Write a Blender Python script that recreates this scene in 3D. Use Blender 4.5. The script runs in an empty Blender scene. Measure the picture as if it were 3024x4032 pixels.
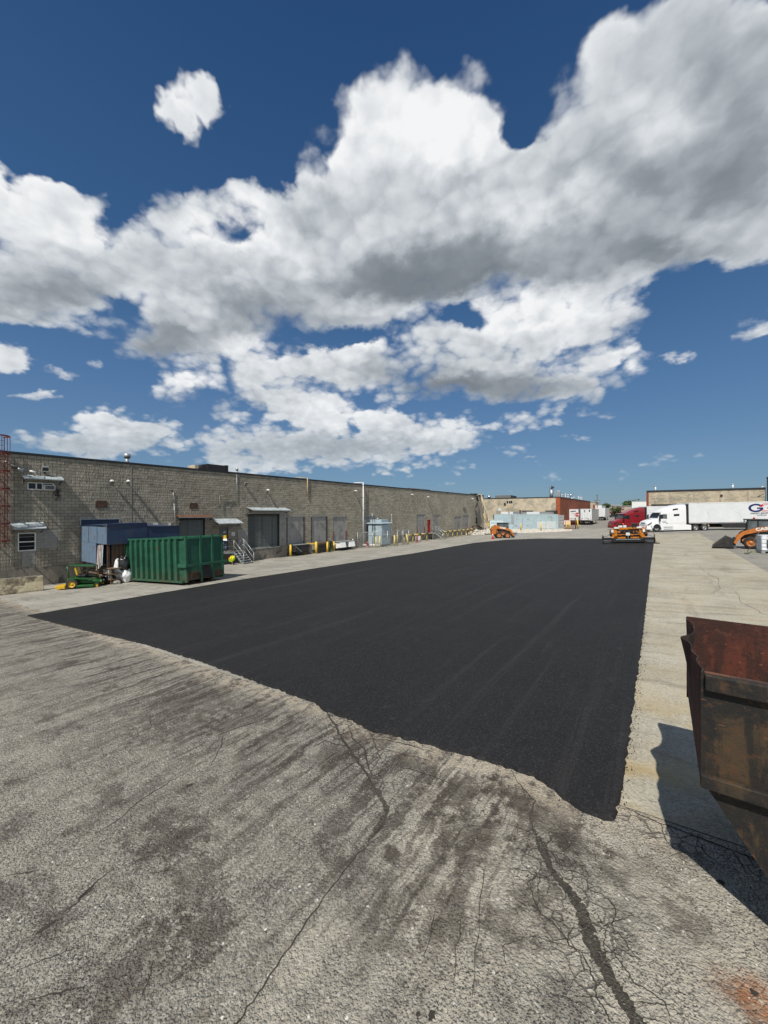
import bpy, bmesh, math, random
from mathutils import Vector, Matrix, Euler
random.seed(11)
R = math.radians
scene = bpy.context.scene
COL = scene.collection

# ------------------------------------------------------------------ camera
CAM_H = 2.9
YAW = R(35.8)
cam_d = bpy.data.cameras.new('camera'); cam = bpy.data.objects.new('camera', cam_d); COL.objects.link(cam)
cam.location = (0, 0, CAM_H); cam.rotation_euler = (R(90), 0, YAW)
cam_d.sensor_fit = 'HORIZONTAL'; cam_d.sensor_width = 36.0; cam_d.lens = 36.0*1514/3024
cam_d.clip_start = 0.05; cam_d.clip_end = 5000
scene.camera = cam
scene.view_settings.view_transform = 'Standard'; scene.view_settings.look = 'None'
scene.view_settings.gamma = 1.0; scene.view_settings.exposure = 0.1
scene.view_settings.use_curve_mapping = False
scene.cycles.max_bounces = 6; scene.cycles.transparent_max_bounces = 12
scene.cycles.use_denoising = True

# ------------------------------------------------------------------ sun and sky
SUN_L = Vector((-0.14, 0.74, -1.0)).normalized()          # direction the light travels
sun_d = bpy.data.lights.new('sun', 'SUN'); sun = bpy.data.objects.new('sun', sun_d); COL.objects.link(sun)
sun_d.energy = 4.6; sun_d.angle = R(0.53); sun_d.color = (1.0, 0.95, 0.87)
sun.rotation_euler = SUN_L.to_track_quat('-Z', 'Y').to_euler(); sun.location = (20, -60, 80)

class NT:
    """small node-tree builder"""
    def __init__(s, tree): s.t = tree; s.n = tree.nodes; s.l = tree.links
    def new(s, typ, **kw):
        n = s.n.new(typ)
        for k, v in kw.items():
            if k.startswith('i_'):
                n.inputs[int(k[2:])].default_value = v
            else: setattr(n, k, v)
        return n
    def put(s, sock, v):
        if isinstance(v, bpy.types.NodeSocket): s.l.new(v, sock)
        elif v is not None: sock.default_value = v
    def math(s, op, a, b=None, c=None, clamp=False):
        n = s.n.new('ShaderNodeMath'); n.operation = op; n.use_clamp = clamp
        s.put(n.inputs[0], a)
        if b is not None: s.put(n.inputs[1], b)
        if c is not None: s.put(n.inputs[2], c)
        return n.outputs[0]
    def vm(s, op, a, b=None, c=None):
        n = s.n.new('ShaderNodeVectorMath'); n.operation = op
        s.put(n.inputs[0], a)
        if b is not None:
            if op == 'SCALE': s.put(n.inputs[3], b)
            else: s.put(n.inputs[1], b)
        if c is not None: s.put(n.inputs[2], c)
        return n.outputs[1] if op in ('LENGTH', 'DISTANCE', 'DOT_PRODUCT') else n.outputs[0]
    def noise(s, vec, scale=5, detail=4, rough=.55, lac=2.0, dist=0, typ='FBM', color=False, norm=True):
        n = s.n.new('ShaderNodeTexNoise'); n.noise_type = typ
        if hasattr(n, 'normalize'): n.normalize = norm
        s.put(n.inputs['Vector'], vec); n.inputs['Scale'].default_value = scale
        n.inputs['Detail'].default_value = detail; n.inputs['Roughness'].default_value = rough
        n.inputs['Lacunarity'].default_value = lac; n.inputs['Distortion'].default_value = dist
        return n.outputs[1] if color else n.outputs[0]
    def vor(s, vec, scale=5, feature='F1', out=0, rand=1.0, smooth=None):
        n = s.n.new('ShaderNodeTexVoronoi'); n.feature = feature
        s.put(n.inputs['Vector'], vec); n.inputs['Scale'].default_value = scale
        n.inputs['Randomness'].default_value = rand
        if smooth is not None and 'Smoothness' in n.inputs: n.inputs['Smoothness'].default_value = smooth
        return n.outputs[out]
    def ramp(s, fac, stops, interp='LINEAR'):
        n = s.n.new('ShaderNodeValToRGB'); cr = n.color_ramp; cr.interpolation = interp
        while len(cr.elements) < len(stops): cr.elements.new(0.5)
        for e, (p, c) in zip(cr.elements, stops):
            e.position = p; e.color = c if len(c) == 4 else (*c, 1)
        s.put(n.inputs[0], fac); return n.outputs[0]
    def step(s, v, a, b):                                   # smooth 0..1 between a and b
        n = s.n.new('ShaderNodeMapRange'); n.interpolation_type = 'SMOOTHSTEP'; n.clamp = True
        s.put(n.inputs[0], v); s.put(n.inputs[1], a); s.put(n.inputs[2], b)
        n.inputs[3].default_value = 0; n.inputs[4].default_value = 1
        return n.outputs[0]
    def mix(s, f, a, b, blend='MIX'):
        n = s.n.new('ShaderNodeMix'); n.data_type = 'RGBA'; n.blend_type = blend; n.clamp_factor = True
        s.put(n.inputs[0], f); s.put(n.inputs[6], a if not (isinstance(a, tuple) and len(a) == 3) else (*a, 1))
        s.put(n.inputs[7], b if not (isinstance(b, tuple) and len(b) == 3) else (*b, 1))
        return n.outputs[2]
    def comb(s, x, y, z):
        n = s.n.new('ShaderNodeCombineXYZ')
        for i, v in enumerate((x, y, z)): s.put(n.inputs[i], v)
        return n.outputs[0]
    def sep(s, v):
        n = s.n.new('ShaderNodeSeparateXYZ'); s.put(n.inputs[0], v); return n.outputs

# clouds: where the cumulus banks stand (azimuth x elevation, as sums of products of curves), broken up by noise below
COVER_A = [(0.0, 0.9699, '0 0 0 0 1 39 146 272 381 453 476 478 415 347 287 311 433 553 634 697 747 779 783 776 772 784 814 851 901 944 948 946 955 978 996 999 998 997 998 995 986 959 928 904 887 844 812 827 869 901 908 890 882 882 870 846 799 753 706 716 751 762 755 661 375 85 0 0 0 0 0 0'), (-0.72, 0.7296, '496 496 496 496 498 550 673 804 903 937 938 946 939 936 971 999 992 947 886 861 875 905 916 893 851 815 774 731 687 625 537 462 418 419 430 418 410 408 410 414 414 388 353 325 314 333 359 391 410 395 394 396 389 356 290 194 107 42 0 12 74 129 189 282 387 460 496 496 496 496 496 496'), (-0.4635, 0.6287, '424 424 424 424 427 501 630 766 894 995 999 930 747 535 382 310 346 396 448 486 493 502 533 553 491 363 242 174 131 87 28 0 9 51 83 68 49 30 17 16 31 35 71 177 323 432 491 548 617 651 693 737 763 771 765 743 742 721 654 689 827 911 969 971 761 487 424 424 424 424 424 424'), (-0.7078, 0.5041, '583 583 583 583 582 561 501 450 507 642 766 926 999 974 900 792 664 584 530 508 498 475 445 449 485 537 578 605 618 636 694 756 805 822 816 816 810 792 757 700 619 508 396 300 220 94 0 4 83 172 239 298 344 384 467 619 810 929 908 932 972 923 843 795 717 604 583 583 583 583 583 583'), (-0.4495, 0.7042, '389 389 389 389 386 320 176 49 53 190 306 400 377 264 85 24 0 45 172 305 428 537 641 715 812 933 999 959 849 729 646 545 422 296 221 218 222 220 210 185 148 121 121 148 192 286 402 464 438 346 320 344 345 291 250 230 287 349 408 443 480 490 552 663 615 453 389 389 389 389 389 389'), (-0.5151, 0.4424, '537 537 537 537 541 594 476 246 77 0 70 325 645 751 703 576 672 843 957 999 931 786 655 608 619 659 637 533 403 275 168 115 118 192 311 413 510 597 670 721 731 690 624 562 538 537 493 489 510 561 538 490 446 446 486 511 505 560 627 632 740 838 814 618 465 508 537 537 537 537 537 537'), (-0.3728, 0.4214, '469 469 469 469 470 503 483 389 287 251 342 542 812 948 969 893 743 488 183 0 17 183 333 413 389 336 324 376 458 542 567 568 558 522 471 417 406 420 431 439 444 447 468 525 630 860 979 902 743 580 492 445 366 198 88 51 108 135 260 313 532 779 993 999 782 564 469 469 469 469 469 469'), (-0.5222, 0.3797, '578 578 578 578 573 582 768 830 633 350 126 0 203 580 929 999 947 795 729 668 585 494 426 446 496 560 635 706 750 807 858 819 742 636 529 487 439 396 357 350 359 316 289 328 404 484 481 482 587 610 654 740 820 858 819 752 721 661 502 553 746 663 621 539 568 601 578 578 578 578 578 578'), (-0.3396, 0.3478, '494 494 494 494 496 563 701 838 938 902 649 291 117 64 127 160 498 837 999 898 666 436 288 162 166 323 538 669 751 763 675 577 507 473 439 410 399 405 426 469 535 590 624 626 630 588 553 508 387 368 306 253 249 85 0 4 204 412 561 650 786 946 928 653 472 463 493 494 494 494 494 494'), (-0.3435, 0.3685, '482 482 482 482 475 393 426 460 461 475 439 443 428 461 555 673 618 562 514 508 484 480 602 845 930 720 443 311 215 239 473 652 717 668 568 466 314 162 73 96 240 429 634 850 999 915 727 496 250 145 24 0 216 440 566 598 581 642 723 775 722 538 319 288 353 434 482 482 482 482 482 482'), (-0.2717, 0.2929, '481 481 481 481 483 572 818 941 999 688 250 27 167 334 495 578 533 428 156 0 58 283 519 723 905 972 869 646 388 168 158 219 284 350 414 477 574 633 684 761 831 794 710 583 427 307 266 281 345 306 271 237 377 632 696 596 425 346 267 327 467 618 687 877 645 476 481 481 481 481 481 481'), (-0.3598, 0.3054, '540 540 540 540 534 574 718 732 583 609 479 336 389 506 837 757 128 0 268 662 926 999 951 748 429 212 226 341 494 650 710 649 563 474 425 465 527 572 621 683 714 608 504 443 444 528 584 660 630 478 335 311 430 535 506 524 507 559 454 489 760 641 502 522 695 640 542 540 540 540 540 540'), (-0.231, 0.2765, '455 455 455 455 461 635 708 603 354 386 506 455 685 644 449 171 295 412 505 558 521 393 299 238 287 393 575 661 606 481 334 293 376 554 684 615 588 576 518 442 410 358 238 158 248 690 943 790 360 141 0 76 400 893 999 596 222 335 585 285 256 508 697 320 150 442 455 455 455 455 455 455'), (-0.2358, 0.1889, '555 555 555 555 530 409 440 451 301 999 707 372 286 413 694 465 427 719 833 660 424 444 534 535 700 842 735 420 56 0 497 748 881 779 564 646 755 824 790 660 511 282 151 147 285 562 631 860 914 891 728 372 263 348 510 624 502 443 415 349 925 818 390 351 565 528 551 555 555 555 555 555'), (-0.2173, 0.1662, '566 566 566 566 569 291 0 70 822 952 317 591 438 302 769 699 902 652 430 415 790 999 622 219 260 428 664 774 583 397 419 579 573 475 536 658 733 711 570 352 271 484 692 806 690 220 374 773 854 586 443 267 448 835 992 562 132 318 688 954 359 430 757 615 994 696 565 566 566 566 566 566')]
COVER_E = [(0.0, 1.4182, '0 0 0 0 0 53 265 352 475 515 482 465 439 395 408 468 606 705 717 718 673 645 673 763 887 976 999 994 965 940 937 943 921 856 780 746 688 609 466 332 189 71 17 1 0 0 0 0 0 0 0 0'), (-0.9124, 0.9001, '503 503 503 503 503 516 676 915 999 912 769 620 631 666 663 594 621 760 853 884 936 942 885 850 767 618 495 388 268 202 213 247 204 94 0 15 78 146 216 278 374 458 493 503 503 503 503 503 503 503 503 503'), (-0.8938, 0.8733, '505 505 505 505 505 433 305 377 204 6 0 71 42 228 384 399 350 290 340 499 684 864 999 984 882 801 772 684 552 480 454 444 449 480 499 463 409 380 427 457 509 552 529 506 505 505 505 505 505 505 505 505'), (-0.8713, 0.6989, '554 554 554 554 554 599 681 828 986 999 838 524 568 462 171 21 0 136 316 350 294 339 599 847 907 808 654 584 519 470 453 438 459 496 533 589 736 851 864 743 576 501 522 553 554 554 554 554 554 554 554 554'), (-0.6562, 0.542, '547 547 547 547 547 623 709 683 619 533 383 515 857 968 861 584 358 289 249 130 51 208 374 575 691 721 882 974 999 946 843 771 728 499 253 230 76 0 103 189 306 469 534 547 547 547 547 547 547 547 547 547'), (-0.6585, 0.5567, '541 541 541 541 541 421 329 498 620 662 713 631 527 563 790 868 758 415 60 0 435 885 999 774 425 304 270 368 504 588 679 793 683 445 315 388 582 804 799 564 464 508 530 541 541 541 541 541 541 541 541 541'), (-0.6699, 0.533, '556 556 556 556 556 545 409 496 743 872 739 629 345 298 428 501 568 578 500 433 481 642 746 656 494 378 411 537 627 608 528 437 538 779 999 970 700 310 0 35 233 441 532 555 556 556 556 556 556 556 556 556'), (-0.5697, 0.5058, '529 529 529 529 529 572 205 285 457 641 542 382 400 770 710 422 456 654 790 672 326 154 458 932 999 586 130 0 265 586 728 791 749 644 539 481 480 400 450 529 642 656 586 532 529 529 529 529 529 529 529 529'), (-0.6071, 0.4001, '602 602 602 602 602 638 768 587 371 284 490 710 999 747 601 429 232 581 873 707 543 737 790 583 534 651 637 429 325 498 669 811 750 562 476 633 867 926 674 152 0 275 503 599 602 602 602 602 602 602 602 602'), (-0.5631, 0.3877, '592 592 592 592 592 570 630 829 806 699 405 0 195 375 624 713 926 999 786 496 406 327 394 588 645 583 597 685 703 662 634 622 507 402 414 539 748 822 817 452 235 284 510 589 592 592 592 592 592 592 592 592'), (-0.4256, 0.3715, '533 533 533 533 533 519 934 354 0 541 811 646 637 405 205 239 684 999 660 204 274 741 683 520 736 672 381 352 776 917 677 366 312 216 412 552 507 532 426 578 717 499 508 533 533 533 533 533 533 533 533 533'), (-0.2673, 0.4478, '373 373 373 373 373 352 477 352 300 251 240 446 770 427 203 379 733 628 287 264 166 114 548 749 473 232 391 408 384 144 0 22 432 999 553 260 48 351 615 507 178 183 317 372 373 373 373 373 373 373 373 373'), (-0.3401, 0.2762, '551 551 551 551 551 665 421 626 811 612 308 221 790 587 222 65 512 840 555 687 480 664 848 524 280 0 604 694 518 570 696 838 824 505 396 678 345 514 548 460 999 529 550 555 551 551 551 551 551 551 551 551'), (-0.2841, 0.2592, '522 522 522 522 522 661 413 714 476 343 509 847 626 331 483 776 774 537 549 568 191 20 732 943 299 546 999 511 204 434 540 619 365 0 643 685 618 714 230 506 725 668 570 518 522 522 522 522 522 522 522 522'), (-0.2242, 0.2805, '444 444 444 444 444 376 297 486 515 474 553 501 345 282 374 396 605 748 292 107 260 708 239 0 596 999 884 237 18 76 362 631 773 646 449 443 215 438 481 107 692 423 527 448 444 444 444 444 444 444 444 444')]
SHADE_A = [(-0.7521, -0.6283, '290 290 290 290 290 296 315 313 316 313 280 224 177 206 303 390 392 290 152 42 0 20 58 94 149 211 249 231 191 163 147 132 116 103 104 164 285 386 422 398 355 320 281 256 278 332 373 400 422 439 454 478 521 566 625 714 789 827 816 895 999 997 889 679 411 293 290 290 290 290 290 290'), (-0.4293, 0.5135, '298 298 298 298 298 299 269 163 56 10 0 48 137 229 297 309 273 232 190 155 136 125 105 100 119 158 220 302 391 473 552 635 712 777 831 867 892 915 938 967 989 999 990 963 911 828 741 673 634 623 617 606 593 568 541 552 581 583 515 458 485 550 577 525 380 298 298 298 298 298 298 298'), (-0.318, 0.4318, '518 518 518 518 518 512 458 368 292 252 243 307 377 378 324 265 199 94 15 0 31 118 211 260 294 343 387 388 360 332 323 370 439 468 430 370 300 228 178 138 96 65 37 28 71 169 285 396 487 558 621 669 700 798 937 999 973 934 935 975 996 944 845 723 581 519 518 518 518 518 518 518'), (-0.3909, 0.4713, '494 494 494 494 494 494 495 509 517 509 482 474 486 514 536 522 493 479 492 524 544 520 445 362 291 234 176 104 40 6 0 26 70 123 166 202 230 252 279 310 352 419 510 618 739 859 950 997 999 967 912 825 720 625 554 494 450 428 378 313 244 253 337 428 483 494 494 494 494 494 494 494'), (-0.4232, 0.2999, '630 630 630 630 630 639 762 941 977 897 823 792 831 889 940 989 999 960 870 691 453 233 85 10 0 28 78 143 222 302 373 437 494 556 611 663 721 773 797 795 772 726 656 570 475 394 338 326 338 350 360 383 418 429 448 528 601 605 613 734 860 883 809 705 633 631 630 630 630 630 630 630'), (-0.4688, 0.2658, '681 681 681 681 681 674 640 671 730 770 842 930 999 962 828 636 383 137 0 59 270 526 705 782 795 796 791 756 692 619 558 488 436 400 391 412 474 575 686 778 864 918 926 886 807 731 676 651 623 586 537 503 491 465 411 389 444 573 628 740 837 836 749 670 658 682 681 681 681 681 681 681'), (-0.4258, 0.3227, '644 644 644 644 644 644 704 741 627 533 577 618 619 564 508 509 479 412 380 389 446 508 551 595 611 603 559 470 392 375 426 604 826 971 999 942 805 651 542 471 417 389 372 376 405 456 527 604 677 734 765 776 751 657 491 260 54 0 78 358 647 741 660 578 625 646 644 644 644 644 644 644'), (-0.2372, 0.3309, '426 426 426 426 426 415 356 262 233 310 420 437 306 105 30 61 195 397 580 731 836 845 777 708 649 550 381 169 22 0 59 110 162 208 263 368 528 659 679 613 545 512 500 496 483 441 373 289 215 155 154 223 346 504 629 593 381 208 199 390 728 985 999 759 507 424 426 426 426 426 426 426'), (-0.2929, 0.2533, '652 652 652 652 652 643 668 778 897 980 999 776 401 97 0 14 136 318 424 473 466 418 355 289 239 222 301 507 725 858 899 779 582 456 440 453 493 536 525 479 467 482 535 612 698 730 695 579 473 421 376 354 379 590 816 873 728 452 201 73 178 420 609 651 663 656 652 652 652 652 652 652')]
SHADE_E = [(-0.9977, -0.6199, '403 403 403 403 403 403 426 507 602 550 371 183 251 425 554 646 708 649 526 451 346 355 464 541 642 861 999 961 820 564 343 265 319 404 392 268 70 0 39 180 357 404 403 403 403 403 403 403 403 403 403 403'), (-0.9279, 0.4698, '679 679 679 679 679 679 701 741 706 631 646 793 874 746 497 352 351 533 684 780 901 941 875 793 572 213 28 0 41 242 490 616 658 646 677 789 967 999 972 879 735 678 679 679 679 679 679 679 679 679 679 679'), (-0.5123, 0.6328, '528 528 528 528 528 528 540 584 635 596 461 351 473 475 455 696 999 860 675 678 710 664 499 267 179 365 422 307 181 116 82 65 192 385 443 304 72 0 72 286 478 524 528 528 528 528 528 528 528 528 528 528'), (-0.5642, 0.778, '431 431 431 431 431 431 427 455 596 655 593 349 169 30 0 130 362 490 365 273 355 698 999 892 424 238 419 505 505 501 578 571 492 431 386 339 272 244 241 260 377 431 431 431 431 431 431 431 431 431 431 431'), (-0.5462, 0.3397, '656 656 656 656 656 656 613 590 811 981 992 765 477 698 988 848 464 204 0 38 371 670 811 863 926 999 952 728 361 69 38 266 492 553 509 464 574 692 756 751 698 657 656 656 656 656 656 656 656 656 656 656'), (-0.495, 0.3642, '598 598 598 598 598 598 541 486 659 767 907 840 909 785 228 0 154 635 999 962 385 126 403 633 774 756 878 709 448 384 416 502 500 521 529 608 564 363 405 507 573 602 598 598 598 598 598 598 598 598 598 598'), (-0.2414, 0.5423, '248 248 248 248 248 248 242 262 215 124 54 111 443 489 191 184 284 285 357 481 805 815 456 407 743 999 563 183 75 359 597 374 125 47 16 0 72 296 419 477 384 252 248 248 248 248 248 248 248 248 248 248'), (-0.3339, 0.3144, '570 570 570 570 570 570 607 758 771 595 463 222 124 25 584 715 531 750 919 605 148 0 208 663 999 564 194 169 448 490 503 677 659 446 80 24 238 616 903 793 598 566 570 570 570 570 570 570 570 570 570 570'), (-0.3517, 0.3541, '467 467 467 467 467 467 419 575 704 374 0 198 761 692 342 395 812 999 543 233 177 373 669 872 912 594 410 497 697 487 260 165 243 384 627 826 882 732 473 367 415 461 467 467 467 467 467 467 467 467 467 467')]
PUFFS = [(-1.416, 0.54, 27.96, 17.82, 0.9), (-1.033, 0.789, 21.92, 40.52, 0.45), (-1.135, 0.749, 19.83, 70.99, 0.42), (-1.102, 0.735, 19.14, 53.08, 0.4), (-0.96, 0.792, 20.71, 63.72, 0.4), (-1.352, 0.212, 27.06, 72.72, 0.62), (-1.337, 0.277, 34.52, 65.91, 0.55), (-1.397, 0.279, 32.37, 35.86, 0.75), (-1.282, 0.289, 36.83, 47.6, 0.5), (-0.1, 0.222, 18.48, 50.44, 0.58), (-0.176, 0.163, 17.07, 78.94, 0.42), (-0.246, 0.117, 24.06, 90.63, 0.42), (0.136, 0.326, 31.64, 58.06, 0.5), (0.028, 0.312, 32.91, 82.47, 0.45), (-1.148, 0.586, 18.46, 27.64, 0.55), (-1.184, 0.532, 23.11, 32.99, 0.6), (-1.258, 0.588, 31.94, 49.61, 0.4), (-0.411, 0.845, 21.76, 48.17, 0.33)]
AZ_RANGE = (-1.62, 0.4)
EL_RANGE = (-0.02, 1.06)

world = bpy.data.worlds.new('World'); scene.world = world; world.use_nodes = True
wn = NT(world.node_tree); bg = world.node_tree.nodes['Background']
sky = wn.new('ShaderNodeTexSky'); sky.sky_type = 'NISHITA'; sky.sun_disc = False
sky.sun_elevation = math.asin(-SUN_L.z); sky.sun_rotation = math.atan2(-SUN_L.x, -SUN_L.y)
sky.air_density = 1.0; sky.dust_density = .25; sky.ozone_density = 4.0

def curve3(nt, u, cols):
    """three curves over u in 0..1 at once; returns a vector"""
    n = nt.n.new('ShaderNodeRGBCurve'); mp = n.mapping; mp.use_clip = True
    for k in range(3):
        cv = mp.curves[k]
        vals = [int(v)/999 for v in cols[k][2].split()] if k < len(cols) else [0, 0]
        m = len(vals)
        while len(cv.points) < m: cv.points.new(.5, .5)
        for i, v in enumerate(vals): cv.points[i].location = (i/(m-1), v)
        for p in cv.points: p.handle_type = 'AUTO_CLAMPED'
    mp.update(); nt.put(n.inputs['Color'], nt.comb(u, u, u)); n.inputs['Fac'].default_value = 1
    lo = [cols[k][0] if k < len(cols) else 0 for k in range(3)]; sc = [cols[k][1]-cols[k][0] if k < len(cols) else 0 for k in range(3)]
    return nt.vm('MULTIPLY_ADD', n.outputs[0], tuple(sc), tuple(lo))
def curve_map(nt, u, v, CA, CE):
    tot = None
    for k in range(0, len(CA), 3):
        d = nt.vm('DOT_PRODUCT', curve3(nt, u, CA[k:k+3]), curve3(nt, v, CE[k:k+3]))
        tot = d if tot is None else nt.math('ADD', tot, d)
    return tot
n = wn
dirn = n.vm('NORMALIZE', n.new('ShaderNodeTexCoord').outputs['Generated'])
zc = n.sep(dirn)[2]; z0 = n.math('MAXIMUM', zc, 0.0)
q = n.vm('SCALE', dirn, n.math('DIVIDE', 1.0, n.math('ADD', z0, .50)))       # features shrink towards the horizon
wob = n.vm('SUBTRACT', n.noise(q, 5.0, 5, .62, color=True), (.5, .5, .5))
dw = n.vm('NORMALIZE', n.vm('ADD', dirn, n.vm('SCALE', wob, n.math('ADD', .09, n.math('MULTIPLY', z0, .14)))))
def azel(d):
    s = n.sep(d); az = n.math('ARCTAN2', s[0], s[1]); el = n.math('ARCSINE', s[2])
    u = n.math('MULTIPLY', n.math('SUBTRACT', az, AZ_RANGE[0]), 1/(AZ_RANGE[1]-AZ_RANGE[0]), clamp=True)
    v = n.math('MULTIPLY', n.math('SUBTRACT', el, EL_RANGE[0]), 1/(EL_RANGE[1]-EL_RANGE[0]), clamp=True)
    return az, el, u, v
az, el, u, v = azel(dw)
cover = curve_map(n, u, v, COVER_A, COVER_E)
p = n.comb(az, el, 0.0)
for (a, e, ia, ie, w) in PUFFS:
    r = n.vm('LENGTH', n.vm('MULTIPLY', n.vm('SUBTRACT', p, (a, e, 0)), (ia, ie, 0)))
    cover = n.math('ADD', cover, n.math('MULTIPLY', n.step(r, 1.5, .2), w*1.05))
shade = curve_map(n, u, v, SHADE_A, SHADE_E)
# beyond the picture the same scattered cumulus goes on
off = n.math('MAXIMUM', n.step(n.math('ABSOLUTE', n.math('SUBTRACT', az, -.61)), .86, 1.0), n.step(el, .95, 1.05))
gen = n.math('MULTIPLY', n.step(n.noise(q, 1.0, 3, .5), .42, .66), 1.1)
mixf = n.new('ShaderNodeMix', data_type='FLOAT'); n.put(mixf.inputs[0], off); n.put(mixf.inputs[2], cover); n.put(mixf.inputs[3], gen); cover = mixf.outputs[0]
mixf = n.new('ShaderNodeMix', data_type='FLOAT'); n.put(mixf.inputs[0], off); n.put(mixf.inputs[2], shade); mixf.inputs[3].default_value = .6; shade = mixf.outputs[0]
def lumps(qq, det):
    f1 = n.noise(qq, 3.9, det, .60); v = None
    for sc, am, wb in ((6.5, .62, .13), (15, .46, .10), (34, .28, .05)):
        d = n.vor(n.vm('ADD', qq, n.vm('SCALE', wob, wb)), sc, 'F1', 0)
        k = n.math('MULTIPLY', n.math('SUBTRACT', .34, n.math('MULTIPLY', d, d)), am); v = k if v is None else n.math('ADD', v, k)
    return n.math('ADD', n.math('MULTIPLY', n.math('SUBTRACT', f1, .5), 1.35), v)
tosun = Vector((-.30, -.22, .93))
T1 = lumps(q, 8); T2 = lumps(n.vm('ADD', q, tuple(.024*tosun)), 7)
D = n.math('ADD', cover, n.math('MULTIPLY', n.math('SUBTRACT', T1, .16), n.math('ADD', .86, n.math('MULTIPLY', n.step(zc, .45, .05), .30))))
soft = n.math('SUBTRACT', 1.0, n.math('MINIMUM', shade, 1.0))
alpha = n.step(D, n.math('SUBTRACT', .28, n.math('MULTIPLY', soft, .12)), n.math('ADD', .66, n.math('MULTIPLY', soft, .26)))
thin = n.step(D, 1.05, .40)
rel = n.math('MULTIPLY', n.math('SUBTRACT', T1, T2), n.math('ADD', .06, n.math('MULTIPLY', shade, .62)))
lit = n.math('ADD', n.math('MULTIPLY', shade, .84), rel)
lit = n.math('ADD', lit, n.math('MULTIPLY', n.math('SUBTRACT', T1, .16), .13))
lit = n.math('ADD', lit, n.math('MULTIPLY', thin, .12))
ccol = n.ramp(lit, [(.0, (.18, .205, .235)), (.18, (.26, .29, .325)), (.40, (.44, .475, .51)), (.62, (.64, .67, .70)), (.90, (.84, .85, .86))])
hz = n.step(zc, .02, .32)
ccol = n.mix(n.math('ADD', .55, n.math('MULTIPLY', hz, .45)), (.42, .49, .56), ccol)
hs = n.new('ShaderNodeHueSaturation'); hs.inputs['Saturation'].default_value = 1.12; n.put(hs.inputs['Color'], sky.outputs[0])
skyc = n.mix(1.0, hs.outputs[0], (.050, .068, .074), 'MULTIPLY')
skyc = n.mix(.72, skyc, n.ramp(zc, [(.0, (.165, .245, .36)), (.10, (.150, .245, .39)), (.28, (.088, .178, .345)), (.50, (.042, .108, .245)), (.80, (.019, .060, .165))]))
fin = n.mix(alpha, skyc, ccol)
n.put(bg.inputs[0], n.vm('SCALE', fin, 10.0)); bg.inputs[1].default_value = .1
world.cycles.sampling_method = 'MANUAL'; world.cycles.sample_map_resolution = 512


# ------------------------------------------------------------------ terrain height
def sstep(a, b, v):
    t = min(1, max(0, (v-a)/(b-a))); return t*t*(3-2*t)
def gz(x, y=0.0):
    if x <= 1: h = .055*x
    elif x <= 11: t = x-1; h = .055 + .055*t - .0022*t*t
    else: h = .055+.55-.22 + .011*(x-11)
    if x < -34: h = .055*-34
    return h*(1-sstep(62, 150, y)) + .45*sstep(105, 200, y)

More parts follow.
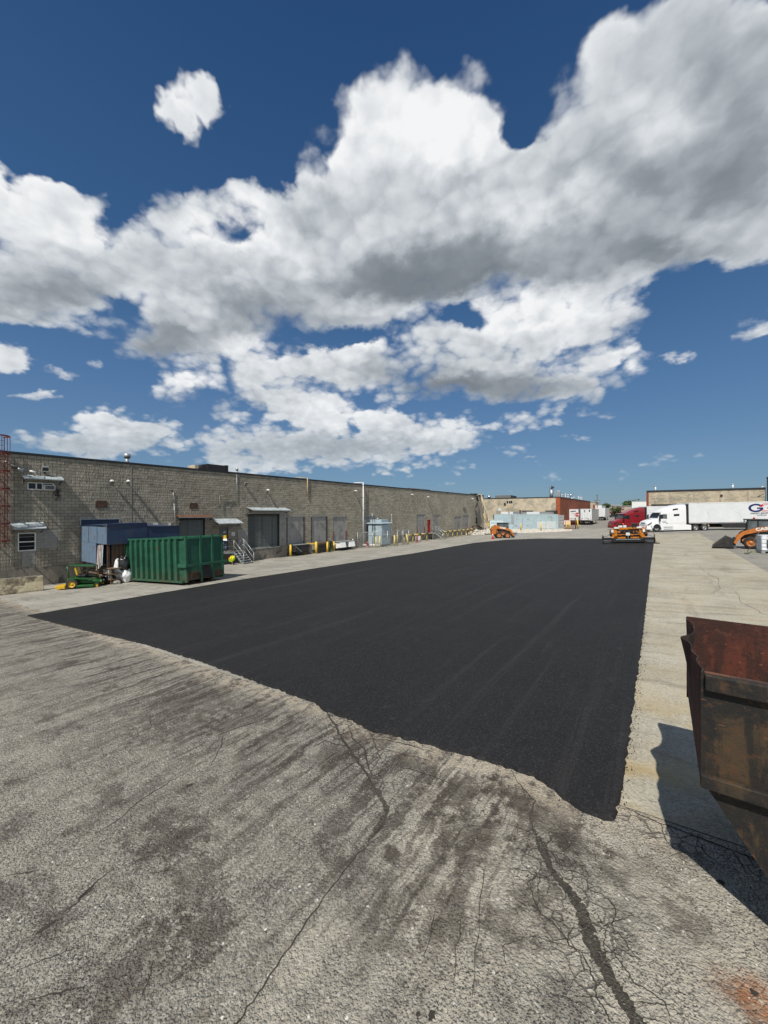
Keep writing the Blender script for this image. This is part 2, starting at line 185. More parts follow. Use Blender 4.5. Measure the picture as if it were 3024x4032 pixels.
# ------------------------------------------------------------------ mesh helpers
class MB:
    def __init__(s): s.v = []; s.f = []; s.sm = []
    def add(s, vs, fs, smooth=False):
        o = len(s.v); s.v += [tuple(p) for p in vs]
        s.f += [tuple(i+o for i in f) for f in fs]; s.sm += [smooth]*len(fs); return s
    def box(s, x0, x1, y0, y1, z0, z1, m=None):
        vs = [Vector((x, y, z)) for z in (z0, z1) for y in (y0, y1) for x in (x0, x1)]
        if m is not None: vs = [m @ p for p in vs]
        return s.add(vs, [(0, 2, 3, 1), (4, 5, 7, 6), (0, 1, 5, 4), (2, 6, 7, 3), (0, 4, 6, 2), (1, 3, 7, 5)])
    def cbox(s, c, d, rot=(0, 0, 0)):
        m = Matrix.Translation(c) @ Euler(rot).to_matrix().to_4x4()
        return s.box(-d[0]/2, d[0]/2, -d[1]/2, d[1]/2, -d[2]/2, d[2]/2, m)
    def cyl(s, p0, p1, r0, r1=None, n=12, caps=True):
        p0, p1 = Vector(p0), Vector(p1); r1 = r0 if r1 is None else r1
        q = (p1-p0).to_track_quat('Z', 'Y'); vs = []
        for p, r in ((p0, r0), (p1, r1)):
            for i in range(n):
                a = 2*math.pi*i/n; vs.append(p + q @ Vector((r*math.cos(a), r*math.sin(a), 0)))
        s.add(vs, [(i, (i+1) % n, n+(i+1) % n, n+i) for i in range(n)], True)
        if caps: s.add(vs[:n], [tuple(range(n))[::-1]]); s.add(vs[n:], [tuple(range(n))])
        return s
    def tube(s, pts, r, n=8):
        for a, b in zip(pts, pts[1:]): s.cyl(a, b, r, r, n)
        return s
    def bar(s, p0, p1, w, h):
        p0, p1 = Vector(p0), Vector(p1); d = p1-p0; L = d.length
        x = d.normalized(); up = Vector((0, 0, 1)) if abs(x.z) < .99 else Vector((0, 1, 0))
        y = up.cross(x).normalized(); z = x.cross(y)
        m = Matrix((x, y, z)).transposed().to_4x4(); m.translation = p0
        return s.box(0, L, -w/2, w/2, -h/2, h/2, m)
    def prism(s, poly, a0, a1, axis='y'):
        """poly of 2D points; axis y: (x,z) extruded in y; x: (y,z) in x; z: (x,y) in z"""
        def P(p, a): return {'y': (p[0], a, p[1]), 'x': (a, p[0], p[1]), 'z': (p[0], p[1], a)}[axis]
        n = len(poly); vs = [P(p, a0) for p in poly]+[P(p, a1) for p in poly]
        return s.add(vs, [tuple(range(n)), tuple(range(2*n-1, n-1, -1))]+[(i, n+i, n+(i+1) % n, (i+1) % n) for i in range(n)])
    def lathe(s, prof, c=(0, 0, 0), n=20, axis='z', smooth=True):
        """prof of (r, h)"""
        vs = []; c = Vector(c)
        for r, h in prof:
            for i in range(n):
                a = 2*math.pi*i/n; u, w = r*math.cos(a), r*math.sin(a)
                vs.append(c+Vector({'z': (u, w, h), 'y': (u, h, w), 'x': (h, u, w)}[axis]))
        fs = []
        for k in range(len(prof)-1):
            for i in range(n): fs.append((k*n+i, k*n+(i+1) % n, (k+1)*n+(i+1) % n, (k+1)*n+i))
        return s.add(vs, fs, smooth)
    def loft(s, st, n=16, e=5.0, axis='x'):
        """stations (x, z0, z1, half_width[, top_width_factor]) joined into one skin of rounded sections"""
        vs = []
        for q in st:
            x, z0, z1, hw = q[:4]; tw = q[4] if len(q) > 4 else 1
            for i in range(n):
                a = 2*math.pi*(i+.5)/n; ca, sa = math.cos(a), math.sin(a)
                u = math.copysign(abs(ca)**(2/e), ca); w = math.copysign(abs(sa)**(2/e), sa)
                f = 1+(tw-1)*(w+1)/2
                vs.append((x, u*hw*f, (z0+z1)/2+w*(z1-z0)/2))
        fs = [tuple(range(n))[::-1], tuple(range((len(st)-1)*n, len(st)*n))]
        for k in range(len(st)-1):
            for i in range(n): fs.append((k*n+i, k*n+(i+1) % n, (k+1)*n+(i+1) % n, (k+1)*n+i))
        return s.add(vs, fs)
    def quad(s, a, b, c, d): return s.add([a, b, c, d], [(0, 1, 2, 3)])
    def sphere(s, c, r, n=10, m=7, jit=0, rnd=None):
        vs = []; c = Vector(c); r = r if isinstance(r, (tuple, list)) else (r, r, r)
        for k in range(m+1):
            t = math.pi*k/m
            for i in range(n):
                a = 2*math.pi*i/n; j = 1+(rnd.uniform(-jit, jit) if rnd and 0 < k < m else 0)
                vs.append(c+Vector((r[0]*math.sin(t)*math.cos(a)*j, r[1]*math.sin(t)*math.sin(a)*j, r[2]*math.cos(t)*j)))
        return s.add(vs, [(k*n+i, (k+1)*n+i, (k+1)*n+(i+1) % n, k*n+(i+1) % n) for k in range(m) for i in range(n)], jit == 0)
    def mesh(s, name):
        me = bpy.data.meshes.new(name); me.from_pydata(s.v, [], s.f); me.polygons.foreach_set('use_smooth', s.sm)
        me.validate(); me.update(); return me
    def build(s, name, mat, parent=None, bevel=0, fix=True):
        me = s.mesh(name)
        if fix:
            bm = bmesh.new(); bm.from_mesh(me)
            bmesh.ops.remove_doubles(bm, verts=bm.verts, dist=1e-5)
            bmesh.ops.recalc_face_normals(bm, faces=bm.faces); bm.to_mesh(me); bm.free()
        return link(name, me, mat, parent, bevel)
def link(name, me, mat, parent=None, bevel=0):
    o = bpy.data.objects.new(name, me); COL.objects.link(o)
    if mat is not None and not me.materials: me.materials.append(mat)
    if parent is not None: o.parent = parent
    if bevel:
        b = o.modifiers.new('bevel', 'BEVEL'); b.width = bevel; b.segments = 2; b.limit_method = 'ANGLE'; b.angle_limit = R(40)
    return o
def tag(o, label, cat, group=None):
    o['label'] = label; o['category'] = cat
    if group: o['group'] = group
    return o
def thing(name, label, cat, loc=(0, 0, 0), rz=0, group=None, rot=None, scale=1):
    o = bpy.data.objects.new(name, None); COL.objects.link(o); o.empty_display_size = .2
    o.location = loc; o.rotation_euler = rot if rot else (0, 0, rz); o.scale = (scale,)*3
    return tag(o, label, cat, group)
def kind(o, k): o['kind'] = k; return o
def copy_tree(o, parent=None):
    c = o.copy(); COL.objects.link(c); c.parent = parent
    for ch in o.children: copy_tree(ch, c)
    return c
def dup(o, loc, rz=None, label=None, rot=None):
    c = copy_tree(o); c.location = loc
    if rz is not None: c.rotation_euler = (0, 0, rz)
    if rot is not None: c.rotation_euler = rot
    if label: c['label'] = label
    return c
def text_mesh(txt, size, name, mat, parent, m, extrude=.002, bold=0.0, sx=1.0):
    cu = bpy.data.curves.new(name, 'FONT'); cu.body = txt; cu.size = size; cu.extrude = extrude
    cu.align_x = 'CENTER'; cu.align_y = 'CENTER'; cu.offset = bold
    t = bpy.data.objects.new(name+'_tmp', cu); COL.objects.link(t)
    bpy.context.view_layer.update()
    dg = bpy.context.evaluated_depsgraph_get()
    me = bpy.data.meshes.new_from_object(t.evaluated_get(dg)); bpy.data.objects.remove(t)
    me.transform(m @ Matrix.Diagonal((sx, 1, 1, 1))); me.materials.clear()
    return link(name, me, mat, parent)
def frame(origin, xdir, ydir):
    x = Vector(xdir).normalized(); y = Vector(ydir).normalized(); z = x.cross(y)
    m = Matrix((x, y, z)).transposed().to_4x4(); m.translation = Vector(origin); return m

# ------------------------------------------------------------------ materials
def principled(name):
    m = bpy.data.materials.new(name); m.use_nodes = True
    nt = NT(m.node_tree); b = m.node_tree.nodes['Principled BSDF']
    return m, nt, b
def pos(nt): return nt.new('ShaderNodeNewGeometry').outputs['Position']
def objco(nt): return nt.new('ShaderNodeTexCoord').outputs['Object']
def bump(nt, b, h, strength=.3, dist=.02):
    n = nt.new('ShaderNodeBump'); n.inputs['Strength'].default_value = strength; n.inputs['Distance'].default_value = dist
    nt.put(n.inputs['Height'], h); nt.l.new(n.outputs[0], b.inputs['Normal'])
def darker(c, f): return tuple(min(1, v*f) for v in c)
def plain(name, col, rough=.6, metal=0.0, var=.22, scale=3.0, stain=None, stain_amt=.0, stain_scale=2.0, streak=0.0, bmp=.0, bscale=40, coat=0.0):
    """a painted or bare surface with uneven tone, wear stains and vertical runs"""
    m, nt, b = principled(name); co = objco(nt)
    n1 = nt.noise(co, scale, 5, .6); n2 = nt.noise(co, scale*9, 3, .6)
    f = nt.math('ADD', nt.math('MULTIPLY', n1, .65), nt.math('MULTIPLY', n2, .35))
    c = nt.mix(nt.step(f, .35, .65), darker(col, 1-var), darker(col, 1+var*.8))
    if streak:
        sv = nt.vm('MULTIPLY', co, (6.0, 6.0, .5)); ns = nt.noise(sv, 1.5, 4, .6)
        c = nt.mix(nt.math('MULTIPLY', nt.step(ns, .5, .72), streak), c, stain or darker(col, .45))
    if stain_amt:
        ng = nt.noise(co, stain_scale, 6, .65, dist=.4)
        c = nt.mix(nt.step(ng, .62-stain_amt*.35, .70-stain_amt*.25), c, stain or darker(col, .4))
    nt.put(b.inputs['Base Color'], c)
    nt.put(b.inputs['Roughness'], nt.math('ADD', rough-.08, nt.math('MULTIPLY', n1, .16)))
    b.inputs['Metallic'].default_value = metal
    if coat: b.inputs['Coat Weight'].default_value = coat; b.inputs['Coat Roughness'].default_value = .1
    if bmp: bump(nt, b, nt.noise(co, bscale, 4, .6), bmp, .01)
    return m

M = {}
M['galv'] = plain('galvanised_steel', (.42, .45, .46), .45, .6, .2, 4, (.25, .24, .22), .12, 3)
M['galv_roof'] = plain('galvanised_sheet', (.45, .50, .52), .5, .25, .22, 3, (.26, .27, .26), .2, 2.2)
M['black_trim'] = plain('black_flashing', (.018, .019, .022), .5)
M['dark_metal'] = plain('dark_steel', (.035, .035, .036), .55, .3, .3, 5, (.10, .06, .035), .1, 4)
M['black'] = plain('black_paint', (.012, .012, .013), .5)
M['rubber'] = plain('tyre_rubber', (.022, .021, .02), .85, 0, .3, 12, (.09, .08, .065), .15, 6)
M['white'] = plain('white_paint', (.72, .73, .72), .4, 0, .06, 2, (.48, .46, .42), .06, 2)
M['white_truck'] = plain('white_truck_paint', (.78, .79, .80), .25, 0, .03, 1.5, coat=.4)
M['white_trailer'] = plain('white_trailer_sheet', (.68, .70, .71), .4, 0, .06, .8, (.50, .49, .46), .12, .7, .10)
M['grey_trailer'] = plain('grey_trailer_sheet', (.46, .47, .47), .45, 0, .1, .8, (.30, .29, .27), .2, .7, .2)
M['red_truck'] = plain('red_truck_paint', (.21, .008, .014), .25, 0, .08, 2, coat=.5)
M['chrome'] = plain('bright_metal', (.62, .63, .65), .25, .9, .12, 8)
M['glass'] = plain('dark_glass', (.012, .016, .02), .08, 0, .2, 2)
M['cab_glass'] = plain('cab_side_glass', (.10, .12, .13), .08, 0, .4, 2)
M['yellow'] = plain('yellow_paint', (.66, .43, .035), .5, 0, .14, 4, (.22, .17, .10), .14, 5)
M['yellow_pale'] = plain('faded_yellow_paint', (.58, .47, .16), .6, 0, .16, 4, (.20, .17, .11), .18, 4)
M['yellow_bright'] = plain('bright_yellow_paint', (.58, .36, .02), .4, 0, .06, 4)
M['green_mower'] = plain('green_mower_paint', (.008, .075, .014), .35, 0, .15, 5)
M['red_paint'] = plain('red_paint', (.34, .015, .018), .5, 0, .18, 4, (.13, .05, .03), .12, 3)
M['red_fade'] = plain('faded_dark_red_paint', (.17, .035, .028), .6, 0, .3, 4, (.09, .045, .025), .25, 3)
M['cone_orange'] = plain('traffic_orange', (.75, .08, .015), .5, 0, .08)
M['orange'] = plain('machine_orange', (.47, .15, .025), .45, 0, .16, 3, (.20, .10, .045), .2, 4)
M['orange_dusty'] = plain('dusty_machine_orange', (.45, .17, .06), .6, 0, .22, 3, (.22, .15, .10), .3, 4)
M['paver_orange'] = plain('paver_orange_yellow', (.58, .20, .012), .45, 0, .22, 4, (.05, .028, .015), .35, 4)
M['blue_lit'] = plain('blue_sheet_lit', (.125, .185, .265), .5, .0, .12, 3, (.16, .10, .06), .14, 2, .22)  # shed blue with the sunlight on its end wall put into the colour
M['blue_dark'] = plain('blue_sheet_shaded', (.022, .045, .10), .5, 0, .2, 2, (.05, .05, .06), .2, 2, .2)  # same shed blue, shade of the long side painted in; also on the transom
M['rust_sheet'] = plain('rusty_brown_sheet', (.10, .072, .052), .8, 0, .35, 3, (.14, .06, .03), .3, 3, .4)
M['rust'] = plain('rust', (.16, .06, .03), .85, 0, .35, 6, (.07, .035, .022), .3, 5)
M['rust_dark'] = plain('dark_rusty_steel', (.07, .04, .028), .8, .1, .4, 6, (.15, .06, .03), .25, 4)
M['concrete'] = plain('cast_concrete', (.25, .235, .20), .9, 0, .2, 1.2, (.10, .092, .078), .3, 1.3, .35, .35, 25)
M['dock_concrete'] = plain('dock_concrete', (.23, .21, .175), .9, 0, .22, 1.0, (.085, .08, .068), .35, .9, .45, .35, 20)
M['barrier'] = plain('weathered_barrier_concrete', (.36, .32, .215), .9, 0, .22, 2.0, (.12, .10, .068), .4, 1.8, .4, .45, 22)
M['panel'] = plain('cement_panel', (.30, .295, .28), .85, 0, .14, 1.4, (.20, .195, .18), .3, 1.1, .25, .2, 14)
M['smooth_block'] = plain('smooth_grey_block', (.29, .285, .265), .85, 0, .12, 2.5, (.2, .195, .18), .25, 2, .2, .2, 30)
M['shutter'] = plain('grey_green_shutter', (.15, .17, .17), .55, .1, .15, 1.5, (.09, .10, .10), .25, 1.4, .25)
M['door_grey'] = plain('grey_door_paint', (.13, .13, .125), .55, 0, .1)
M['tank_blue'] = plain('pale_blue_grey_paint', (.36, .45, .50), .5, 0, .08, 1.5, (.25, .29, .31), .15, 1.2, .2)
M['container'] = plain('pale_blue_container_paint', (.36, .455, .485), .55, 0, .08, 1.0, (.26, .33, .34), .2, .8, .25)
M['container_light'] = plain('pale_blue_white_paint', (.55, .66, .68), .5, 0, .06)
M['louver'] = plain('white_louver_paint', (.58, .62, .62), .5, 0, .06)
M['cream_block'] = plain('cream_block', (.47, .40, .29), .9, 0, .18, .8, (.30, .27, .21), .35, .5, .15, .3, 20)
M['tan_block'] = plain('tan_block', (.44, .385, .28), .9, 0, .12, .8)
M['tan_block_dark'] = plain('tan_grey_block', (.34, .30, .22), .9, 0, .12, .8)
M['orange_brick'] = plain('orange_brown_brick', (.30, .078, .030), .9, 0, .22, 2.0, (.18, .055, .03), .3, .5)
M['brick_trim'] = plain('red_brown_brick', (.20, .055, .035), .9)
M['charcoal_brick'] = plain('charcoal_brick', (.055, .055, .06), .9)
M['roof_grey'] = plain('roof_membrane', (.16, .16, .16), .9)
M['beige_unit'] = plain('beige_unit_paint', (.46, .40, .29), .6)
M['gas_cream'] = plain('cream_pipe_paint', (.55, .42, .20), .5)
M['bank_wall'] = plain('pale_tan_stucco', (.42, .36, .27), .9)
M['bank_red'] = plain('maroon_sign_paint', (.22, .012, .03), .5)
M['bark'] = plain('bark', (.09, .065, .045), .95, 0, .3, 8)
M['wood'] = plain('weathered_wood', (.16, .11, .07), .9, 0, .3, 4)
M['pole_wood'] = plain('utility_pole_wood', (.09, .07, .055), .9)
M['plastic_white'] = plain('white_plastic_film', (.75, .76, .78), .35, 0, .08, 6)
M['plastic_black'] = plain('black_plastic_film', (.012, .012, .013), .3, 0, .2, 6)
M['grey_plastic'] = plain('grey_plastic', (.30, .31, .31), .5)
M['navy'] = plain('navy_cloth', (.012, .018, .04), .9)
M['jeans'] = plain('blue_jeans', (.07, .10, .17), .9)
M['vest'] = plain('lime_vest', (.62, .78, .02), .7, 0, .12, 8)
M['vest_orange'] = plain('orange_vest_band', (.85, .17, .02), .7)
M['skin'] = plain('skin', (.36, .20, .13), .6)
M['helmet_blue'] = plain('pale_blue_helmet', (.30, .45, .55), .35)
M['logo_blue'] = plain('logo_navy', (.012, .02, .12), .4, 0, .05)
M['logo_red'] = plain('logo_red', (.55, .02, .035), .4, 0, .05)
M['letter_dark'] = plain('dark_lettering', (.03, .035, .045), .5, 0, .05)
M['letter_white'] = plain('white_lettering', (.78, .77, .74), .5, 0, .05)
M['stop_red'] = plain('stop_sign_red', (.40, .02, .022), .4, 0, .05)
M['ibc_plastic'] = plain('white_tote_plastic', (.74, .77, .80), .4, 0, .1, 3)

def leaf_mat():
    m, nt, b = principled('leaf_green'); oi = nt.new('ShaderNodeNewGeometry').outputs['Random Per Island']
    c = nt.ramp(oi, [(0, (.03, .055, .014)), (.6, (.06, .10, .022)), (1, (.12, .15, .04))])
    nt.put(b.inputs['Base Color'], c); b.inputs['Roughness'].default_value = .6; return m
M['leaf'] = leaf_mat()

def block_mat():
    m, nt, b = principled('ribbed_block'); P = pos(nt)
    ri = nt.math('FRACT', nt.math('ADD', nt.new('ShaderNodeNewGeometry').outputs['Random Per Island'], nt.new('ShaderNodeObjectInfo').outputs['Random']))
    n1 = nt.noise(P, .35, 5, .6); n2 = nt.noise(P, 26, 4, .7); n3 = nt.noise(nt.vm('MULTIPLY', P, (1, 1.6, .16)), 1.1, 4, .6)
    c = nt.mix(nt.step(n1, .35, .68), (.345, .318, .262), (.43, .398, .328))
    c = nt.mix(nt.step(ri, 0, 1), nt.mix(.0, c, c), c)
    v = nt.math('ADD', .80, nt.math('MULTIPLY', ri, .36))
    c = nt.mix(1.0, c, nt.comb(v, v, nt.math('MULTIPLY', v, .985)), 'MULTIPLY')
    warm = nt.math('GREATER_THAN', ri, .86)
    c = nt.mix(nt.math('MULTIPLY', warm, .22), c, (.34, .27, .21))
    c = nt.mix(nt.math('MULTIPLY', nt.step(n3, .54, .72), .30), c, (.19, .175, .145))
    c = nt.mix(nt.math('MULTIPLY', nt.step(n2, .48, .72), .34), c, (.24, .222, .185))
    nt.put(b.inputs['Base Color'], c); b.inputs['Roughness'].default_value = .95
    py = nt.sep(P); dst = nt.vm('LENGTH', nt.comb(nt.math('MULTIPLY', nt.math('SUBTRACT', py[1], 7.82), 3.2), nt.math('MULTIPLY', nt.math('SUBTRACT', py[2], 4.05), 1.5), 0.0))
    c = nt.mix(nt.math('MULTIPLY', nt.step(dst, 1.0, .25), nt.step(nt.noise(P, 5, 5, .7), .35, .55)), c, (.02, .019, .018)); nt.put(b.inputs['Base Color'], c)
    bump(nt, b, nt.noise(P, 45, 5, .7), .7, .02)
    return m
M['block'] = block_mat()
M['mortar'] = plain('mortar', (.075, .07, .06), .95, 0, .15, 3)

# ---- ground surfaces
def aggregate(nt, P, scale, dark, mid, lite):
    """speckle of stones set in binder"""
    cid = nt.vor(P, scale, 'F1', 1); d = nt.vor(P, scale, 'F1', 0)
    r = nt.sep(cid)[0]
    c = nt.ramp(r, [(0, dark), (.22, darker(mid, .72)), (.5, mid), (.80, darker(mid, 1.22)), (.93, lite), (1.0, lite)])
    return c, r, d

def capsule_mask(nt, P, a, b, r0, r1):
    """1 inside r0 of the segment a-b on the ground, 0 outside r1"""
    a, b = Vector((*a, 0)), Vector((*b, 0)); ab = b-a
    s = nt.sep(P); p2 = nt.comb(s[0], s[1], 0.0)
    t = nt.math('MULTIPLY', nt.vm('DOT_PRODUCT', nt.vm('SUBTRACT', p2, a), tuple(ab)), 1/ab.length_squared, clamp=True)
    d = nt.vm('DISTANCE', p2, nt.vm('ADD', nt.vm('SCALE', tuple(ab), t), a))
    return nt.step(d, r1, r0)

def old_asphalt_mat():
    m, nt, b = principled('old_pitted_pavement'); P = pos(nt)
    warp = nt.vm('SUBTRACT', nt.noise(P, 1.3, 4, .6, color=True), (.5, .5, .5))
    PW = nt.vm('ADD', P, nt.vm('SCALE', warp, .5)); pw = nt.sep(PW); w2 = nt.comb(pw[0], pw[1], 0.0)
    sx = nt.sep(P); wx = nt.sep(warp)
    jit = nt.vm('SCALE', nt.vm('SUBTRACT', nt.noise(P, 34, 2, .5, color=True), (.5, .5, .5)), .014)
    PJ = nt.vm('ADD', P, jit)
    fine, rr, dd = aggregate(nt, PJ, 88, (.055, .050, .042), (.225, .212, .176), (.42, .40, .345))
    coarse, rc, dc = aggregate(nt, PJ, 40, (.040, .037, .031), (.225, .212, .178), (.46, .445, .395))
    c = nt.mix(.30, fine, coarse)
    dust = nt.noise(P, 5, 6, .68); mott = nt.noise(PW, .9, 6, .66)
    c = nt.mix(nt.math('MULTIPLY', nt.step(dust, .40, .62), .50), c, (.345, .322, .262))
    # the lane right of the long joint is lighter and dustier
    lane = nt.step(nt.math('ADD', sx[0], nt.math('MULTIPLY', wx[0], .25)), -2.25, -2.0)
    c = nt.mix(nt.math('MULTIPLY', nt.math('MULTIPLY', lane, nt.step(mott, .36, .56)), .52), c, (.48, .44, .355))
    c = nt.mix(nt.math('MULTIPLY', nt.step(mott, .48, .34), .45), c, (.10, .092, .076))
    # open pits where the binder has gone
    pit = nt.vor(nt.vm('ADD', P, nt.vm('SCALE', jit, 1.2)), 48, 'F1', 0)
    pm = nt.math('MULTIPLY', nt.step(pit, .34, .20), nt.step(nt.noise(P, 1.6, 4, .62), .42, .56))
    c = nt.mix(nt.math('MULTIPLY', pm, .66), c, (.030, .027, .022))
    # pale chips
    chip = nt.vor(PJ, 17, 'F1', 0); cc = nt.sep(nt.vor(PJ, 17, 'F1', 1))
    cm = nt.math('MULTIPLY', nt.step(chip, .22, .14), nt.math('GREATER_THAN', cc[1], .84))
    c = nt.mix(nt.math('MULTIPLY', cm, .9), c, (.60, .585, .53))
    # rolled-in dirt: streaks along the lanes, thickest by the joint with the new mat
    st = nt.noise(nt.vm('MULTIPLY', PW, (2.6, .36, 1)), 1.5, 6, .66)
    near = nt.math('MULTIPLY', nt.step(nt.math('ADD', sx[1], nt.math('MULTIPLY', wx[1], 1.6)), .9, 3.7), nt.step(sx[0], -.2, -1.6)); gr0 = nt.step(nt.noise(P, 11, 5, .74), .26, .54)
    c = nt.mix(nt.math('MULTIPLY', nt.math('MULTIPLY', nt.step(st, .50, .58), nt.math('MULTIPLY', near, gr0)), .85), c, (.055, .043, .033))
    st2 = nt.noise(nt.vm('MULTIPLY', nt.vm('ADD', P, nt.vm('SCALE', warp, .12)), (11, .55, 1)), 1.5, 5, .62)
    c = nt.mix(nt.math('MULTIPLY', nt.math('MULTIPLY', nt.step(st2, .53, .61), nt.math('MULTIPLY', near, gr0)), .80), c, (.048, .038, .030))
    st3 = nt.noise(nt.vm('MULTIPLY', nt.vm('ADD', P, nt.vm('SCALE', warp, .3)), (5, .35, 1)), 1.3, 6, .7)
    c = nt.mix(nt.math('MULTIPLY', nt.math('MULTIPLY', nt.step(st3, .54, .66), nt.step(sx[0], -1.6, -2.6)), nt.math('MULTIPLY', gr0, .55)), c, (.07, .06, .048))
    # soil and oil blotches
    midn = nt.noise(PW, 1.9, 6, .68)
    c = nt.mix(nt.math('MULTIPLY', nt.math('MULTIPLY', nt.step(midn, .53, .66), gr0), .70), c, (.060, .047, .036))
    gn = nt.noise(P, 6.5, 7, .76)
    for (x, y, r0, r1, k) in ((-3.8, 1.8, .1, .6, .75), (-2.75, 1.5, .08, .42, .8), (-2.9, 1.15, .1, .5, .7), (-2.3, 2.45, .05, .36, .75), (-3.1, 1.65, .06, .4, .6),
                              (-1.0, 3.95, .15, .75, .75), (-.75, 3.1, .05, .35, .7), (-1.45, 3.35, .1, .6, .6), (-1.2, 2.6, .06, .5, .55), (-6.5, 3.4, .3, 1.6, .5), (-1.95, 2.75, .07, .15, .95), (-5.2, 3.6, .2, 1.0, .5), (-.1, 3.75, .1, .5, .35), (-1.75, 3.75, .12, .55, .85), (-2.5, 3.9, .1, .4, .75), (-1.3, 4.1, .1, .5, .8), (-3.3, 3.5, .1, .5, .6), (-.6, 3.75, .08, .35, .8), (-4.4, 3.6, .1, .6, .6), (-1.6, 2.3, .1, .5, .5), (-.9, 2.75, .05, .3, .6), (.15, 3.45, .05, .3, .6), (-5.8, 2.9, .2, .9, .5)):
        d = nt.vm('DISTANCE', w2, (x, y, 0))
        v = nt.math('SUBTRACT', gn, nt.math('MULTIPLY', d, .30/r1)); c = nt.mix(nt.math('MULTIPLY', nt.step(v, .29, .42), k*.85), c, (.050, .038, .027))
    # pale broken margin along the new mat
    edge = nt.step(nt.math('ADD', sx[1], nt.math('MULTIPLY', wx[0], .5)), 3.85, 4.35)
    c = nt.mix(nt.math('MULTIPLY', nt.math('MULTIPLY', edge, nt.step(nt.noise(P, 6, 6, .74), .42, .56)), .75), c, (.46, .395, .30))
    # rust bleed
    dr = nt.vm('DISTANCE', w2, (.46, 3.07, 0))
    c = nt.mix(nt.math('MULTIPLY', nt.math('MULTIPLY', nt.step(dr, .30, .04), nt.step(nt.noise(P, 12, 5, .7), .32, .56)), .85), c, (.27, .105, .035))
    # crazing beside the open cracks
    mk = nt.math('MAXIMUM', capsule_mask(nt, P, (-.85, 3.5), (-.08, 2.55), .10, .46), capsule_mask(nt, P, (-3.9, 4.2), (-2.6, 3.6), .12, .46))
    mk = nt.math('MAXIMUM', mk, capsule_mask(nt, P, (-.2, 4.3), (1.2, 4.2), .05, .25))
    mk = nt.math('MULTIPLY', mk, nt.step(nt.noise(P, 3, 3, .6), .38, .50))
    PC = nt.vm('ADD', P, nt.vm('SCALE', nt.vm('SUBTRACT', nt.noise(P, 14, 3, .6, color=True), (.5, .5, .5)), .05))
    cz = nt.step(nt.vor(PC, 8.5, 'DISTANCE_TO_EDGE', 0), .055, .018)
    c = nt.mix(nt.math('MULTIPLY', nt.math('MULTIPLY', cz, mk), .62), c, (.034, .029, .022))
    nt.put(b.inputs['Base Color'], c); b.inputs['Roughness'].default_value = .93
    h = nt.math('ADD', nt.math('MULTIPLY', dd, -.7), nt.math('ADD', nt.math('MULTIPLY', dc, -1.1), nt.math('MULTIPLY', pm, -1.0)))
    h = nt.math('ADD', h, nt.math('MULTIPLY', nt.noise(P, 2.5, 6, .68), 2.6))
    h = nt.math('SUBTRACT', h, nt.math('MULTIPLY', nt.math('MULTIPLY', cz, mk), 1.2))
    bump(nt, b, h, 1.0, .014)
    return m
M['old_asphalt'] = old_asphalt_mat()

def worn_concrete_mat(name, base, lite, dirt, warm=0.0, along=(.35, 2.2, 1)):
    m, nt, b = principled(name); P = pos(nt)
    warp = nt.vm('SUBTRACT', nt.noise(P, .8, 4, .6, color=True), (.5, .5, .5)); PW = nt.vm('ADD', P, nt.vm('SCALE', warp, .6))
    fine, rr, dd = aggregate(nt, P, 55, darker(base, .35), base, lite)
    c = nt.mix(nt.step(nt.noise(P, .5, 5, .6), .35, .65), nt.mix(.5, fine, darker(base, .92)), nt.mix(.5, fine, lite))
    st = nt.noise(nt.vm('MULTIPLY', PW, along), 1.4, 6, .65)
    c = nt.mix(nt.math('MULTIPLY', nt.step(st, .50, .68), .55), c, dirt)
    st3 = nt.noise(nt.vm('MULTIPLY', PW, (along[1]*.6, along[0]*.4, 1)), 1.6, 5, .62)
    c = nt.mix(nt.math('MULTIPLY', nt.step(st3, .55, .70), .40), c, dirt)
    sp = nt.noise(P, 4.5, 5, .68)
    c = nt.mix(nt.math('MULTIPLY', nt.step(sp, .60, .72), .55), c, darker(dirt, .7))
    wh = nt.noise(nt.vm('MULTIPLY', PW, (.5, 3, 1)), 3.1, 4, .7)
    c = nt.mix(nt.math('MULTIPLY', nt.step(wh, .63, .72), .5), c, darker(lite, 1.25))
    if warm:
        w = nt.math('MULTIPLY', nt.step(nt.noise(P, .9, 4, .6), .42, .62), warm)
        sy = nt.sep(P)[1]
        w = nt.math('MULTIPLY', w, nt.math('ADD', .25, nt.math('MULTIPLY', nt.step(sy, 9, 5), .75)))
        c = nt.mix(w, c, (.40, .30, .13))
    nt.put(b.inputs['Base Color'], c); b.inputs['Roughness'].default_value = .92
    bump(nt, b, nt.math('ADD', nt.math('MULTIPLY', dd, -.6), nt.math('MULTIPLY', nt.noise(P, 4, 5, .65), 1.2)), .6, .012)
    return m
M['strip'] = worn_concrete_mat('worn_concrete_strip', (.32, .295, .23), (.46, .43, .345), (.14, .12, .088), .6)
M['apron'] = worn_concrete_mat('dusty_pale_pavement', (.27, .255, .215), (.40, .38, .33), (.12, .108, .088), 0)
M['yard'] = worn_concrete_mat('grey_yard_pavement', (.22, .21, .18), (.30, .285, .245), (.13, .12, .10), 0)

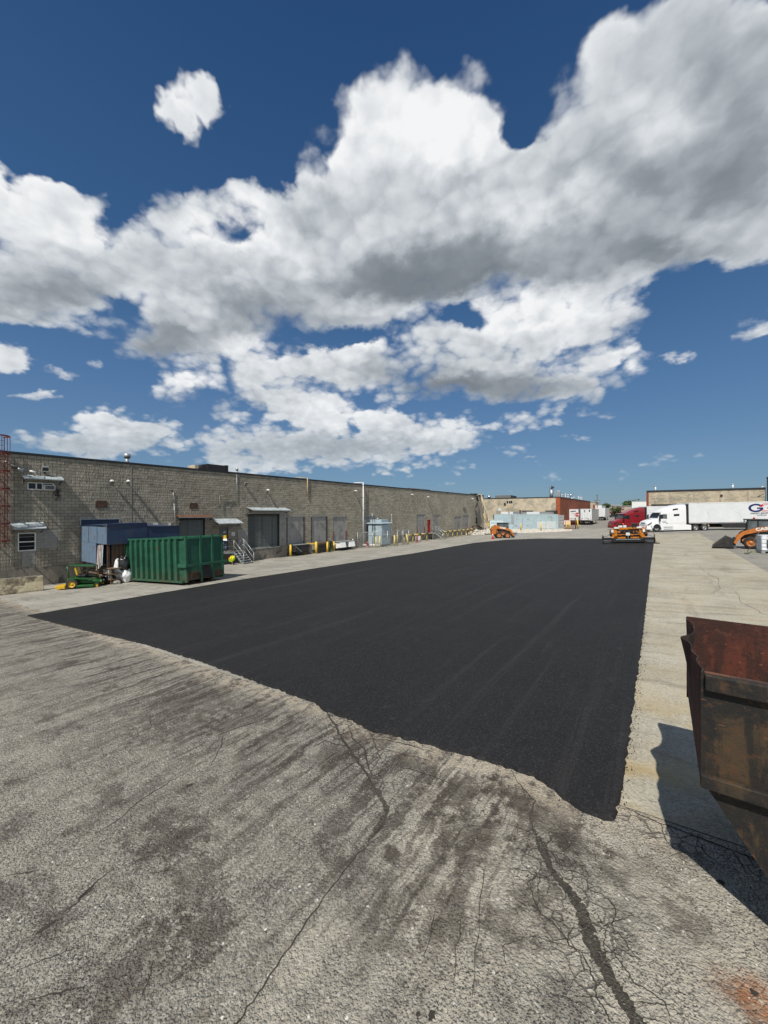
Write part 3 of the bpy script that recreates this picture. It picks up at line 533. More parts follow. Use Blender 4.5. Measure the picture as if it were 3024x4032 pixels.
def fresh_asphalt_mat():
    m, nt, b = principled('fresh_asphalt'); P = pos(nt)
    fine, rr, dd = aggregate(nt, P, 75, (.0045, .0045, .0048), (.0115, .0115, .0120), (.045, .0445, .044))
    c = nt.mix(nt.step(nt.noise(P, .6, 5, .66), .35, .66), (.0095, .0094, .0098), (.0160, .0158, .0164))
    seam = nt.math('ABSOLUTE', nt.math('SUBTRACT', nt.math('FRACT', nt.math('MULTIPLY', nt.math('ADD', nt.sep(P)[0], .35), 1/4.25)), .5)); c = nt.mix(nt.math('MULTIPLY', nt.step(seam, .492, .5), .5), c, (.008, .008, .0085))
    c = nt.mix(.55, c, fine)
    # roller drags and dusty wheel marks along the pulls
    PW = nt.vm('ADD', P, nt.vm('SCALE', nt.vm('SUBTRACT', nt.noise(P, .15, 2, .5, color=True), (.5, .5, .5)), .5))
    st = nt.noise(nt.vm('MULTIPLY', PW, (2.6, .045, 1)), 1.0, 6, .72)
    c = nt.mix(nt.math('MULTIPLY', nt.step(st, .52, .72), .30), c, (.052, .050, .047))
    dn = nt.noise(P, 3.2, 6, .72)
    c = nt.mix(nt.math('MULTIPLY', nt.step(dn, .58, .78), .42), c, (.075, .07, .06))
    nt.put(b.inputs['Base Color'], c)
    nt.put(b.inputs['Roughness'], nt.math('ADD', .62, nt.math('MULTIPLY', nt.noise(P, 1.2, 4, .6), .25)))
    b.inputs['Specular IOR Level'].default_value = .28
    bump(nt, b, nt.math('ADD', nt.math('MULTIPLY', dd, -.8), nt.math('MULTIPLY', nt.noise(P, 22, 4, .7), .8)), .7, .010)
    return m
M['fresh'] = fresh_asphalt_mat()
def silt_mat():
    m, nt, b = principled('damp_silt'); P = pos(nt); f, r, d = aggregate(nt, P, 85, (.018, .016, .012), (.062, .055, .041), (.17, .155, .12))
    c = nt.mix(nt.step(nt.noise(P, 9, 6, .7), .40, .62), f, (.060, .053, .039)); c = nt.mix(nt.math('MULTIPLY', nt.step(nt.noise(P, 16, 5, .7), .54, .64), .8), c, (.022, .019, .014))
    nt.put(b.inputs['Base Color'], c); b.inputs['Roughness'].default_value = .85; bump(nt, b, nt.math('ADD', d, nt.noise(P, 20, 5, .7)), 1.0, .012); return m
M['crack_dirt'] = silt_mat() or plain('damp_silt', (.058, .052, .04), .8, 0, .3, 9, (.032, .028, .022), .3, 14, 0, .5, 60)
M['crack_dark'] = plain('crack_shadow_soil', (.036, .031, .025), .95, 0, .3, 14)
M['gravel'] = plain('pale_limestone', (.50, .47, .41), .95, 0, .2, 4)
M['crumb'] = plain('asphalt_crumb', (.014, .014, .015), .7, 0, .3, 20)

# =================================================================== GROUND
def lin(a, b, n): return [a+(b-a)*i/n for i in range(n+1)]
def sheet(name, xs, ys, mat, dz, parent=None):
    mb = MB(); nx = len(xs)
    mb.v = [(x, y, gz(x, y)+dz) for y in ys for x in xs]
    mb.f = [(j*nx+i, j*nx+i+1, (j+1)*nx+i+1, (j+1)*nx+i) for j in range(len(ys)-1) for i in range(nx-1)]
    mb.sm = [True]*len(mb.f)
    return mb.build(name, mat, parent, fix=False)
XS = [-1500, -400, -120, -60, -40, -34.02, -34]+lin(-30, 0, 10)+lin(1, 12, 11)+[16, 24, 40, 80, 200, 600, 2000]
YS = [-900, -200, -40, 0, 20, 40, 60]+lin(64, 200, 34)+[240, 300, 500, 1000, 3000]
ground = kind(sheet('ground', XS, YS, M['yard'], 0), 'structure')
apron = kind(sheet('dock_apron_pavement', lin(-33, -.2, 8), [2.2]+lin(4, 60, 14)+lin(63, 90, 9), M['apron'], .004), 'structure')
strip_poly = None
def jag(pts, amp, step, rnd):
    out = []
    for a, b in zip(pts, pts[1:]):
        a, b = Vector((*a, 0)), Vector((*b, 0)); d = b-a; n = max(1, int(d.length/step)); nrm = Vector((-d.y, d.x, 0)).normalized()
        for i in range(n):
            p = a+d*i/n + nrm*rnd.gauss(0, amp)*(0 if i == 0 else 1); out.append((p.x, p.y))
    out.append(pts[-1]); return out
def poly_sheet(name, poly, mat, dz, skirt, parent=None):
    mb = MB(); n = len(poly)
    top = [(x, y, gz(x, y)+dz) for x, y in poly]
    cx = sum(p[0] for p in poly)/n; cy = sum(p[1] for p in poly)/n
    mb.add(top, [tuple(range(n))])
    low = []
    for i, (x, y) in enumerate(poly):
        px, py = poly[i-1]; qx, qy = poly[(i+1) % n]; t = Vector((qx-px, qy-py)); t = t.normalized() if t.length else Vector((1, 0))
        ox, oy = t.y, -t.x
        low.append((x+ox*skirt, y+oy*skirt, gz(x, y)-.004))
    mb.add(top+low, [(i, (i+1) % n, n+(i+1) % n, n+i) for i in range(n)])
    return mb.build(name, mat, parent)
rg = random.Random(4)
old = kind(sheet('old_pavement', lin(-45, 30, 30), [-40, -10, -4]+lin(0, 4.46, 6), M['old_asphalt'], .009), 'structure')
# pale concrete strip to the right of the new mat
ys_r = [4.46, 6, 10, 20, 30, 40, 52, 62.8]
sp = jag([(3.9, 4.46), (3.85, 30), (3.85, 62.6)], .012, .6, rg)+jag([(3.85, 62.6), (-.6, 62.6)], .02, .5, rg)+[(-.6, 40), (-.5, 4.46)]+jag([(-.5, 4.46), (3.9, 4.46)], .012, .2, rg)[1:-1]
strip = MB()
xsr = lin(-.7, 1, 4)+lin(2, 3.85, 4); 
strip = kind(sheet('concrete_strip', xsr, [4.46]+lin(6, 62.6, 18), M['strip'], .014), 'structure')
# fresh mat
edge = jag([(-19.6, 3.95), (-14.85, 4.25), (-10.99, 4.58), (-8.29, 4.61), (-5.97, 4.52), (-4.62, 4.50), (-4.36, 4.38), (-3.6, 4.34), (-3.3, 4.28), (-2.49, 4.40), (-1.71, 4.47), (-1.15, 4.48), (-.86, 4.32), (-.62, 4.19), (-.44, 4.18), (-.37, 4.28), (-.35, 4.61)], .014, .06, rg)
edge += jag([(-.35, 4.61), (-.36, 9.5), (-.48, 25), (-.58, 44.2)], .008, .07, rg)[1:]
edge += jag([(-.6, 44.3), (-4.9, 44.6), (-5.0, 52.3), (-13.5, 54.6), (-17.3, 52.6), (-19.3, 46), (-19.0, 31), (-20.0, 12.5), (-19.6, 3.95)], .02, .5, rg)[:-1]
fresh = kind(poly_sheet('fresh_asphalt', edge, M['fresh'], .045, .03), 'structure')

# open cracks filled with silt, laid as thin relief on the old pavement
def ribbon(mb, pts, widths, dz, rnd, sub=5):
    P = [Vector((*p, 0)) for p in pts]; C = []; W = []
    for i in range(len(P)-1):
        for k in range(sub):
            t = k/sub; q = P[i].lerp(P[i+1], t); d = P[i+1]-P[i]; nr = Vector((-d.y, d.x, 0)).normalized()
            C.append(q+nr*rnd.gauss(0, .10*d.length/sub+.002)); W.append(widths[i]+(widths[i+1]-widths[i])*t)
    C.append(P[-1]); W.append(widths[-1]); vs = []
    for i, q in enumerate(C):
        a = C[max(0, i-1)]; b2 = C[min(len(C)-1, i+1)]; d = b2-a; nr = Vector((-d.y, d.x, 0)).normalized() if d.length else Vector((1, 0, 0))
        for sgn in (-1, 1):
            p = q+nr*sgn*W[i]*.5*rnd.uniform(.55, 1.45); vs.append((p.x, p.y, gz(p.x, p.y)+dz))
    mb.add(vs, [(2*i, 2*i+1, 2*i+3, 2*i+2) for i in range(len(C)-1)])
rc = random.Random(3)
wide = MB(); under = MB()
ribbon(wide, [(-1.28, 4.27), (-1.05, 4.08), (-1.03, 3.83), (-.91, 3.63), (-.82, 3.49), (-.74, 3.36), (-.65, 3.29), (-.56, 3.23), (-.48, 3.14), (-.42, 3.03), (-.38, 2.92), (-.31, 2.84), (-.25, 2.75), (-.19, 2.70), (-.10, 2.60), (.0, 2.48)],
       [.01, .016, .02, .026, .04, .028, .04, .052, .062, .072, .072, .062, .055, .052, .06, .045], .0135, rc, 6)
wide.build('silt_crack', M['crack_dirt'], old, fix=False)
ribbon(under, [(-.91, 3.63), (-.82, 3.49), (-.74, 3.36), (-.65, 3.29), (-.56, 3.23), (-.48, 3.14), (-.42, 3.03), (-.38, 2.92), (-.31, 2.84), (-.25, 2.75), (-.19, 2.70), (-.10, 2.60), (.0, 2.48)], [.045, .06, .045, .058, .07, .08, .09, .09, .08, .072, .07, .08, .06], .0118, rc, 9)
under.build('crack_edge_shade', M['crack_dark'], old, fix=False)  # wider dark ribbon: painted shadow along the edges of the wide crack
mid = MB()
ribbon(mid, [(-2.57, 3.37), (-2.51, 3.35), (-2.34, 3.24), (-2.25, 3.17), (-2.20, 3.03), (-2.19, 2.94), (-2.17, 2.76)], [.01, .05, .045, .055, .065, .06, .015], .0135, rc, 6)
mid.build('silt_crack', M['crack_dirt'], old, fix=False)
CR = [
 ([(-4.36, 4.41), (-3.85, 4.11), (-3.39, 3.84), (-3.01, 3.62), (-2.74, 3.48), (-2.57, 3.37)], .042),
 ([(-3.68, 4.21), (-3.39, 3.98), (-3.12, 3.89), (-2.95, 3.72), (-2.71, 3.51)], .026), ([(-3.71, 3.56), (-3.69, 3.76), (-3.48, 3.76), (-3.33, 3.82)], .02),
 ([(-3.34, 4.27), (-3.11, 4.08), (-2.83, 3.84), (-2.76, 3.57)], .018), ([(-3.14, 4.12), (-2.95, 4.21), (-2.68, 4.25), (-2.29, 4.28)], .022),
 ([(-2.94, 4.0), (-2.69, 4.04), (-2.44, 4.08), (-2.14, 4.11)], .014), ([(-2.6, 3.72), (-2.63, 3.86), (-2.69, 3.98)], .008), ([(-2.53, 3.81), (-2.31, 3.86), (-2.02, 3.87), (-1.79, 3.87)], .018),
 ([(-3.85, 4.11), (-3.76, 4.31)], .014), ([(-3.61, 3.97), (-3.51, 4.17)], .014), ([(-3.3, 3.78), (-3.27, 3.98), (-3.18, 4.11)], .014), ([(-3.01, 3.62), (-2.98, 3.81), (-2.85, 3.83)], .014),
 ([(-1.4, 4.44), (-1.28, 4.27)], .014), ([(-.83, 3.54), (-.72, 3.52), (-.65, 3.40), (-.58, 3.44), (-.49, 3.44), (-.47, 3.53)], .010),
 ([(-.48, 3.44), (-.46, 3.33), (-.38, 3.34), (-.31, 3.32), (-.27, 3.26), (-.28, 3.13), (-.26, 3.08)], .010), ([(-.71, 3.31), (-.80, 3.22), (-.89, 3.24), (-1.04, 3.18)], .012),
 ([(-.86, 3.17), (-.78, 3.02), (-.71, 2.94), (-.62, 2.92), (-.52, 2.86), (-.50, 2.82), (-.42, 2.84)], .013), ([(-.43, 2.83), (-.39, 2.78), (-.33, 2.69), (-.32, 2.61), (-.27, 2.58), (-.22, 2.5)], .013),
 ([(-.29, 3.11), (-.22, 3.08), (-.15, 3.0), (-.11, 2.98)], .009), ([(-.33, 2.98), (-.27, 2.95), (-.2, 2.89), (-.14, 2.82), (-.04, 2.82), (.02, 2.8), (.04, 2.73)], .011),
 ([(-.51, 2.86), (-.52, 2.91), (-.49, 2.98)], .012), ([(-.42, 2.84), (-.60, 2.79), (-.70, 2.77), (-.77, 2.71), (-.87, 2.58), (-.83, 2.5), (-.79, 2.46)], .007),
 ([(-.38, 3.17), (-.33, 3.09), (-.26, 3.18), (-.20, 3.24), (-.16, 3.30)], .009), ([(-.48, 3.77), (-.44, 3.64), (-.37, 3.65), (-.29, 3.63)], .006), ([(-.32, 2.61), (-.38, 2.57), (-.43, 2.56)], .007),
 ([(-.32, 2.70), (-.25, 2.68)], .009), ([(-.12, 2.72), (-.05, 2.75), (.07, 2.82)], .010), ([(-.31, 3.07), (-.31, 2.96), (-.29, 2.87)], .012),
 ([(-2.12, 2.86), (-2.17, 2.59), (-2.13, 2.15), (-2.10, 1.89), (-2.06, 1.61), (-2.03, 1.44), (-2.0, 1.2), (-1.98, .6)], .013),
 ([(-4.66, 2.42), (-4.64, 2.09), (-4.6, 1.81), (-4.48, 1.59), (-4.47, 1.39)], .012), ([(-3.75, .96), (-3.76, 1.06), (-3.84, 1.18), (-3.86, 1.33)], .016), ([(-4.43, .94), (-4.62, .75)], .012),
 ([(-3.39, 1.64), (-3.55, 1.48)], .009), ([(-3.33, .95), (-3.44, .78), (-3.51, .66)], .010), ([(-3.01, .89), (-3.14, .74), (-3.22, .66)], .016), ([(-2.8, 1.2), (-2.7, 1.13), (-2.62, 1.04)], .007),
 ([(-1.35, 2.49), (-1.26, 2.21)], .009), ([(-1.18, 2.59), (-1.03, 2.16)], .009), ([(-1.20, 3.06), (-.93, 2.20)], .008),
 ([(-5.11, 3.05), (-5.08, 3.21), (-4.98, 3.49), (-4.81, 3.86)], .022), ([(-5.05, 3.08), (-4.83, 2.94), (-4.53, 2.61)], .018), ([(-4.75, 2.96), (-4.73, 3.20)], .016), ([(-6.65, 2.81), (-6.24, 2.65), (-6.15, 2.55)], .012),
 ([(-.32, 4.46), (-.05, 4.40), (.3, 4.38), (.75, 4.33), (1.4, 4.30)], .018), ([(.0, 4.4), (.02, 4.22), (.1, 4.1)], .012), ([(.25, 4.38), (.3, 4.2), (.42, 4.12)], .012), ([(.02, 4.22), (-.12, 4.12)], .010), ([(.3, 4.2), (.12, 4.1), (.05, 4.0)], .010), ([(.5, 4.35), (.55, 4.15)], .010),
]
for pts, w in CR:
    w *= .72; mb = MB(); ribbon(mb, pts, [w*.5]+[w]*(len(pts)-2)+[w*.35] if len(pts) > 2 else [w, w*.5], .0125, rc, 7)
    mb.build('crack', M['crack_dark'], old, fix=False)
# hairline cracks in the pale strip
for pts, w in (([(1.9, 21.5), (1.75, 18.6), (1.35, 17.2)], .010), ([(2.1, 18), (2.0, 16), (2.25, 14.6), (2.3, 12.6), (2.5, 10.8)], .009), ([(1.5, 26), (1.7, 22.5), (1.95, 21)], .010)):
    mb = MB(); ribbon(mb, pts, [w]*len(pts), .018, rc, 6); mb.build('crack', M['crack_dark'], strip, fix=False)
# dark spalls
def blob_patch(name, c, rx, ry, ang, mat, dz, parent, n=16):
    mb = MB(); vs = []
    for i in range(n):
        a = 2*math.pi*i/n; k = rc.uniform(.7, 1.15); x, y = rx*k*math.cos(a), ry*k*math.sin(a)
        X = c[0]+x*math.cos(ang)-y*math.sin(ang); Y = c[1]+x*math.sin(ang)+y*math.cos(ang); vs.append((X, Y, gz(X, Y)+dz))
    mb.add(vs, [tuple(range(n))]); return mb.build(name, mat, parent, fix=False)
for (c, rx, ry, a) in (((-3.72, .85), .065, .022, 1.5), ((-3.80, 1.12), .06, .018, 1.9), ((.45, 3.15), .022, .02, 0), ((.37, 3.94), .03, .025, .3), ((-1.09, 1.99), .02, .03, 0), ((-4.38, 2.26), .03, .035, 0), ((-1.16, 1.95), .012, .015, 0)):
    blob_patch('spall', c, rx, ry, a, M['crack_dark'], .0125, old)

# crumbs of the new mix along its edge and stones on the old pavement
cr = MB()
for k in range(2600):
    if rc.random() < .62:
        i = rc.randrange(0, 420); x, y = edge[min(i, len(edge)-1)]; 
        if y > 14: continue
        s = rc.choice((-1, 1)); x += rc.gauss(0, .05); y += rc.gauss(0, .05)
    else:
        y = 4.4+abs(rc.gauss(0, 5)); x = -.37+rc.gauss(0, .06)
    q = rc.uniform(.004, .014); z = gz(x, y)+.016
    if rc.random() < .5: z += .0
    vs = [(x+rc.uniform(-q, q), y+rc.uniform(-q, q), z) for _ in range(3)]+[(x, y, z+q*1.2)]
    cr.add(vs, [(0, 1, 2), (0, 1, 3), (1, 2, 3), (2, 0, 3)])
crumbs = cr.build('asphalt_crumbs', M['crumb']); kind(crumbs, 'stuff'); tag(crumbs, 'loose black crumbs of new mix along the mat edge', 'gravel')

gb = MB(); gw = MB(); rgt = random.Random(77)
for k in range(9000):
    y = 4.35-abs(rgt.gauss(0, 1.9)); x = rgt.uniform(-9, 1.3)
    if y < -.5 or (x < -5 and y < 1.2): continue
    q = rgt.choice((.0025, .003, .004, .005, .007)); z = gz(x, y)+.009
    vs = [(x+rgt.uniform(-q, q), y+rgt.uniform(-q, q), z) for _ in range(3)]+[(x+rgt.uniform(-q, q)*.4, y+rgt.uniform(-q, q)*.4, z+q*1.2)]
    (gw if rgt.random() < .6 else gb).add(vs, [(0, 1, 2), (0, 1, 3), (1, 2, 3), (2, 0, 3)])
o = kind(gw.build('pale_grit', M['gravel'], fix=False), 'stuff'); tag(o, 'loose pale grit scattered over the old pavement', 'gravel')
o = kind(gb.build('dark_grit', M['crumb'], fix=False), 'stuff'); tag(o, 'loose dark grit scattered over the old pavement', 'gravel')

# =================================================================== WAREHOUSE
XW = -31.8; Y0, Y1 = -14.0, 81.8; ZB, ZT = -.58, 6.42
wh = thing('warehouse', 'long low grey ribbed block warehouse with dock doors along the left', 'building', (XW, 0, 0))
# openings (y0, y1, z0, z1)
WIN_UP = (6.38, 7.66, 4.29, 4.75); WIN_LO = (5.94, 6.78, .50, 1.62); TRANSOM = (9.04, 11.39, 1.99, 2.43)
SH1 = (15.63, 17.79, ZB, 2.43); DOOR = (19.13, 19.99, ZB, 1.54); SH2 = (21.99, 25.72, ZB, 2.72)
PANELS = [(26.72, 29.05, ZB, 2.37), (30.17, 32.55, ZB, 2.38), (33.68, 35.99, ZB, 2.28), (39.40, 41.9, ZB, 2.29), (53.08, 55.44, ZB, 2.48), (58.6, 60.8, ZB, 2.37), (66.93, 69.6, ZB, 1.97), (70.6, 73.4, ZB, 2.2)]
RDOOR = (56.52, 57.46, ZB, 1.61)
INF1 = (6.78, 7.85, .59, 1.81); INF2 = (6.13, 6.78, -.46, .50)
OPEN = [WIN_UP, WIN_LO, TRANSOM, SH1, DOOR, SH2, RDOOR, INF1, INF2]+PANELS
def subtract(rects, o):
    out = []
    for (a, b, c, d) in rects:
        if o[0] >= b-1e-6 or o[1] <= a+1e-6 or o[2] >= d-1e-6 or o[3] <= c+1e-6: out.append((a, b, c, d)); continue
        l, r, lo, hi = max(a, o[0]), min(b, o[1]), max(c, o[2]), min(d, o[3])
        if l-a > .012: out.append((a, l, c, d))
        if b-r > .012: out.append((r, b, c, d))
        if lo-c > .012: out.append((l, r, c, lo))
        if d-hi > .012: out.append((l, r, hi, d))
    return out
def cut(rect, opens):
    rs = [rect]
    for o in opens: rs = subtract(rs, o)
    return rs
# backing wall with reveals (local x: 0 is the mortar plane)
mb = MB()
for (a, b, c, d) in cut((Y0, Y1, ZB, ZT), OPEN): mb.quad((-.018, a, c), (-.018, b, c), (-.018, b, d), (-.018, a, d))
for (a, b, c, d) in OPEN:
    for q in (((-.012, a, c), (-.30, a, c), (-.30, a, d), (-.012, a, d)), ((-.012, b, c), (-.30, b, c), (-.30, b, d), (-.012, b, d)), ((-.012, a, d), (-.30, a, d), (-.30, b, d), (-.012, b, d)), ((-.012, a, c), (-.30, a, c), (-.30, b, c), (-.012, b, c))): mb.quad(*q)
    mb.quad((-.30, a, c), (-.30, b, c), (-.30, b, d), (-.30, a, d))
wall = mb.build('wall', M['mortar'], wh, fix=False)
mb = MB(); mb.box(-60, -.31, Y0, Y1, -2.2, 6.30); mb.box(-60, -.013, Y1-.25, Y1, -2.2, 6.42); mb.box(-60, -.013, Y0, Y0+.25, -2.2, 6.42)
mb.build('rear_shell', M['roof_grey'], wh)
# ribbed blocks: 40 x 20 cm, six split ribs each, running bond
rb = random.Random(21)
def block_verts(L, Hh, ribs, rnd, jit):
    """open-backed shell: front profile of rounded ribs; local origin at low left corner"""
    prof = []; p = L/ribs
    for i in range(ribs):
        d = .024
        j = lambda s=1: rnd.uniform(-jit, jit)*s
        prof += [(i*p+.004+j(.3), -.016), (i*p+p*.24+j(), .016+j()), (i*p+p*.72+j(), .018+j())]
    prof += [(L-.002, -.012)]
    n = len(prof); vs = []
    for z in (.0, Hh): vs += [(x, y, z) for (y, x) in prof]
    fs = [(i, i+1, n+i+1, n+i) for i in range(n-1)]
    fs += [tuple(range(n))[::-1], tuple(range(n, 2*n))]
    return vs, fs
variants = []
for k in range(6):
    v, f = block_verts(.388, .184, 6, rb, .004); me = bpy.data.meshes.new('block'); me.from_pydata(v, [], f); me.materials.append(M['block']); variants.append(me)
rest = MB(); parts = []
course = 0; z = ZB
while z < ZT-.05:
    off = 0 if course % 2 == 0 else -.2; y = Y0+off
    while y < Y1:
        rect = (max(y, Y0), min(y+.4, Y1), z, min(z+.2, ZT))
        rs = cut(rect, OPEN) if rect[1]-rect[0] > .03 else []
        for (a, b, c, d) in rs:
            if b-a < .03 or d-c < .03: continue
            if 5.05 < a < 8.75: parts.append((a, b, c, d))
            elif b > 2.5:
                far = a > 42
                v, f = block_verts(b-a-.008, d-c-.016, max(1, round((b-a)/(.133 if far else .0667))), rb, .006 if not far else .012)
                ox = rb.gauss(0, .003); rest.add([(p[0]+ox, p[1]+a+.004, p[2]+c+.005) for p in v], f)
            else:
                rest.add([(.01, a+.004, c+.005), (.01, b-.004, c+.005), (.01, b-.004, d-.005), (.01, a+.004, d-.005)], [(0, 1, 2, 3)])
        y += .4
    z += .2; course += 1
parts.sort(key=lambda r: r[0]); keep, extra = parts[:300], parts[300:]
for (a, b, c, d) in extra:
    v, f = block_verts(b-a-.008, d-c-.010, max(1, round((b-a)/.0667)), rb, .006); rest.add([(p[0], p[1]+a+.004, p[2]+c+.005) for p in v], f)
for (a, b, c, d) in keep:
    if abs(b-a-.4) < .01 and abs(d-c-.2) < .01: me = rb.choice(variants)
    else:
        v, f = block_verts(b-a-.008, d-c-.010, max(1, round((b-a)/.0667)), rb, .004); me = bpy.data.meshes.new('block'); me.from_pydata(v, [], f); me.materials.append(M['block'])
    o = link('block', me, None, wall); o.location = (rb.gauss(0, .003), a+.004, c+.005)
o = rest.build('block_courses', M['block'], wall, fix=False); kind(o, 'stuff')
# coping
mb = MB(); mb.box(-.35, .06, Y0, Y1+.06, 6.42, 6.56); mb.build('coping', M['black_trim'], wh)
# movement joints
for yj in (12.14, 40.46): MB().box(-.005, .034, yj-.02, yj+.02, ZB, 6.42).build('movement_joint', M['concrete'], wh)
# dock-height footing and sills
mb = MB(); mb.box(-.30, .05, Y0, 8.98, -2.3, ZB); mb.build('footing', M['dock_concrete'], wh)
mb = MB(); mb.box(-.30, .02, 8.98, 21.99, -2.3, ZB-.002); mb.build('footing', M['dock_concrete'], wh)
mb = MB(); mb.box(-.30, .16, 21.99, 26.60, -2.3, ZB-.01); mb.build('dock_face', M['dock_concrete'], wh, .015)
mb = MB(); mb.box(-.30, .03, 26.60, Y1, -2.3, ZB-.002); mb.build('footing', M['dock_concrete'], wh)
MB().box(-.1, .19, 22.0, 25.7, ZB-.09, ZB-.012).build('sill_angle', M['galv'], wh)
# windows
def window(name, o, mull_y, mull_z, fw=.055):
    a, b, c, d = o
    fr = MB(); fr.box(-.10, .035, a, a+fw, c, d); fr.box(-.10, .035, b-fw, b, c, d); fr.box(-.10, .034, a+fw, b-fw, c, c+fw); fr.box(-.10, .034, a+fw, b-fw, d-fw, d)
    for y in mull_y: fr.box(-.09, .033, y-.03, y+.03, c+fw, d-fw)
    for q in mull_z: fr.box(-.09, .032, a+fw, b-fw, q-.03, q+.03)
    w = MB().box(-.28, -.26, a, b, c, d).build(name, M['black'], wh)
    fr.build('window_frame', M['white'], w)
    ys = [a+fw]+[v for y in mull_y for v in (y-.03, y+.03)]+[b-fw]; zs = [c+fw]+[v for q in mull_z for v in (q-.03, q+.03)]+[d-fw]
    for i in range(0, len(ys), 2):
        for j in range(0, len(zs), 2): MB().box(-.06, -.05, ys[i], ys[i+1], zs[j], zs[j+1]).build('pane', M['glass'], w)
    return w
window('window', WIN_UP, (6.80, 7.10), ())
wl = window('window', WIN_LO, (), (1.06,))
for q in (.78, 1.36): MB().box(-.045, -.03, 5.99, 6.73, q-.012, q+.012).build('blind_slat', M['grey_plastic'], wl)
mb = MB(); a, b, c, d = TRANSOM; mb.box(-.12, -.10, a, b, c, d); w = mb.build('transom_window', M['blue_dark'], wh)
fr = MB(); fr.box(-.1, .04, a-.02, b+.02, d-.05, d); fr.box(-.1, .04, a, a+.05, c, d-.05); fr.box(-.1, .04, b-.05, b, c, d-.05); fr.build('window_frame', M['galv'], w)
# smooth infill blocks where old openings were closed
for (a, b, c, d) in (INF1, INF2):
    pan = MB().box(-.10, -.03, a, b, c, d).build('infill', M['mortar'], wh); z = c; k = 0
    while z < d-.03:
        y = a-(.2 if k % 2 else 0)
        while y < b-.02:
            y_a, y_b = max(a, y), min(b, y+.4)
            if y_b-y_a > .04: MB().box(-.03, .012+rb.uniform(-.002, .002), y_a+.004, y_b-.004, z+.004, min(d, z+.2)-.004).build('infill_block', M['smooth_block'], pan)
            y += .4
        z += .2; k += 1
# awnings
def awning(name, a, b, zi, zo, p, mat, lip=.05, post=True):
    mb = MB()
    mb.add([(.03, a, zi), (.03, b, zi), (p, b, zo), (p, a, zo), (.03, a, zi-.02), (.03, b, zi-.02), (p, b, zo-.02), (p, a, zo-.02)], [(0, 1, 2, 3), (4, 7, 6, 5), (0, 3, 7, 4), (1, 5, 6, 2), (3, 2, 6, 7), (0, 4, 5, 1)])
    n = max(3, int((b-a)/.32)); L = math.hypot(p-.03, zo-zi)
    for i in range(n+1):
        y = a+(b-a)*i/n; mb.bar((.035, y, zi+.012), (p, y, zo+.012), .03, .02)
    o = mb.build(name, mat, wh)
    f = MB(); f.box(p-.01, p+.02, a, b, zo-lip-.02, zo-.021); f.build('drip_edge', M['galv'], o)
    if post:
        f = MB()
        for y in (a+.08, b-.08): f.bar((.03, y, zo-.30), (p-.05, y, zo-.05), .04, .04)
        f.build('bracket', M['dark_metal'], o)
    return o
awning('awning', 6.10, 8.02, 5.20, 4.98, .62, M['galv_roof'])
awning('awning', 5.60, 7.10, 2.26, 1.92, .85, M['galv_roof'])
awning('awning', 15.32, 18.30, 2.62, 2.50, .55, M['rust'])
awning('awning', 18.38, 20.75, 2.30, 1.92, 1.15, M['galv_roof'])
awning('awning', 21.84, 26.40, 3.34, 3.08, 1.05, M['galv_roof'])
# roller shutters: slats one by one
def shutter(o, xs, slat=.11, mat='shutter'):
    a, b, c, d = o
    s = MB().box(xs-.06, xs-.04, a, b, c, d).build('roller_shutter', M['dark_metal'], wh); z = c+.05; proto = None
    MB().box(xs-.04, xs+.03, a+.05, b-.05, c, c+.05).build('bottom_bar', M['galv'], s)
    base = MB(); base.add([(xs-.03, a+.06, 0), (xs-.03, b-.06, 0), (xs+.005, b-.06, .03), (xs+.005, a+.06, .03), (xs+.005, b-.06, slat-.03), (xs+.005, a+.06, slat-.03), (xs-.03, b-.06, slat), (xs-.03, a+.06, slat)], [(0, 1, 2, 3), (3, 2, 4, 5), (5, 4, 6, 7)])
    me = base.mesh('slat'); me.materials.append(M[mat])
    while z < d-.22:
        q = link('slat', me, None, s); q.location = (0, 0, z); z += slat
    MB().box(xs-.03, xs+.10, a, b, d-.20, d).build('hood', M['dark_metal'], s)
    for y in (a, b-.06): MB().box(xs-.03, xs+.07, y, y+.06, c, d-.20).build('guide_rail', M['dark_metal'], s)
shutter(SH1, -.18); shutter(SH2, -.20, .13)
# jambs of the big dock door
mb = MB(); mb.box(-.02, .05, 25.72, 26.60, ZB, 2.95); mb.build('door_jamb', M['smooth_block'], wh)
mb = MB(); mb.box(-.02, .05, 21.60, 25.72, 2.72, 2.95); mb.build('lintel', M['smooth_block'], wh)
mb = MB(); mb.box(-.02, .04, 20.95, 21.99, ZB, 1.3); mb.build('door_jamb', M['smooth_block'], wh)
# personnel doors
def pdoor(o, mat, frm):
    a, b, c, d = o; dd = MB().box(-.14, -.09, a+.05, b-.05, c, d-.05).build('door', mat, wh)
    f = MB(); f.box(-.15, .03, a, a+.05, c, d); f.box(-.15, .03, b-.05, b, c, d); f.box(-.15, .029, a+.05, b-.05, d-.05, d); f.build('door_frame', frm, dd)
    MB().cyl((-.09, b-.13, c+1.0), (-.03, b-.13, c+1.0), .02).cyl((-.035, b-.13, c+1.0), (-.035, b-.25, c+1.0), .013).build('door_handle', M['galv'], dd)
pdoor(DOOR, M['door_grey'], M['door_grey']); pdoor(RDOOR, M['red_paint'], M['red_paint'])
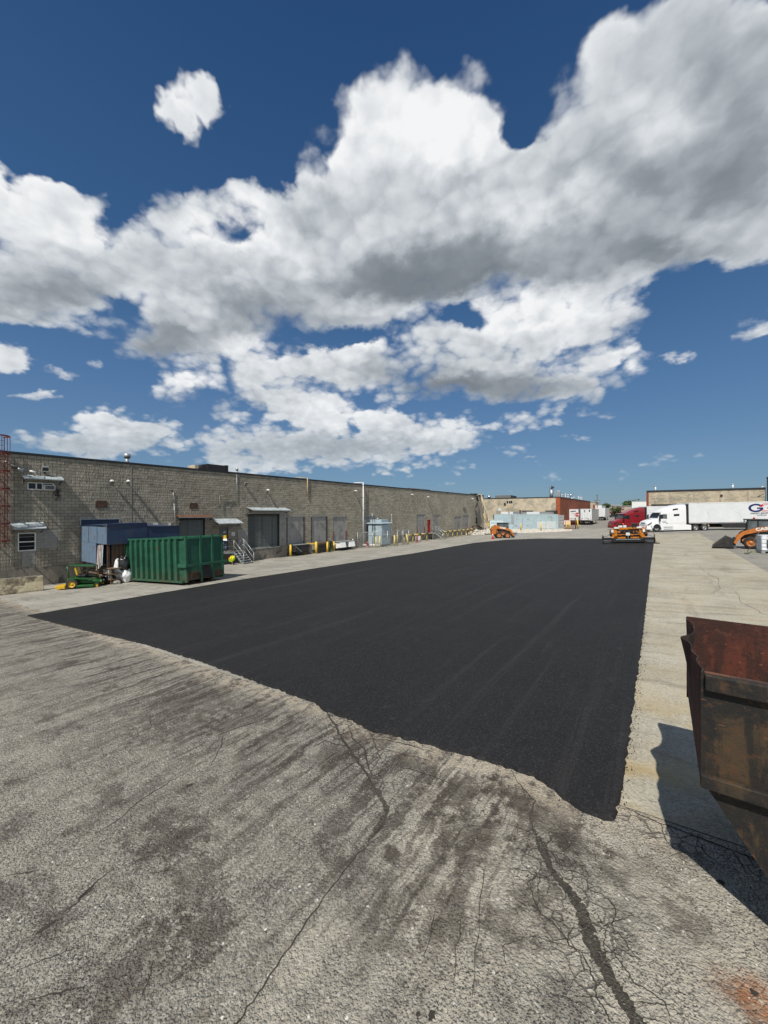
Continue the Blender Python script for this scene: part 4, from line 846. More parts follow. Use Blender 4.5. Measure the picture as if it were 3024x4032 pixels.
# closed dock openings: cement panels with worn steel guards
for i, (a, b, c, d) in enumerate(PANELS):
    p = MB().box(-.10, -.02 if i < 3 else .0, a, b, c, d).build('closed_dock_panel', M['panel'], wh)
    g = M['rust_dark'] if i in (2, 4) else M['black_trim']
    if i < 2:
        for y in (a-.05, b-.03): MB().box(-.02, .06, y, y+.07, c, d-.02).build('corner_guard', g, p)
    elif i in (2, 4):
        for y in (a-.05, b-.02): MB().box(-.02, .07, y, y+.08, c-.3, c+1.15).build('corner_guard', M['red_fade'], p)
    MB().box(-.02, .05, a-.1, b+.1, d, d+.16).build('lintel', M['smooth_block'], p)
# rooftop pieces
t = thing('roof_stack', 'galvanised round exhaust stack on the roof near the left', 'exhaust stack', (XW-.9, 12.2, 6.3))
MB().cyl((0, 0, 0), (0, 0, .75), .13, .13, 14).build('pipe', M['galv'], t); MB().cyl((0, 0, .72), (0, 0, .98), .23, .23, 16).cyl((0, 0, .62), (0, 0, .72), .13, .23, 16).build('cap', M['galv'], t)
t = thing('rooftop_unit', 'black rooftop intake housing with a sloping duct above the dock doors', 'rooftop unit', (XW-1.6, 0, 6.3))
MB().box(-1.6, 0, 18.9, 20.95, 0, .98).build('housing', M['dark_metal'], t); MB().prism([(17.6, 0), (18.9, 0), (18.9, .86), (18.5, .82)], -1.5, -.1, 'x').build('sloping_duct', M['dark_metal'], t); MB().box(-1.2, .05, 17.75, 18.05, 0, .78).build('filter_frame', M['beige_unit'], t); MB().box(-1.7, .06, 20.70, 20.96, 0, 1.02).build('end_frame', M['black'], t)
t = thing('roof_vent', 'small capped roof vent beside the black rooftop housing', 'roof vent', (XW-.8, 21.4, 6.3)); MB().cyl((0, 0, 0), (0, 0, .6), .07, .07, 10).build('pipe', M['galv'], t); MB().cyl((0, 0, .55), (0, 0, .78), .14, .10, 12).build('cap', M['galv'], t)
t = thing('rooftop_unit', 'beige rooftop air handler with a dark end above the middle of the long wall', 'rooftop unit', (XW-3.0, 0, 6.3)); MB().box(-2, 0, 56.2, 60.3, 0, .72).build('cabinet', M['beige_unit'], t); MB().box(-1.9, .01, 60.3, 62.9, 0, .66).build('coil_end', M['dark_metal'], t); MB().box(-1.95, .02, 56.2, 62.9, .66, .74).build('lid', M['galv'], t)
# wall lamps
def arm_lamp(y, z, p, label, head='white', s=1):
    t = thing('wall_lamp', label, 'wall lamp', (XW+.02, y, z), 0, 'lamps along the warehouse wall')
    MB().box(-.01, .03, -.06, .06, -.08, .08).build('wall_plate', M['galv'], t)
    MB().cyl((0, 0, 0), (p, 0, .05), .022).build('arm', M[head], t)
    MB().loft([(p-.10, -.02, .10, .06), (p+.05, -.05, .13, .10), (p+.22, -.04, .11, .09), (p+.28, -.01, .07, .05)], 10, 3).build('lamp_head', M[head], t)
    MB().box(p-.02, p+.2, -.06, .06, -.065, -.045).build('lens', M['glass'], t)
arm_lamp(10.79, 5.06, .20, 'white arm lamp high on the wall, left one of a close pair')
arm_lamp(11.82, 5.11, .20, 'white arm lamp high on the wall, right one of a close pair')
arm_lamp(24.13, 5.04, .16, 'short white lamp above the big dock door awning')
arm_lamp(37.55, 5.55, .18, 'pale cobra lamp beside the tall white downpipe')
arm_lamp(51.27, 5.60, .16, 'pale cobra lamp high on the middle of the wall before the red door')
arm_lamp(56.36, 5.38, .14, 'small lamp high above the red door')
arm_lamp(74.97, 5.58, .18, 'white lamp near the far end of the long wall')
def flood(y, z, label, w=.34, h=.36):
    t = thing('flood_light', label, 'flood light', (XW+.03, y, z))
    MB().box(0, .05, -.05, .05, -h/2-.1, -h/2+.05).build('bracket', M['dark_metal'], t); MB().cbox((.14, 0, 0), (.12, w, h), (0, R(25), 0)).build('housing', M['galv'], t, .01); MB().cbox((.205, 0, -.028), (.01, w-.06, h*.55), (0, R(25), 0)).build('lens', M['glass'], t)
flood(7.2, 5.62, 'square flood light above the upper window awning'); flood(21.7, 5.56, 'dark square flood light above the stair door', .28, .26)
def wcam(y, z, label, p=.25, k=1.0, m='white'):
    t = thing('security_camera', label, 'camera', (XW+.02, y, z)); MB().cyl((0, 0, 0), (p, 0, -.02), .025).build('mount', M['galv'], t); MB().cyl((p-.06*k, -.10*k, .03), (p+.04*k, .20*k, -.05), .06*k, .055*k).build('camera_body', M[m], t); MB().cyl((p+.04*k, .20*k, -.05), (p+.045*k, .215*k, -.054), .048*k).build('lens', M['black'], t)
wcam(6.55, 5.40, 'small white camera standing on the upper window awning'); wcam(14.98, 4.62, 'tiny dark camera on top of a thin conduit', .05, .5, 'dark_metal')
t = thing('loudspeaker', 'grey horn speaker on a pipe arm beside the ladder cage', 'speaker', (XW+.02, 5.92, 5.52)); MB().cyl((0, -.55, .42), (.30, -.02, .02), .03).build('arm', M['galv'], t); MB().cyl((.30, -.1, .0), (.36, .22, -.08), .06, .15, 14).build('horn', M['galv'], t); MB().box(.2, .4, -.3, -.08, -.04, .12).build('driver', M['dark_metal'], t)
t = thing('air_conditioner', 'white window air conditioner in the upper window', 'air conditioner', (XW, 7.38, 4.28)); MB().box(-.2, .36, -.27, .27, 0, .33).build('case', M['white'], t, .015)
g = MB().box(.361, .365, -.23, .23, .04, .29).build('grille', M['dark_metal'], t)
for k in range(6): MB().box(.366, .374, -.23, .23, .055+k*.04, .068+k*.04).build('louver', M['grey_plastic'], t)
# plates, conduits and pipes on the wall
for (a, b, c, d, l) in ((9.9, 10.62, 3.20, 3.70, 'brown plate closing an old wall opening above the blue shed'), (16.44, 17.15, 3.19, 3.66, 'brown plate closing an old wall opening above the first shutter')):
    o = MB().prism([(a, c), (b, c), (b, d-.08), (b-.1, d), (a+.12, d), (a, d-.1)], XW+.012, XW+.045, 'x').build('wall_plate', M['rust_dark']); tag(o, l, 'plate')
def pipe(name, pts, r, mat, label, cat, n=10, joints=True):
    t = thing(name, label, cat, pts[0]); o = Vector(pts[0]); mb = MB(); P = [Vector(p)-o for p in pts]; mb.tube(P, r, n); mb.build('run', mat, t)
    if joints:
        for p in P[1:-1]: MB().sphere(p, r*1.25, 10, 6).build('elbow', mat, t)
    for k in range(1, int(sum((b-a).length for a, b in zip(P, P[1:]))/1.6)):
        d = k*1.6
        for a, b in zip(P, P[1:]):
            L = (b-a).length
            if d <= L: q = a.lerp(b, d/L); MB().cyl(q-(b-a).normalized()*.03, q+(b-a).normalized()*.03, r*1.3, r*1.3, n).build('clamp', M['galv'], t); break
            d -= L
    return t
X = XW+.06
pipe('conduit', [(X, 15.11, 4.56), (X, 15.18, 3.6), (X, 15.32, 1.2)], .022, M['galv'], 'thin pale conduit running down to the first shutter awning', 'conduit')
pipe('conduit', [(X+.06, 20.26, 4.36), (X+.06, 19.06, 4.36), (X+.06, 19.08, 3.22)], .03, M['concrete'], 'short grey conduit bent into a corner above the door awning', 'conduit')
pipe('conduit', [(X, 20.80, 6.40), (X, 20.83, 3.9)], .02, M['galv'], 'thin vertical conduit from the roof below the black rooftop housing', 'conduit')
pipe('gas_pipe', [(XW-.8, 28.6, 6.70), (XW+.10, 29.5, 6.68), (XW+.10, 29.5, 4.62)], .045, M['gas_cream'], 'cream gas pipe hooked over the roof edge above the closed dock doors', 'pipe')
pipe('downpipe', [(XW-.9, 38.6, 6.72), (XW+.22, 39.15, 6.72), (XW+.22, 39.15, -1.45)], .07, M['white'], 'tall white downpipe running the full wall height beside the tank', 'pipe')
pipe('ground_pipe', [(XW+.2, 39.15, -1.42), (XW+2.9, 39.3, -1.34)], .15, M['white'], 'thick white pipe lying on the ground before the tank', 'pipe')
pipe('duct_hose', [(XW-.8, 76.2, 6.66), (XW+.35, 76.9, 6.62), (XW+.45, 77.3, 5.2), (XW+.45, 76.5, 4.2), (XW+.45, 76.5, .2), (XW+1.2, 77.6, -.5)], .17, M['dark_metal'], 'fat black duct hose down the far end of the wall', 'duct')
pipe('gas_riser', [(XW-.6, 78.6, 6.66), (XW+.5, 79.0, 6.62), (XW+.9, 79.2, 2.5), (XW+1.6, 79.4, .6)], .08, M['gas_cream'], 'yellowish riser pipe at the far corner of the long wall', 'pipe')
pipe('gas_riser', [(XW+.5, 79.3, 6.3), (XW+1.9, 79.2, 1.0)], .12, M['beige_unit'], 'slanting tan strut pipe at the far corner of the long wall', 'pipe', joints=False)
pipe('gas_riser', [(XW+1.0, 79.4, 2.2), (XW+5.2, 82.6, 2.2), (XW+5.2, 82.6, 5.5)], .05, M['gas_cream'], 'thin cream pipe bridging from the warehouse corner to the next building', 'pipe')
for (y, z, w, l) in ((14.6, 1.95, .36, 'pale notice plate left of the shutter awning, longer one'), (14.86, 1.94, .2, 'pale notice plate left of the shutter awning, shorter one')):
    pass
s = MB().box(XW+.012, XW+.03, 13.24, 15.0, 1.82, 2.06).build('notice_rail', M['panel']); tag(s, 'pale grey board fixed above the blue shed roof', 'board')
for (a, b, l) in ((13.62, 13.98, 'white plate on the pale board, left one'), (14.76, 14.96, 'white plate on the pale board, right one')):
    o = MB().box(XW+.031, XW+.04, a, b, 1.84, 2.05).build('notice_plate', M['white']); tag(o, l, 'plate')
t = thing('door_sign', 'small square white sign beside the stair door', 'sign', (XW+.03, 20.47, .9)); MB().box(-.01, .012, -.16, .16, -.15, .15).build('board', M['white'], t); text_mesh('2', .16, 'numeral', M['letter_dark'], t, frame((.014, 0, .04), (0, 1, 0), (0, 0, 1))); MB().box(.013, .015, -.08, .08, -.10, -.06).build('printed_line', M['grey_plastic'], t)
t = thing('bell_box', 'small dark bell box on the wall beside the stair door', 'box', (XW+.02, 20.12, .35)); MB().box(0, .08, -.06, .06, -.1, .1).build('case', M['black'], t, .01); MB().cyl((.04, .06, -.05), (.04, .14, -.14), .03).build('horn', M['black'], t)
t = thing('vent_cover', 'grey square vent cover high near the far end of the long wall', 'vent', (XW+.02, 71.4, 3.5)); MB().box(0, .08, -.5, .5, -.28, .28).build('frame', M['dark_metal'], t)
for k in range(5): MB().box(.08, .10, -.45, .45, -.22+k*.1, -.17+k*.1).build('louver', M['grey_plastic'], t)
t = thing('electrical_box', 'small grey switch box left of the first closed dock door', 'box', (XW+.06, 26.2, -.1)); MB().box(0, .12, -.14, .14, -.16, .16).build('case', M['grey_plastic'], t, .01); MB().box(.12, .15, -.03, .03, -.02, .1).build('switch', M['red_paint'], t)

# =================================================================== CAGED LADDER
t = thing('caged_ladder', 'tall dark red caged ladder climbing the left end of the wall', 'ladder', (XW+.06, 5.08, -.2))
ZTOP = 7.55
for s in (-.24, .24): MB().bar((.16, s, 1.0), (.16, s, ZTOP), .075, .03).build('rail', M['red_fade'], t)
for k in range(24): MB().cyl((.16, -.24, 1.1+k*.27), (.16, .24, 1.1+k*.27), .012, .012, 6).build('rung', M['red_fade'], t)
hoops = [1.41+k*1.02 for k in range(7)]
for z in hoops:
    pts = [(.16, -.25, z)]+[(.16+.30+.50*math.sin(a), -.42*math.cos(a), z) for a in [math.pi*i/12 for i in range(13)]]+[(.16, .25, z)]
    mb = MB(); 
    for p, q in zip(pts, pts[1:]): mb.bar(p, q, .016, .085)
    mb.build('hoop', M['red_fade'], t)
    for s in (-.24, .24): MB().bar((-.05, s, z), (.16, s, z), .05, .05).build('standoff', M['rust_dark'], t)
for a in (20, 55, 90, 125, 160):
    a = R(a); x, y = .16+.30+.51*math.sin(a), -.43*math.cos(a); MB().bar((x, y, hoops[0]), (x, y, hoops[-1]), .075, .02).build('cage_strap', M['red_fade'] if a > 1.2 else M['red_paint'], t)

# =================================================================== YARD THINGS BY THE WALL
def G(x, y, d=.0): return (x, y, gz(x, y)+d)
# concrete barrier
t = thing('concrete_barrier', 'mossy yellowish concrete barrier block in the left corner', 'barrier', G(-28.75, 6.45), R(-97.5+180))
mb = MB(); mb.prism([(-.34, 0), (.34, 0), (.34, .10), (.16, .55), (.13, .84), (-.13, .84), (-.16, .55), (-.34, .10)], -6.6, 0, 'x'); mb.build('body', M['barrier'], t, .03)
MB().box(-6.4, -.25, -.12, .12, .845, .86).build('grout_cap', M['concrete'], t)
for k in (-5.6, -3.3, -1.0): MB().tube([(k-.15, 0, .84), (k-.1, 0, .93), (k+.1, 0, .93), (k+.15, 0, .84)], .012, 6).build('lifting_loop', M['rust_dark'], t)

# blue sheet shed against the wall
t = thing('blue_metal_shed', 'patched blue sheet metal dock shed with rusty lower panels', 'shed', (0, 0, 0))
def corrug(a0, a1, h0, h1, at, axis, pitch=.12, dep=.018, flip=1):
    mb = MB(); n = max(2, int((a1-a0)/(pitch/2))); vs = []
    for i in range(n+1):
        a = a0+(a1-a0)*i/n; d = at+flip*(dep if i % 2 else 0)
        for h in (h0, h1): vs.append((a, d, h) if axis == 'x' else (d, a, h))
    mb.add(vs, [(2*i, 2*i+2, 2*i+3, 2*i+1) for i in range(n)]); return mb
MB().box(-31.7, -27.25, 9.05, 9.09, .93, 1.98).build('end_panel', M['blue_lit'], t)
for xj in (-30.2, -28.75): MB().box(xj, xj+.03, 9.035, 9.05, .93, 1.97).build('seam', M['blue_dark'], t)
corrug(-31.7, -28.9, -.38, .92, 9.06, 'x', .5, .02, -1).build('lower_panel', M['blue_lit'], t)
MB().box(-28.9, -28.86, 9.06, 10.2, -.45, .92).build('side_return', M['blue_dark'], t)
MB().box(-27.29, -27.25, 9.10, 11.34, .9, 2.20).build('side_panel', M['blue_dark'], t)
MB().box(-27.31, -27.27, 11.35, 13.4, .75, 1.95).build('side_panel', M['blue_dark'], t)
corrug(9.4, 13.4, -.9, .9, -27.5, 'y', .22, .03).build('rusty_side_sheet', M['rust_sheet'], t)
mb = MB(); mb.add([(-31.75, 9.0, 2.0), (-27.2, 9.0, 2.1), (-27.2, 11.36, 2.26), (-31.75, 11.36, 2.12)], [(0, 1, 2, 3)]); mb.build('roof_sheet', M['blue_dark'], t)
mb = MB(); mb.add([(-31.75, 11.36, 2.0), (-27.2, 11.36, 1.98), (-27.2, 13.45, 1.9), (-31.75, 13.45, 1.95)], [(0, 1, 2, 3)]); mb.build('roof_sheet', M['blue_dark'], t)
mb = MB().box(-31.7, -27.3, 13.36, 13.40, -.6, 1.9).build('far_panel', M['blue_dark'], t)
for (x, y) in ((-31.5, 9.2), (-27.4, 9.2), (-27.4, 13.3), (-28.95, 9.2)): MB().box(x-.06, x+.06, y-.06, y+.06, gz(x, y)-.05, .9).build('post', M['rust_dark'], t)
# leaning rusty corrugated sheet
t = thing('corrugated_sheet', 'rusty striped corrugated sheet leaning below the blue shed', 'metal sheet', (-28.35, 8.85, -.75), 0)
mb = corrug(0, 1.15, 0, 1.75, 0, 'x', .14, .035); o = mb.build('sheet', M['galv_roof'], t); o.rotation_euler = (R(-10), R(-24), 0)
for k in range(4): q = MB().box(.05+k*.28, .15+k*.28, -.012, -.004, 0, 1.74).build('rust_run', M['rust'], t); q.rotation_euler = (R(-10), R(-24), 0)
# timber rack with junk
t = thing('timber_rack', 'low weathered rack with shelves of scrap beside the mower', 'rack', G(-28.3, 9.15))
for x in (0, 1.35): MB().box(x, x+.08, 0, .08, 0, 1.05).build('upright', M['wood'], t)
for z in (.35, .68, 1.0): MB().box(-.05, 1.5, -.05, .55, z, z+.05).build('shelf', M['wood'], t)
MB().box(.15, 1.1, .02, .06, .40, .66).build('blue_board', M['blue_lit'], t); MB().box(.2, 1.15, .0, .05, .74, .93).build('pale_board', M['galv_roof'], t)
# scrap and bags
rs = random.Random(8)
def lump(name, c, r, mat, label, cat, n=18, m=12, jit=.20, group=None):
    mb = MB(); mb.sphere((0, 0, 0), r, n, m, jit, rs); o = mb.build(name, mat); o.location = c
    mo = o.modifiers.new('sub', 'SUBSURF'); mo.levels = 1; mo.render_levels = 1
    return tag(o, label, cat, group)
lump('refuse_bag', G(-27.35, 9.75, .85), (.36, .30, .68), M['plastic_white'], 'tall white plastic bag piled beside the green dumpster', 'bag')
lump('refuse_bag', G(-27.05, 10.0, .42), (.40, .32, .46), M['plastic_white'], 'white plastic bag against the dumpster corner', 'bag')
lump('refuse_bag', G(-27.2, 9.95, 1.15), (.45, .35, .5), M['plastic_black'], 'black plastic bag on top of the heap', 'bag')
lump('refuse_bag', G(-27.85, 9.35, .30), (.55, .4, .36), M['plastic_black'], 'slumped black plastic bag between the mower and white bags', 'bag')
lump('refuse_bag', G(-27.45, 9.55, .25), (.3, .25, .3), M['plastic_black'], 'small black bag at the foot of the white bags', 'bag')
lump('rubble_lump', G(-26.9, 9.45, .10), (.38, .22, .15), M['concrete'], 'grey broken concrete lump before the bags', 'rubble')
for k, (x, y, a, l) in enumerate(((-28.3, 8.8, .3, 1.6), (-28.0, 9.0, -.2, 1.3), (-28.5, 8.95, .6, 1.1))):
    o = MB().cbox((0, 0, 0), (l, .11, .05)).build('scrap_plank', M['wood']); o.location = G(x, y, .42+.12*k); o.rotation_euler = (.1, .15*(k-1), a); tag(o, ('longest', 'middle', 'shortest')[k]+' loose brown plank lying on the scrap heap behind the mower', 'plank')

# ride-on mower
t = thing('ride_on_mower', 'green and yellow ride-on mower parked by the scrap heap', 'mower', G(-27.4, 8.05), R(52))
def wheel(parent, c, r, w, tyre, rim, axis='y', hub=.55, n=20, nm='wheel'):
    c = Vector(c); W = MB(); W.lathe([(r*.62, -w/2), (r*.92, -w/2), (r, -w*.36), (r, w*.36), (r*.92, w/2), (r*.62, w/2)], (0, 0, 0), n, axis)
    o = W.build(nm, tyre, parent); o.location = c
    Rr = MB(); Rr.lathe([(0.0, -w*.30), (r*.20, -w*.34), (r*.24, -w*.22), (r*hub, -w*.22), (r*.63, -w*.46), (r*.63, w*.46), (r*hub, w*.22), (r*.24, w*.22), (r*.20, w*.34), (0.0, w*.30)], (0, 0, 0), n, axis); Rr.build('rim', rim, o)
    return o
for s in (-1, 1):
    wheel(t, (-.42, s*.52, .29), .29, .26, M['rubber'], M['yellow_bright']); wheel(t, (.72, s*.42, .15), .15, .12, M['rubber'], M['yellow_bright'])
    MB().loft([(-.62, .50, .58, .10), (-.3, .56, .66, .13), (.25, .50, .60, .12), (.5, .42, .5, .08)], 10, 3).build('fender', M['green_mower'], t).location = (0, s*.48, 0)
MB().loft([(-.75, .30, .62, .34), (-.5, .25, .66, .40), (.2, .22, .52, .38), (.62, .22, .46, .30), (.85, .25, .40, .22)], 14, 4).build('body', M['green_mower'], t)
MB().box(-.2, .66, -.66, .66, .10, .24).build('cutting_deck', M['green_mower'], t, .03)
MB().box(-1.18, -.70, -.72, -.10, .06, .26).build('discharge_chute', M['yellow_bright'], t, .03)
MB().box(-.72, -.66, -.3, .3, .32, .60).build('engine_guard', M['black'], t)
se = MB().box(-.38, .10, -.24, .24, .66, .76).build('seat', M['black'], t, .03); MB().cbox((-.38, 0, .98), (.10, .46, .48), (0, R(-14), 0)).build('seat_back', M['yellow_bright'], se, .03)
for s in (-1, 1): MB().tube([(-.12, s*.42, .62), (.05, s*.42, 1.02), (.42, s*.30, 1.05)], .02, 8).build('steering_lever', M['black'], t)
MB().tube([(-.62, -.46, .6), (-.70, -.46, 1.30), (-.70, .46, 1.30), (-.62, .46, .6)], .03, 8).build('roll_bar', M['green_mower'], t); MB().cbox((-.1, 0, 1.28), (1.25, .62, .05), (0, R(4), 0)).build('canopy', M['green_mower'], t, .02)
MB().tube([(.45, .35, .5), (.47, .35, 1.26)], .02, 8).build('canopy_post', M['green_mower'], t)
for s in (-.2, .2): MB().cyl((.855, s, .36), (.87, s, .36), .05).build('headlight', M['white'], t)

# ------------------------------------------------------------------ green roll-off dumpster
def steel_green():
    m, nt, b = principled('green_dumpster_paint'); co = objco(nt)
    n1 = nt.noise(co, 1.1, 6, .65); n2 = nt.noise(co, 7, 5, .7); z = nt.sep(co)[2]
    c = nt.mix(nt.step(n1, .35, .65), (.010, .070, .040), (.018, .105, .060))
    c = nt.mix(nt.math('MULTIPLY', nt.step(n2, .60, .70), .7), c, (.10, .17, .13))
    g = nt.math('MULTIPLY', nt.step(z, 1.1, .1), nt.step(nt.noise(co, 3, 6, .74), .42, .58))
    c = nt.mix(nt.math('MULTIPLY', g, .7), c, (.085, .065, .03))
    sv = nt.noise(nt.vm('MULTIPLY', co, (7, 7, .45)), 1.6, 5, .7); c = nt.mix(nt.math('MULTIPLY', nt.step(sv, .54, .68), .55), c, (.006, .040, .026)); c = nt.mix(nt.step(nt.noise(co, 2.6, 7, .74), .62, .66), c, (.10, .045, .02))
    nt.put(b.inputs['Base Color'], c); b.inputs['Roughness'].default_value = .6; bump(nt, b, nt.noise(co, 2.5, 3, .5), .25, .03); return m
M['green'] = steel_green()
t = thing('roll_off_dumpster', 'large ribbed green roll-off dumpster with a dented end door', 'dumpster', G(-27.38, 10.22), rot=(Euler((0, 0, R(5.6))).to_quaternion() @ Euler((0, -.0547, 0)).to_quaternion()).to_euler())
L, Wd, Hh = 6.15, 2.45, 2.70
MB().box(.05, L-.05, .06, .10, .26, Hh-.08).build('side_wall', M['green'], t); MB().box(.05, L-.05, Wd-.10, Wd-.06, .26, Hh-.08).build('side_wall', M['green'], t)
MB().box(.05, .09, .10, Wd-.10, .26, Hh-.08).build('front_wall', M['green'], t); MB().box(.05, L-.1, .10, Wd-.10, .22, .26).build('floor_plate', M['rust_dark'], t)
tr = MB(); tr.box(0, L-.06, -.04, .12, Hh-.10, Hh); tr.box(0, L-.06, Wd-.12, Wd, Hh-.10, Hh); tr.box(0, .10, .12, Wd-.12, Hh-.10, Hh-.001); tr.build('top_rail', M['green'], t)
for k in range(10):
    x = .02+k*.585
    for (ya, yb) in ((-.10, .06), (Wd-.06, Wd+.10)):
        mb = MB(); mb.prism([(x, ya if ya < 1 else yb), (x+.20, ya if ya < 1 else yb), (x+.21, yb if ya < 1 else ya), (x-.01, yb if ya < 1 else ya)], .24, Hh-.10, 'z'); mb.build('rib', M['green'], t)
lo = MB(); lo.box(-.05, L-.2, -.10, .20, .14, .25); lo.box(-.05, L-.2, Wd-.20, Wd+.02, .14, .25); lo.build('bottom_rail', M['green'], t)
for y in (.62, Wd-.74): MB().box(-.25, L-.3, y, y+.12, .02, .14).build('skid_rail', M['rust_dark'], t)
for x in (.35, L-.8):
    for y in (.25, Wd-.25): o = wheel(t, (x, y, .10), .10, .2, M['rust_dark'], M['rust_dark'], 'y', n=12, nm='roller')
for x in (.0, ): 
    for z in (1.85, 1.25, .7): MB().box(x-.10, x+.06, -.06, .10, z, z+.16).build('latch_lug', M['green'], t)
dr = MB().box(L-.06, L, .10, Wd-.10, .28, Hh-.12).build('end_door', M['green'], t)
for y in (.02, Wd-.12): MB().box(L-.14, L+.04, y, y+.10, .16, Hh+.02).build('corner_post', M['green'], t)
for y in (.86, 1.62): MB().box(L, L+.09, y, y+.11, .10, Hh+.06).build('door_stile', M['green'], dr)
for z in (Hh-.16, ): MB().box(L, L+.05, .12, Wd-.12, z, z+.05).build('door_rail', M['green'], dr)
MB().box(L+.09, L+.20, -.10, Wd+.12, 1.02, 1.16).build('locking_bar', M['green'], dr); MB().box(L-.6, L+.20, -.08, -.035, 1.00, 1.20).build('hinge_strap', M['green'], dr)
MB().box(L+.001, L+.03, .98, 1.52, .30, .98).build('rust_hole', M['black'], dr)
for (a, b, c, d) in ((.20, .80, .32, .70), (1.0, 1.5, .72, 1.0), (1.76, 2.3, .30, .62)): MB().box(L+.0, L+.025, a, b, c, d).build('patch_plate', M['rust_dark'], dr)

# ------------------------------------------------------------------ dock stairs
def stairs(loc, label, w=1.05, land=(2.6, 1.15), rise=1.10, n=6, run=1.45, mat=None, left=True):
    """landing along the wall (local y to the left), flight descending in +x; origin at ground below the wall"""
    mat = mat or M['galv']; t = thing('steel_stairs', label, 'stairs', loc)
    lw, ld = land; z = rise
    l = MB().box(0, ld, -lw, w, z-.08, z).build('landing', M['concrete'], t)
    MB().box(ld, ld+.03, -lw, 0, z-.16, z).build('edge_angle', mat, l)
    for y in (-lw+.1, -.1, w-.08): MB().box(ld-.14, ld-.06, y, y+.08, -.1, z-.08).build('leg', mat, t)
    for y in (0, w-.05): MB().add([(ld, y, z), (ld, y+.05, z), (ld+run, y+.05, .02), (ld+run, y, .02), (ld, y, z-.2), (ld, y+.05, z-.2), (ld+run-.1, y+.05, -.03), (ld+run-.1, y, -.03)], [(0, 1, 2, 3), (4, 7, 6, 5), (0, 3, 7, 4), (1, 5, 6, 2), (3, 2, 6, 7), (0, 4, 5, 1)]).build('stringer', mat, t)
    for k in range(1, n): MB().box(ld+run*(k-.55)/n, ld+run*(k+.55)/n, .05, w-.05, z-rise*k/n-.03, z-rise*k/n).build('tread', mat, t)
    for y in (.02, w-.02):
        r = MB(); r.tube([(ld, y, z-.1), (ld, y, z+1.0), (ld+run, y, .02+.98), (ld+run, y, -.03)], .024, 8); r.tube([(ld, y, z+.5), (ld+run, y, .52)], .02, 8); r.build('handrail', mat, t)
    r = MB(); r.tube([(ld, w-.02, z+1.0), (.05, w-.02, z+1.0)], .022, 8); r.tube([(ld, w-.02, z+.5), (.05, w-.02, z+.5)], .018, 8); r.tube([(.05, w-.02, z), (.05, w-.02, z+1.0)], .022, 8); r.build('guard_rail', mat, t)
    if left: r = MB(); r.tube([(ld, .0, z+1.0), (ld, -lw, z+1.0), (ld, -lw, z)], .022, 8); r.tube([(ld, .0, z+.5), (ld, -lw, z+.5)], .018, 8); r.build('guard_rail', mat, t)
    return t
stairs((XW+.06, 19.75, -1.68), 'galvanised dock stairs with railings left of the big dock door')
stairs((XW+.06, 57.1, -1.60), 'galvanised stairs at the far red door', 1.0, (.9, 1.2), 1.0, 6, 1.5, left=False)
# plastic sheet hung over the rail
mb = MB(); rp = random.Random(5); vs = []; nu, nv = 9, 14
for i in range(nu):
    for j in range(nv):
        u = i/(nu-1); a = j/(nv-1); s = (a-.5)*2
        x = .30*s+rp.gauss(0, .02); z = .06-abs(s)**1.6*(.75 if s < 0 else .45)+rp.gauss(0, .02); vs.append((x, (u-.5)*.5+rp.gauss(0, .03), z))
mb.add(vs, [(i*nv+j, (i+1)*nv+j, (i+1)*nv+j+1, i*nv+j+1) for i in range(nu-1) for j in range(nv-1)], True)
o = mb.build('plastic_sheet', M['plastic_white'], fix=False); o.location = (XW+.85, 20.78, .44); o.rotation_euler = (0, 0, R(60)); tag(o, 'clear white plastic sheet hung over the stair railing', 'plastic sheet')

# ------------------------------------------------------------------ people
def person(name, label, loc, rz, J, rad, edges, cloth, extra):
    t = thing(name, label, 'person', loc, rz)
    me = bpy.data.meshes.new('body'); me.from_pydata(J, edges, []); me.materials.append(cloth)
    o = link('body', me, None, t); sk = o.modifiers.new('skin', 'SKIN')
    for i, r in enumerate(rad): me.skin_vertices[0].data[i].radius = (r, r)
    me.skin_vertices[0].data[0].use_root = True
    o.modifiers.new('sub', 'SUBSURF').render_levels = 2
    extra(t); return t
E1 = [(0, 1), (1, 2), (2, 3), (3, 4), (2, 5), (5, 6), (6, 7), (2, 8), (8, 9), (9, 10), (0, 11), (11, 12), (12, 13), (13, 14), (0, 15), (15, 16), (16, 17), (17, 18)]
RAD = [.15, .15, .15, .06, .05, .075, .055, .04, .075, .055, .04, .10, .075, .05, .05, .10, .075, .05, .05]
def head(t, c, hat, face=(1, 0)):
    c = Vector(c); h = MB().sphere(c, (.095, .08, .12), 14, 10).build('head', M['skin'], t)
    MB().sphere(c+Vector((.095*face[0], .095*face[1], -.01)), (.02, .018, .025), 8, 6).build('nose', M['skin'], h)
    for s in (-1, 1):
        MB().sphere(c+Vector((.08, s*.035, .02)), .013, 6, 5).build('eye', M['black'], h); MB().sphere(c+Vector((0, s*.082, 0)), (.02, .012, .03), 6, 5).build('ear', M['skin'], h)
    MB().box(c.x+.08, c.x+.092, c.y-.025, c.y+.025, c.z-.06, c.z-.05).build('mouth', M['rust_dark'], h)
    if hat is not None: b = MB().lathe([(0.0, .15), (.07, .135), (.105, .08), (.115, .02), (.135, .015), (.135, .005), (.11, .005)], c+Vector((0, 0, .02)), 16).build('hard_hat', hat, h)
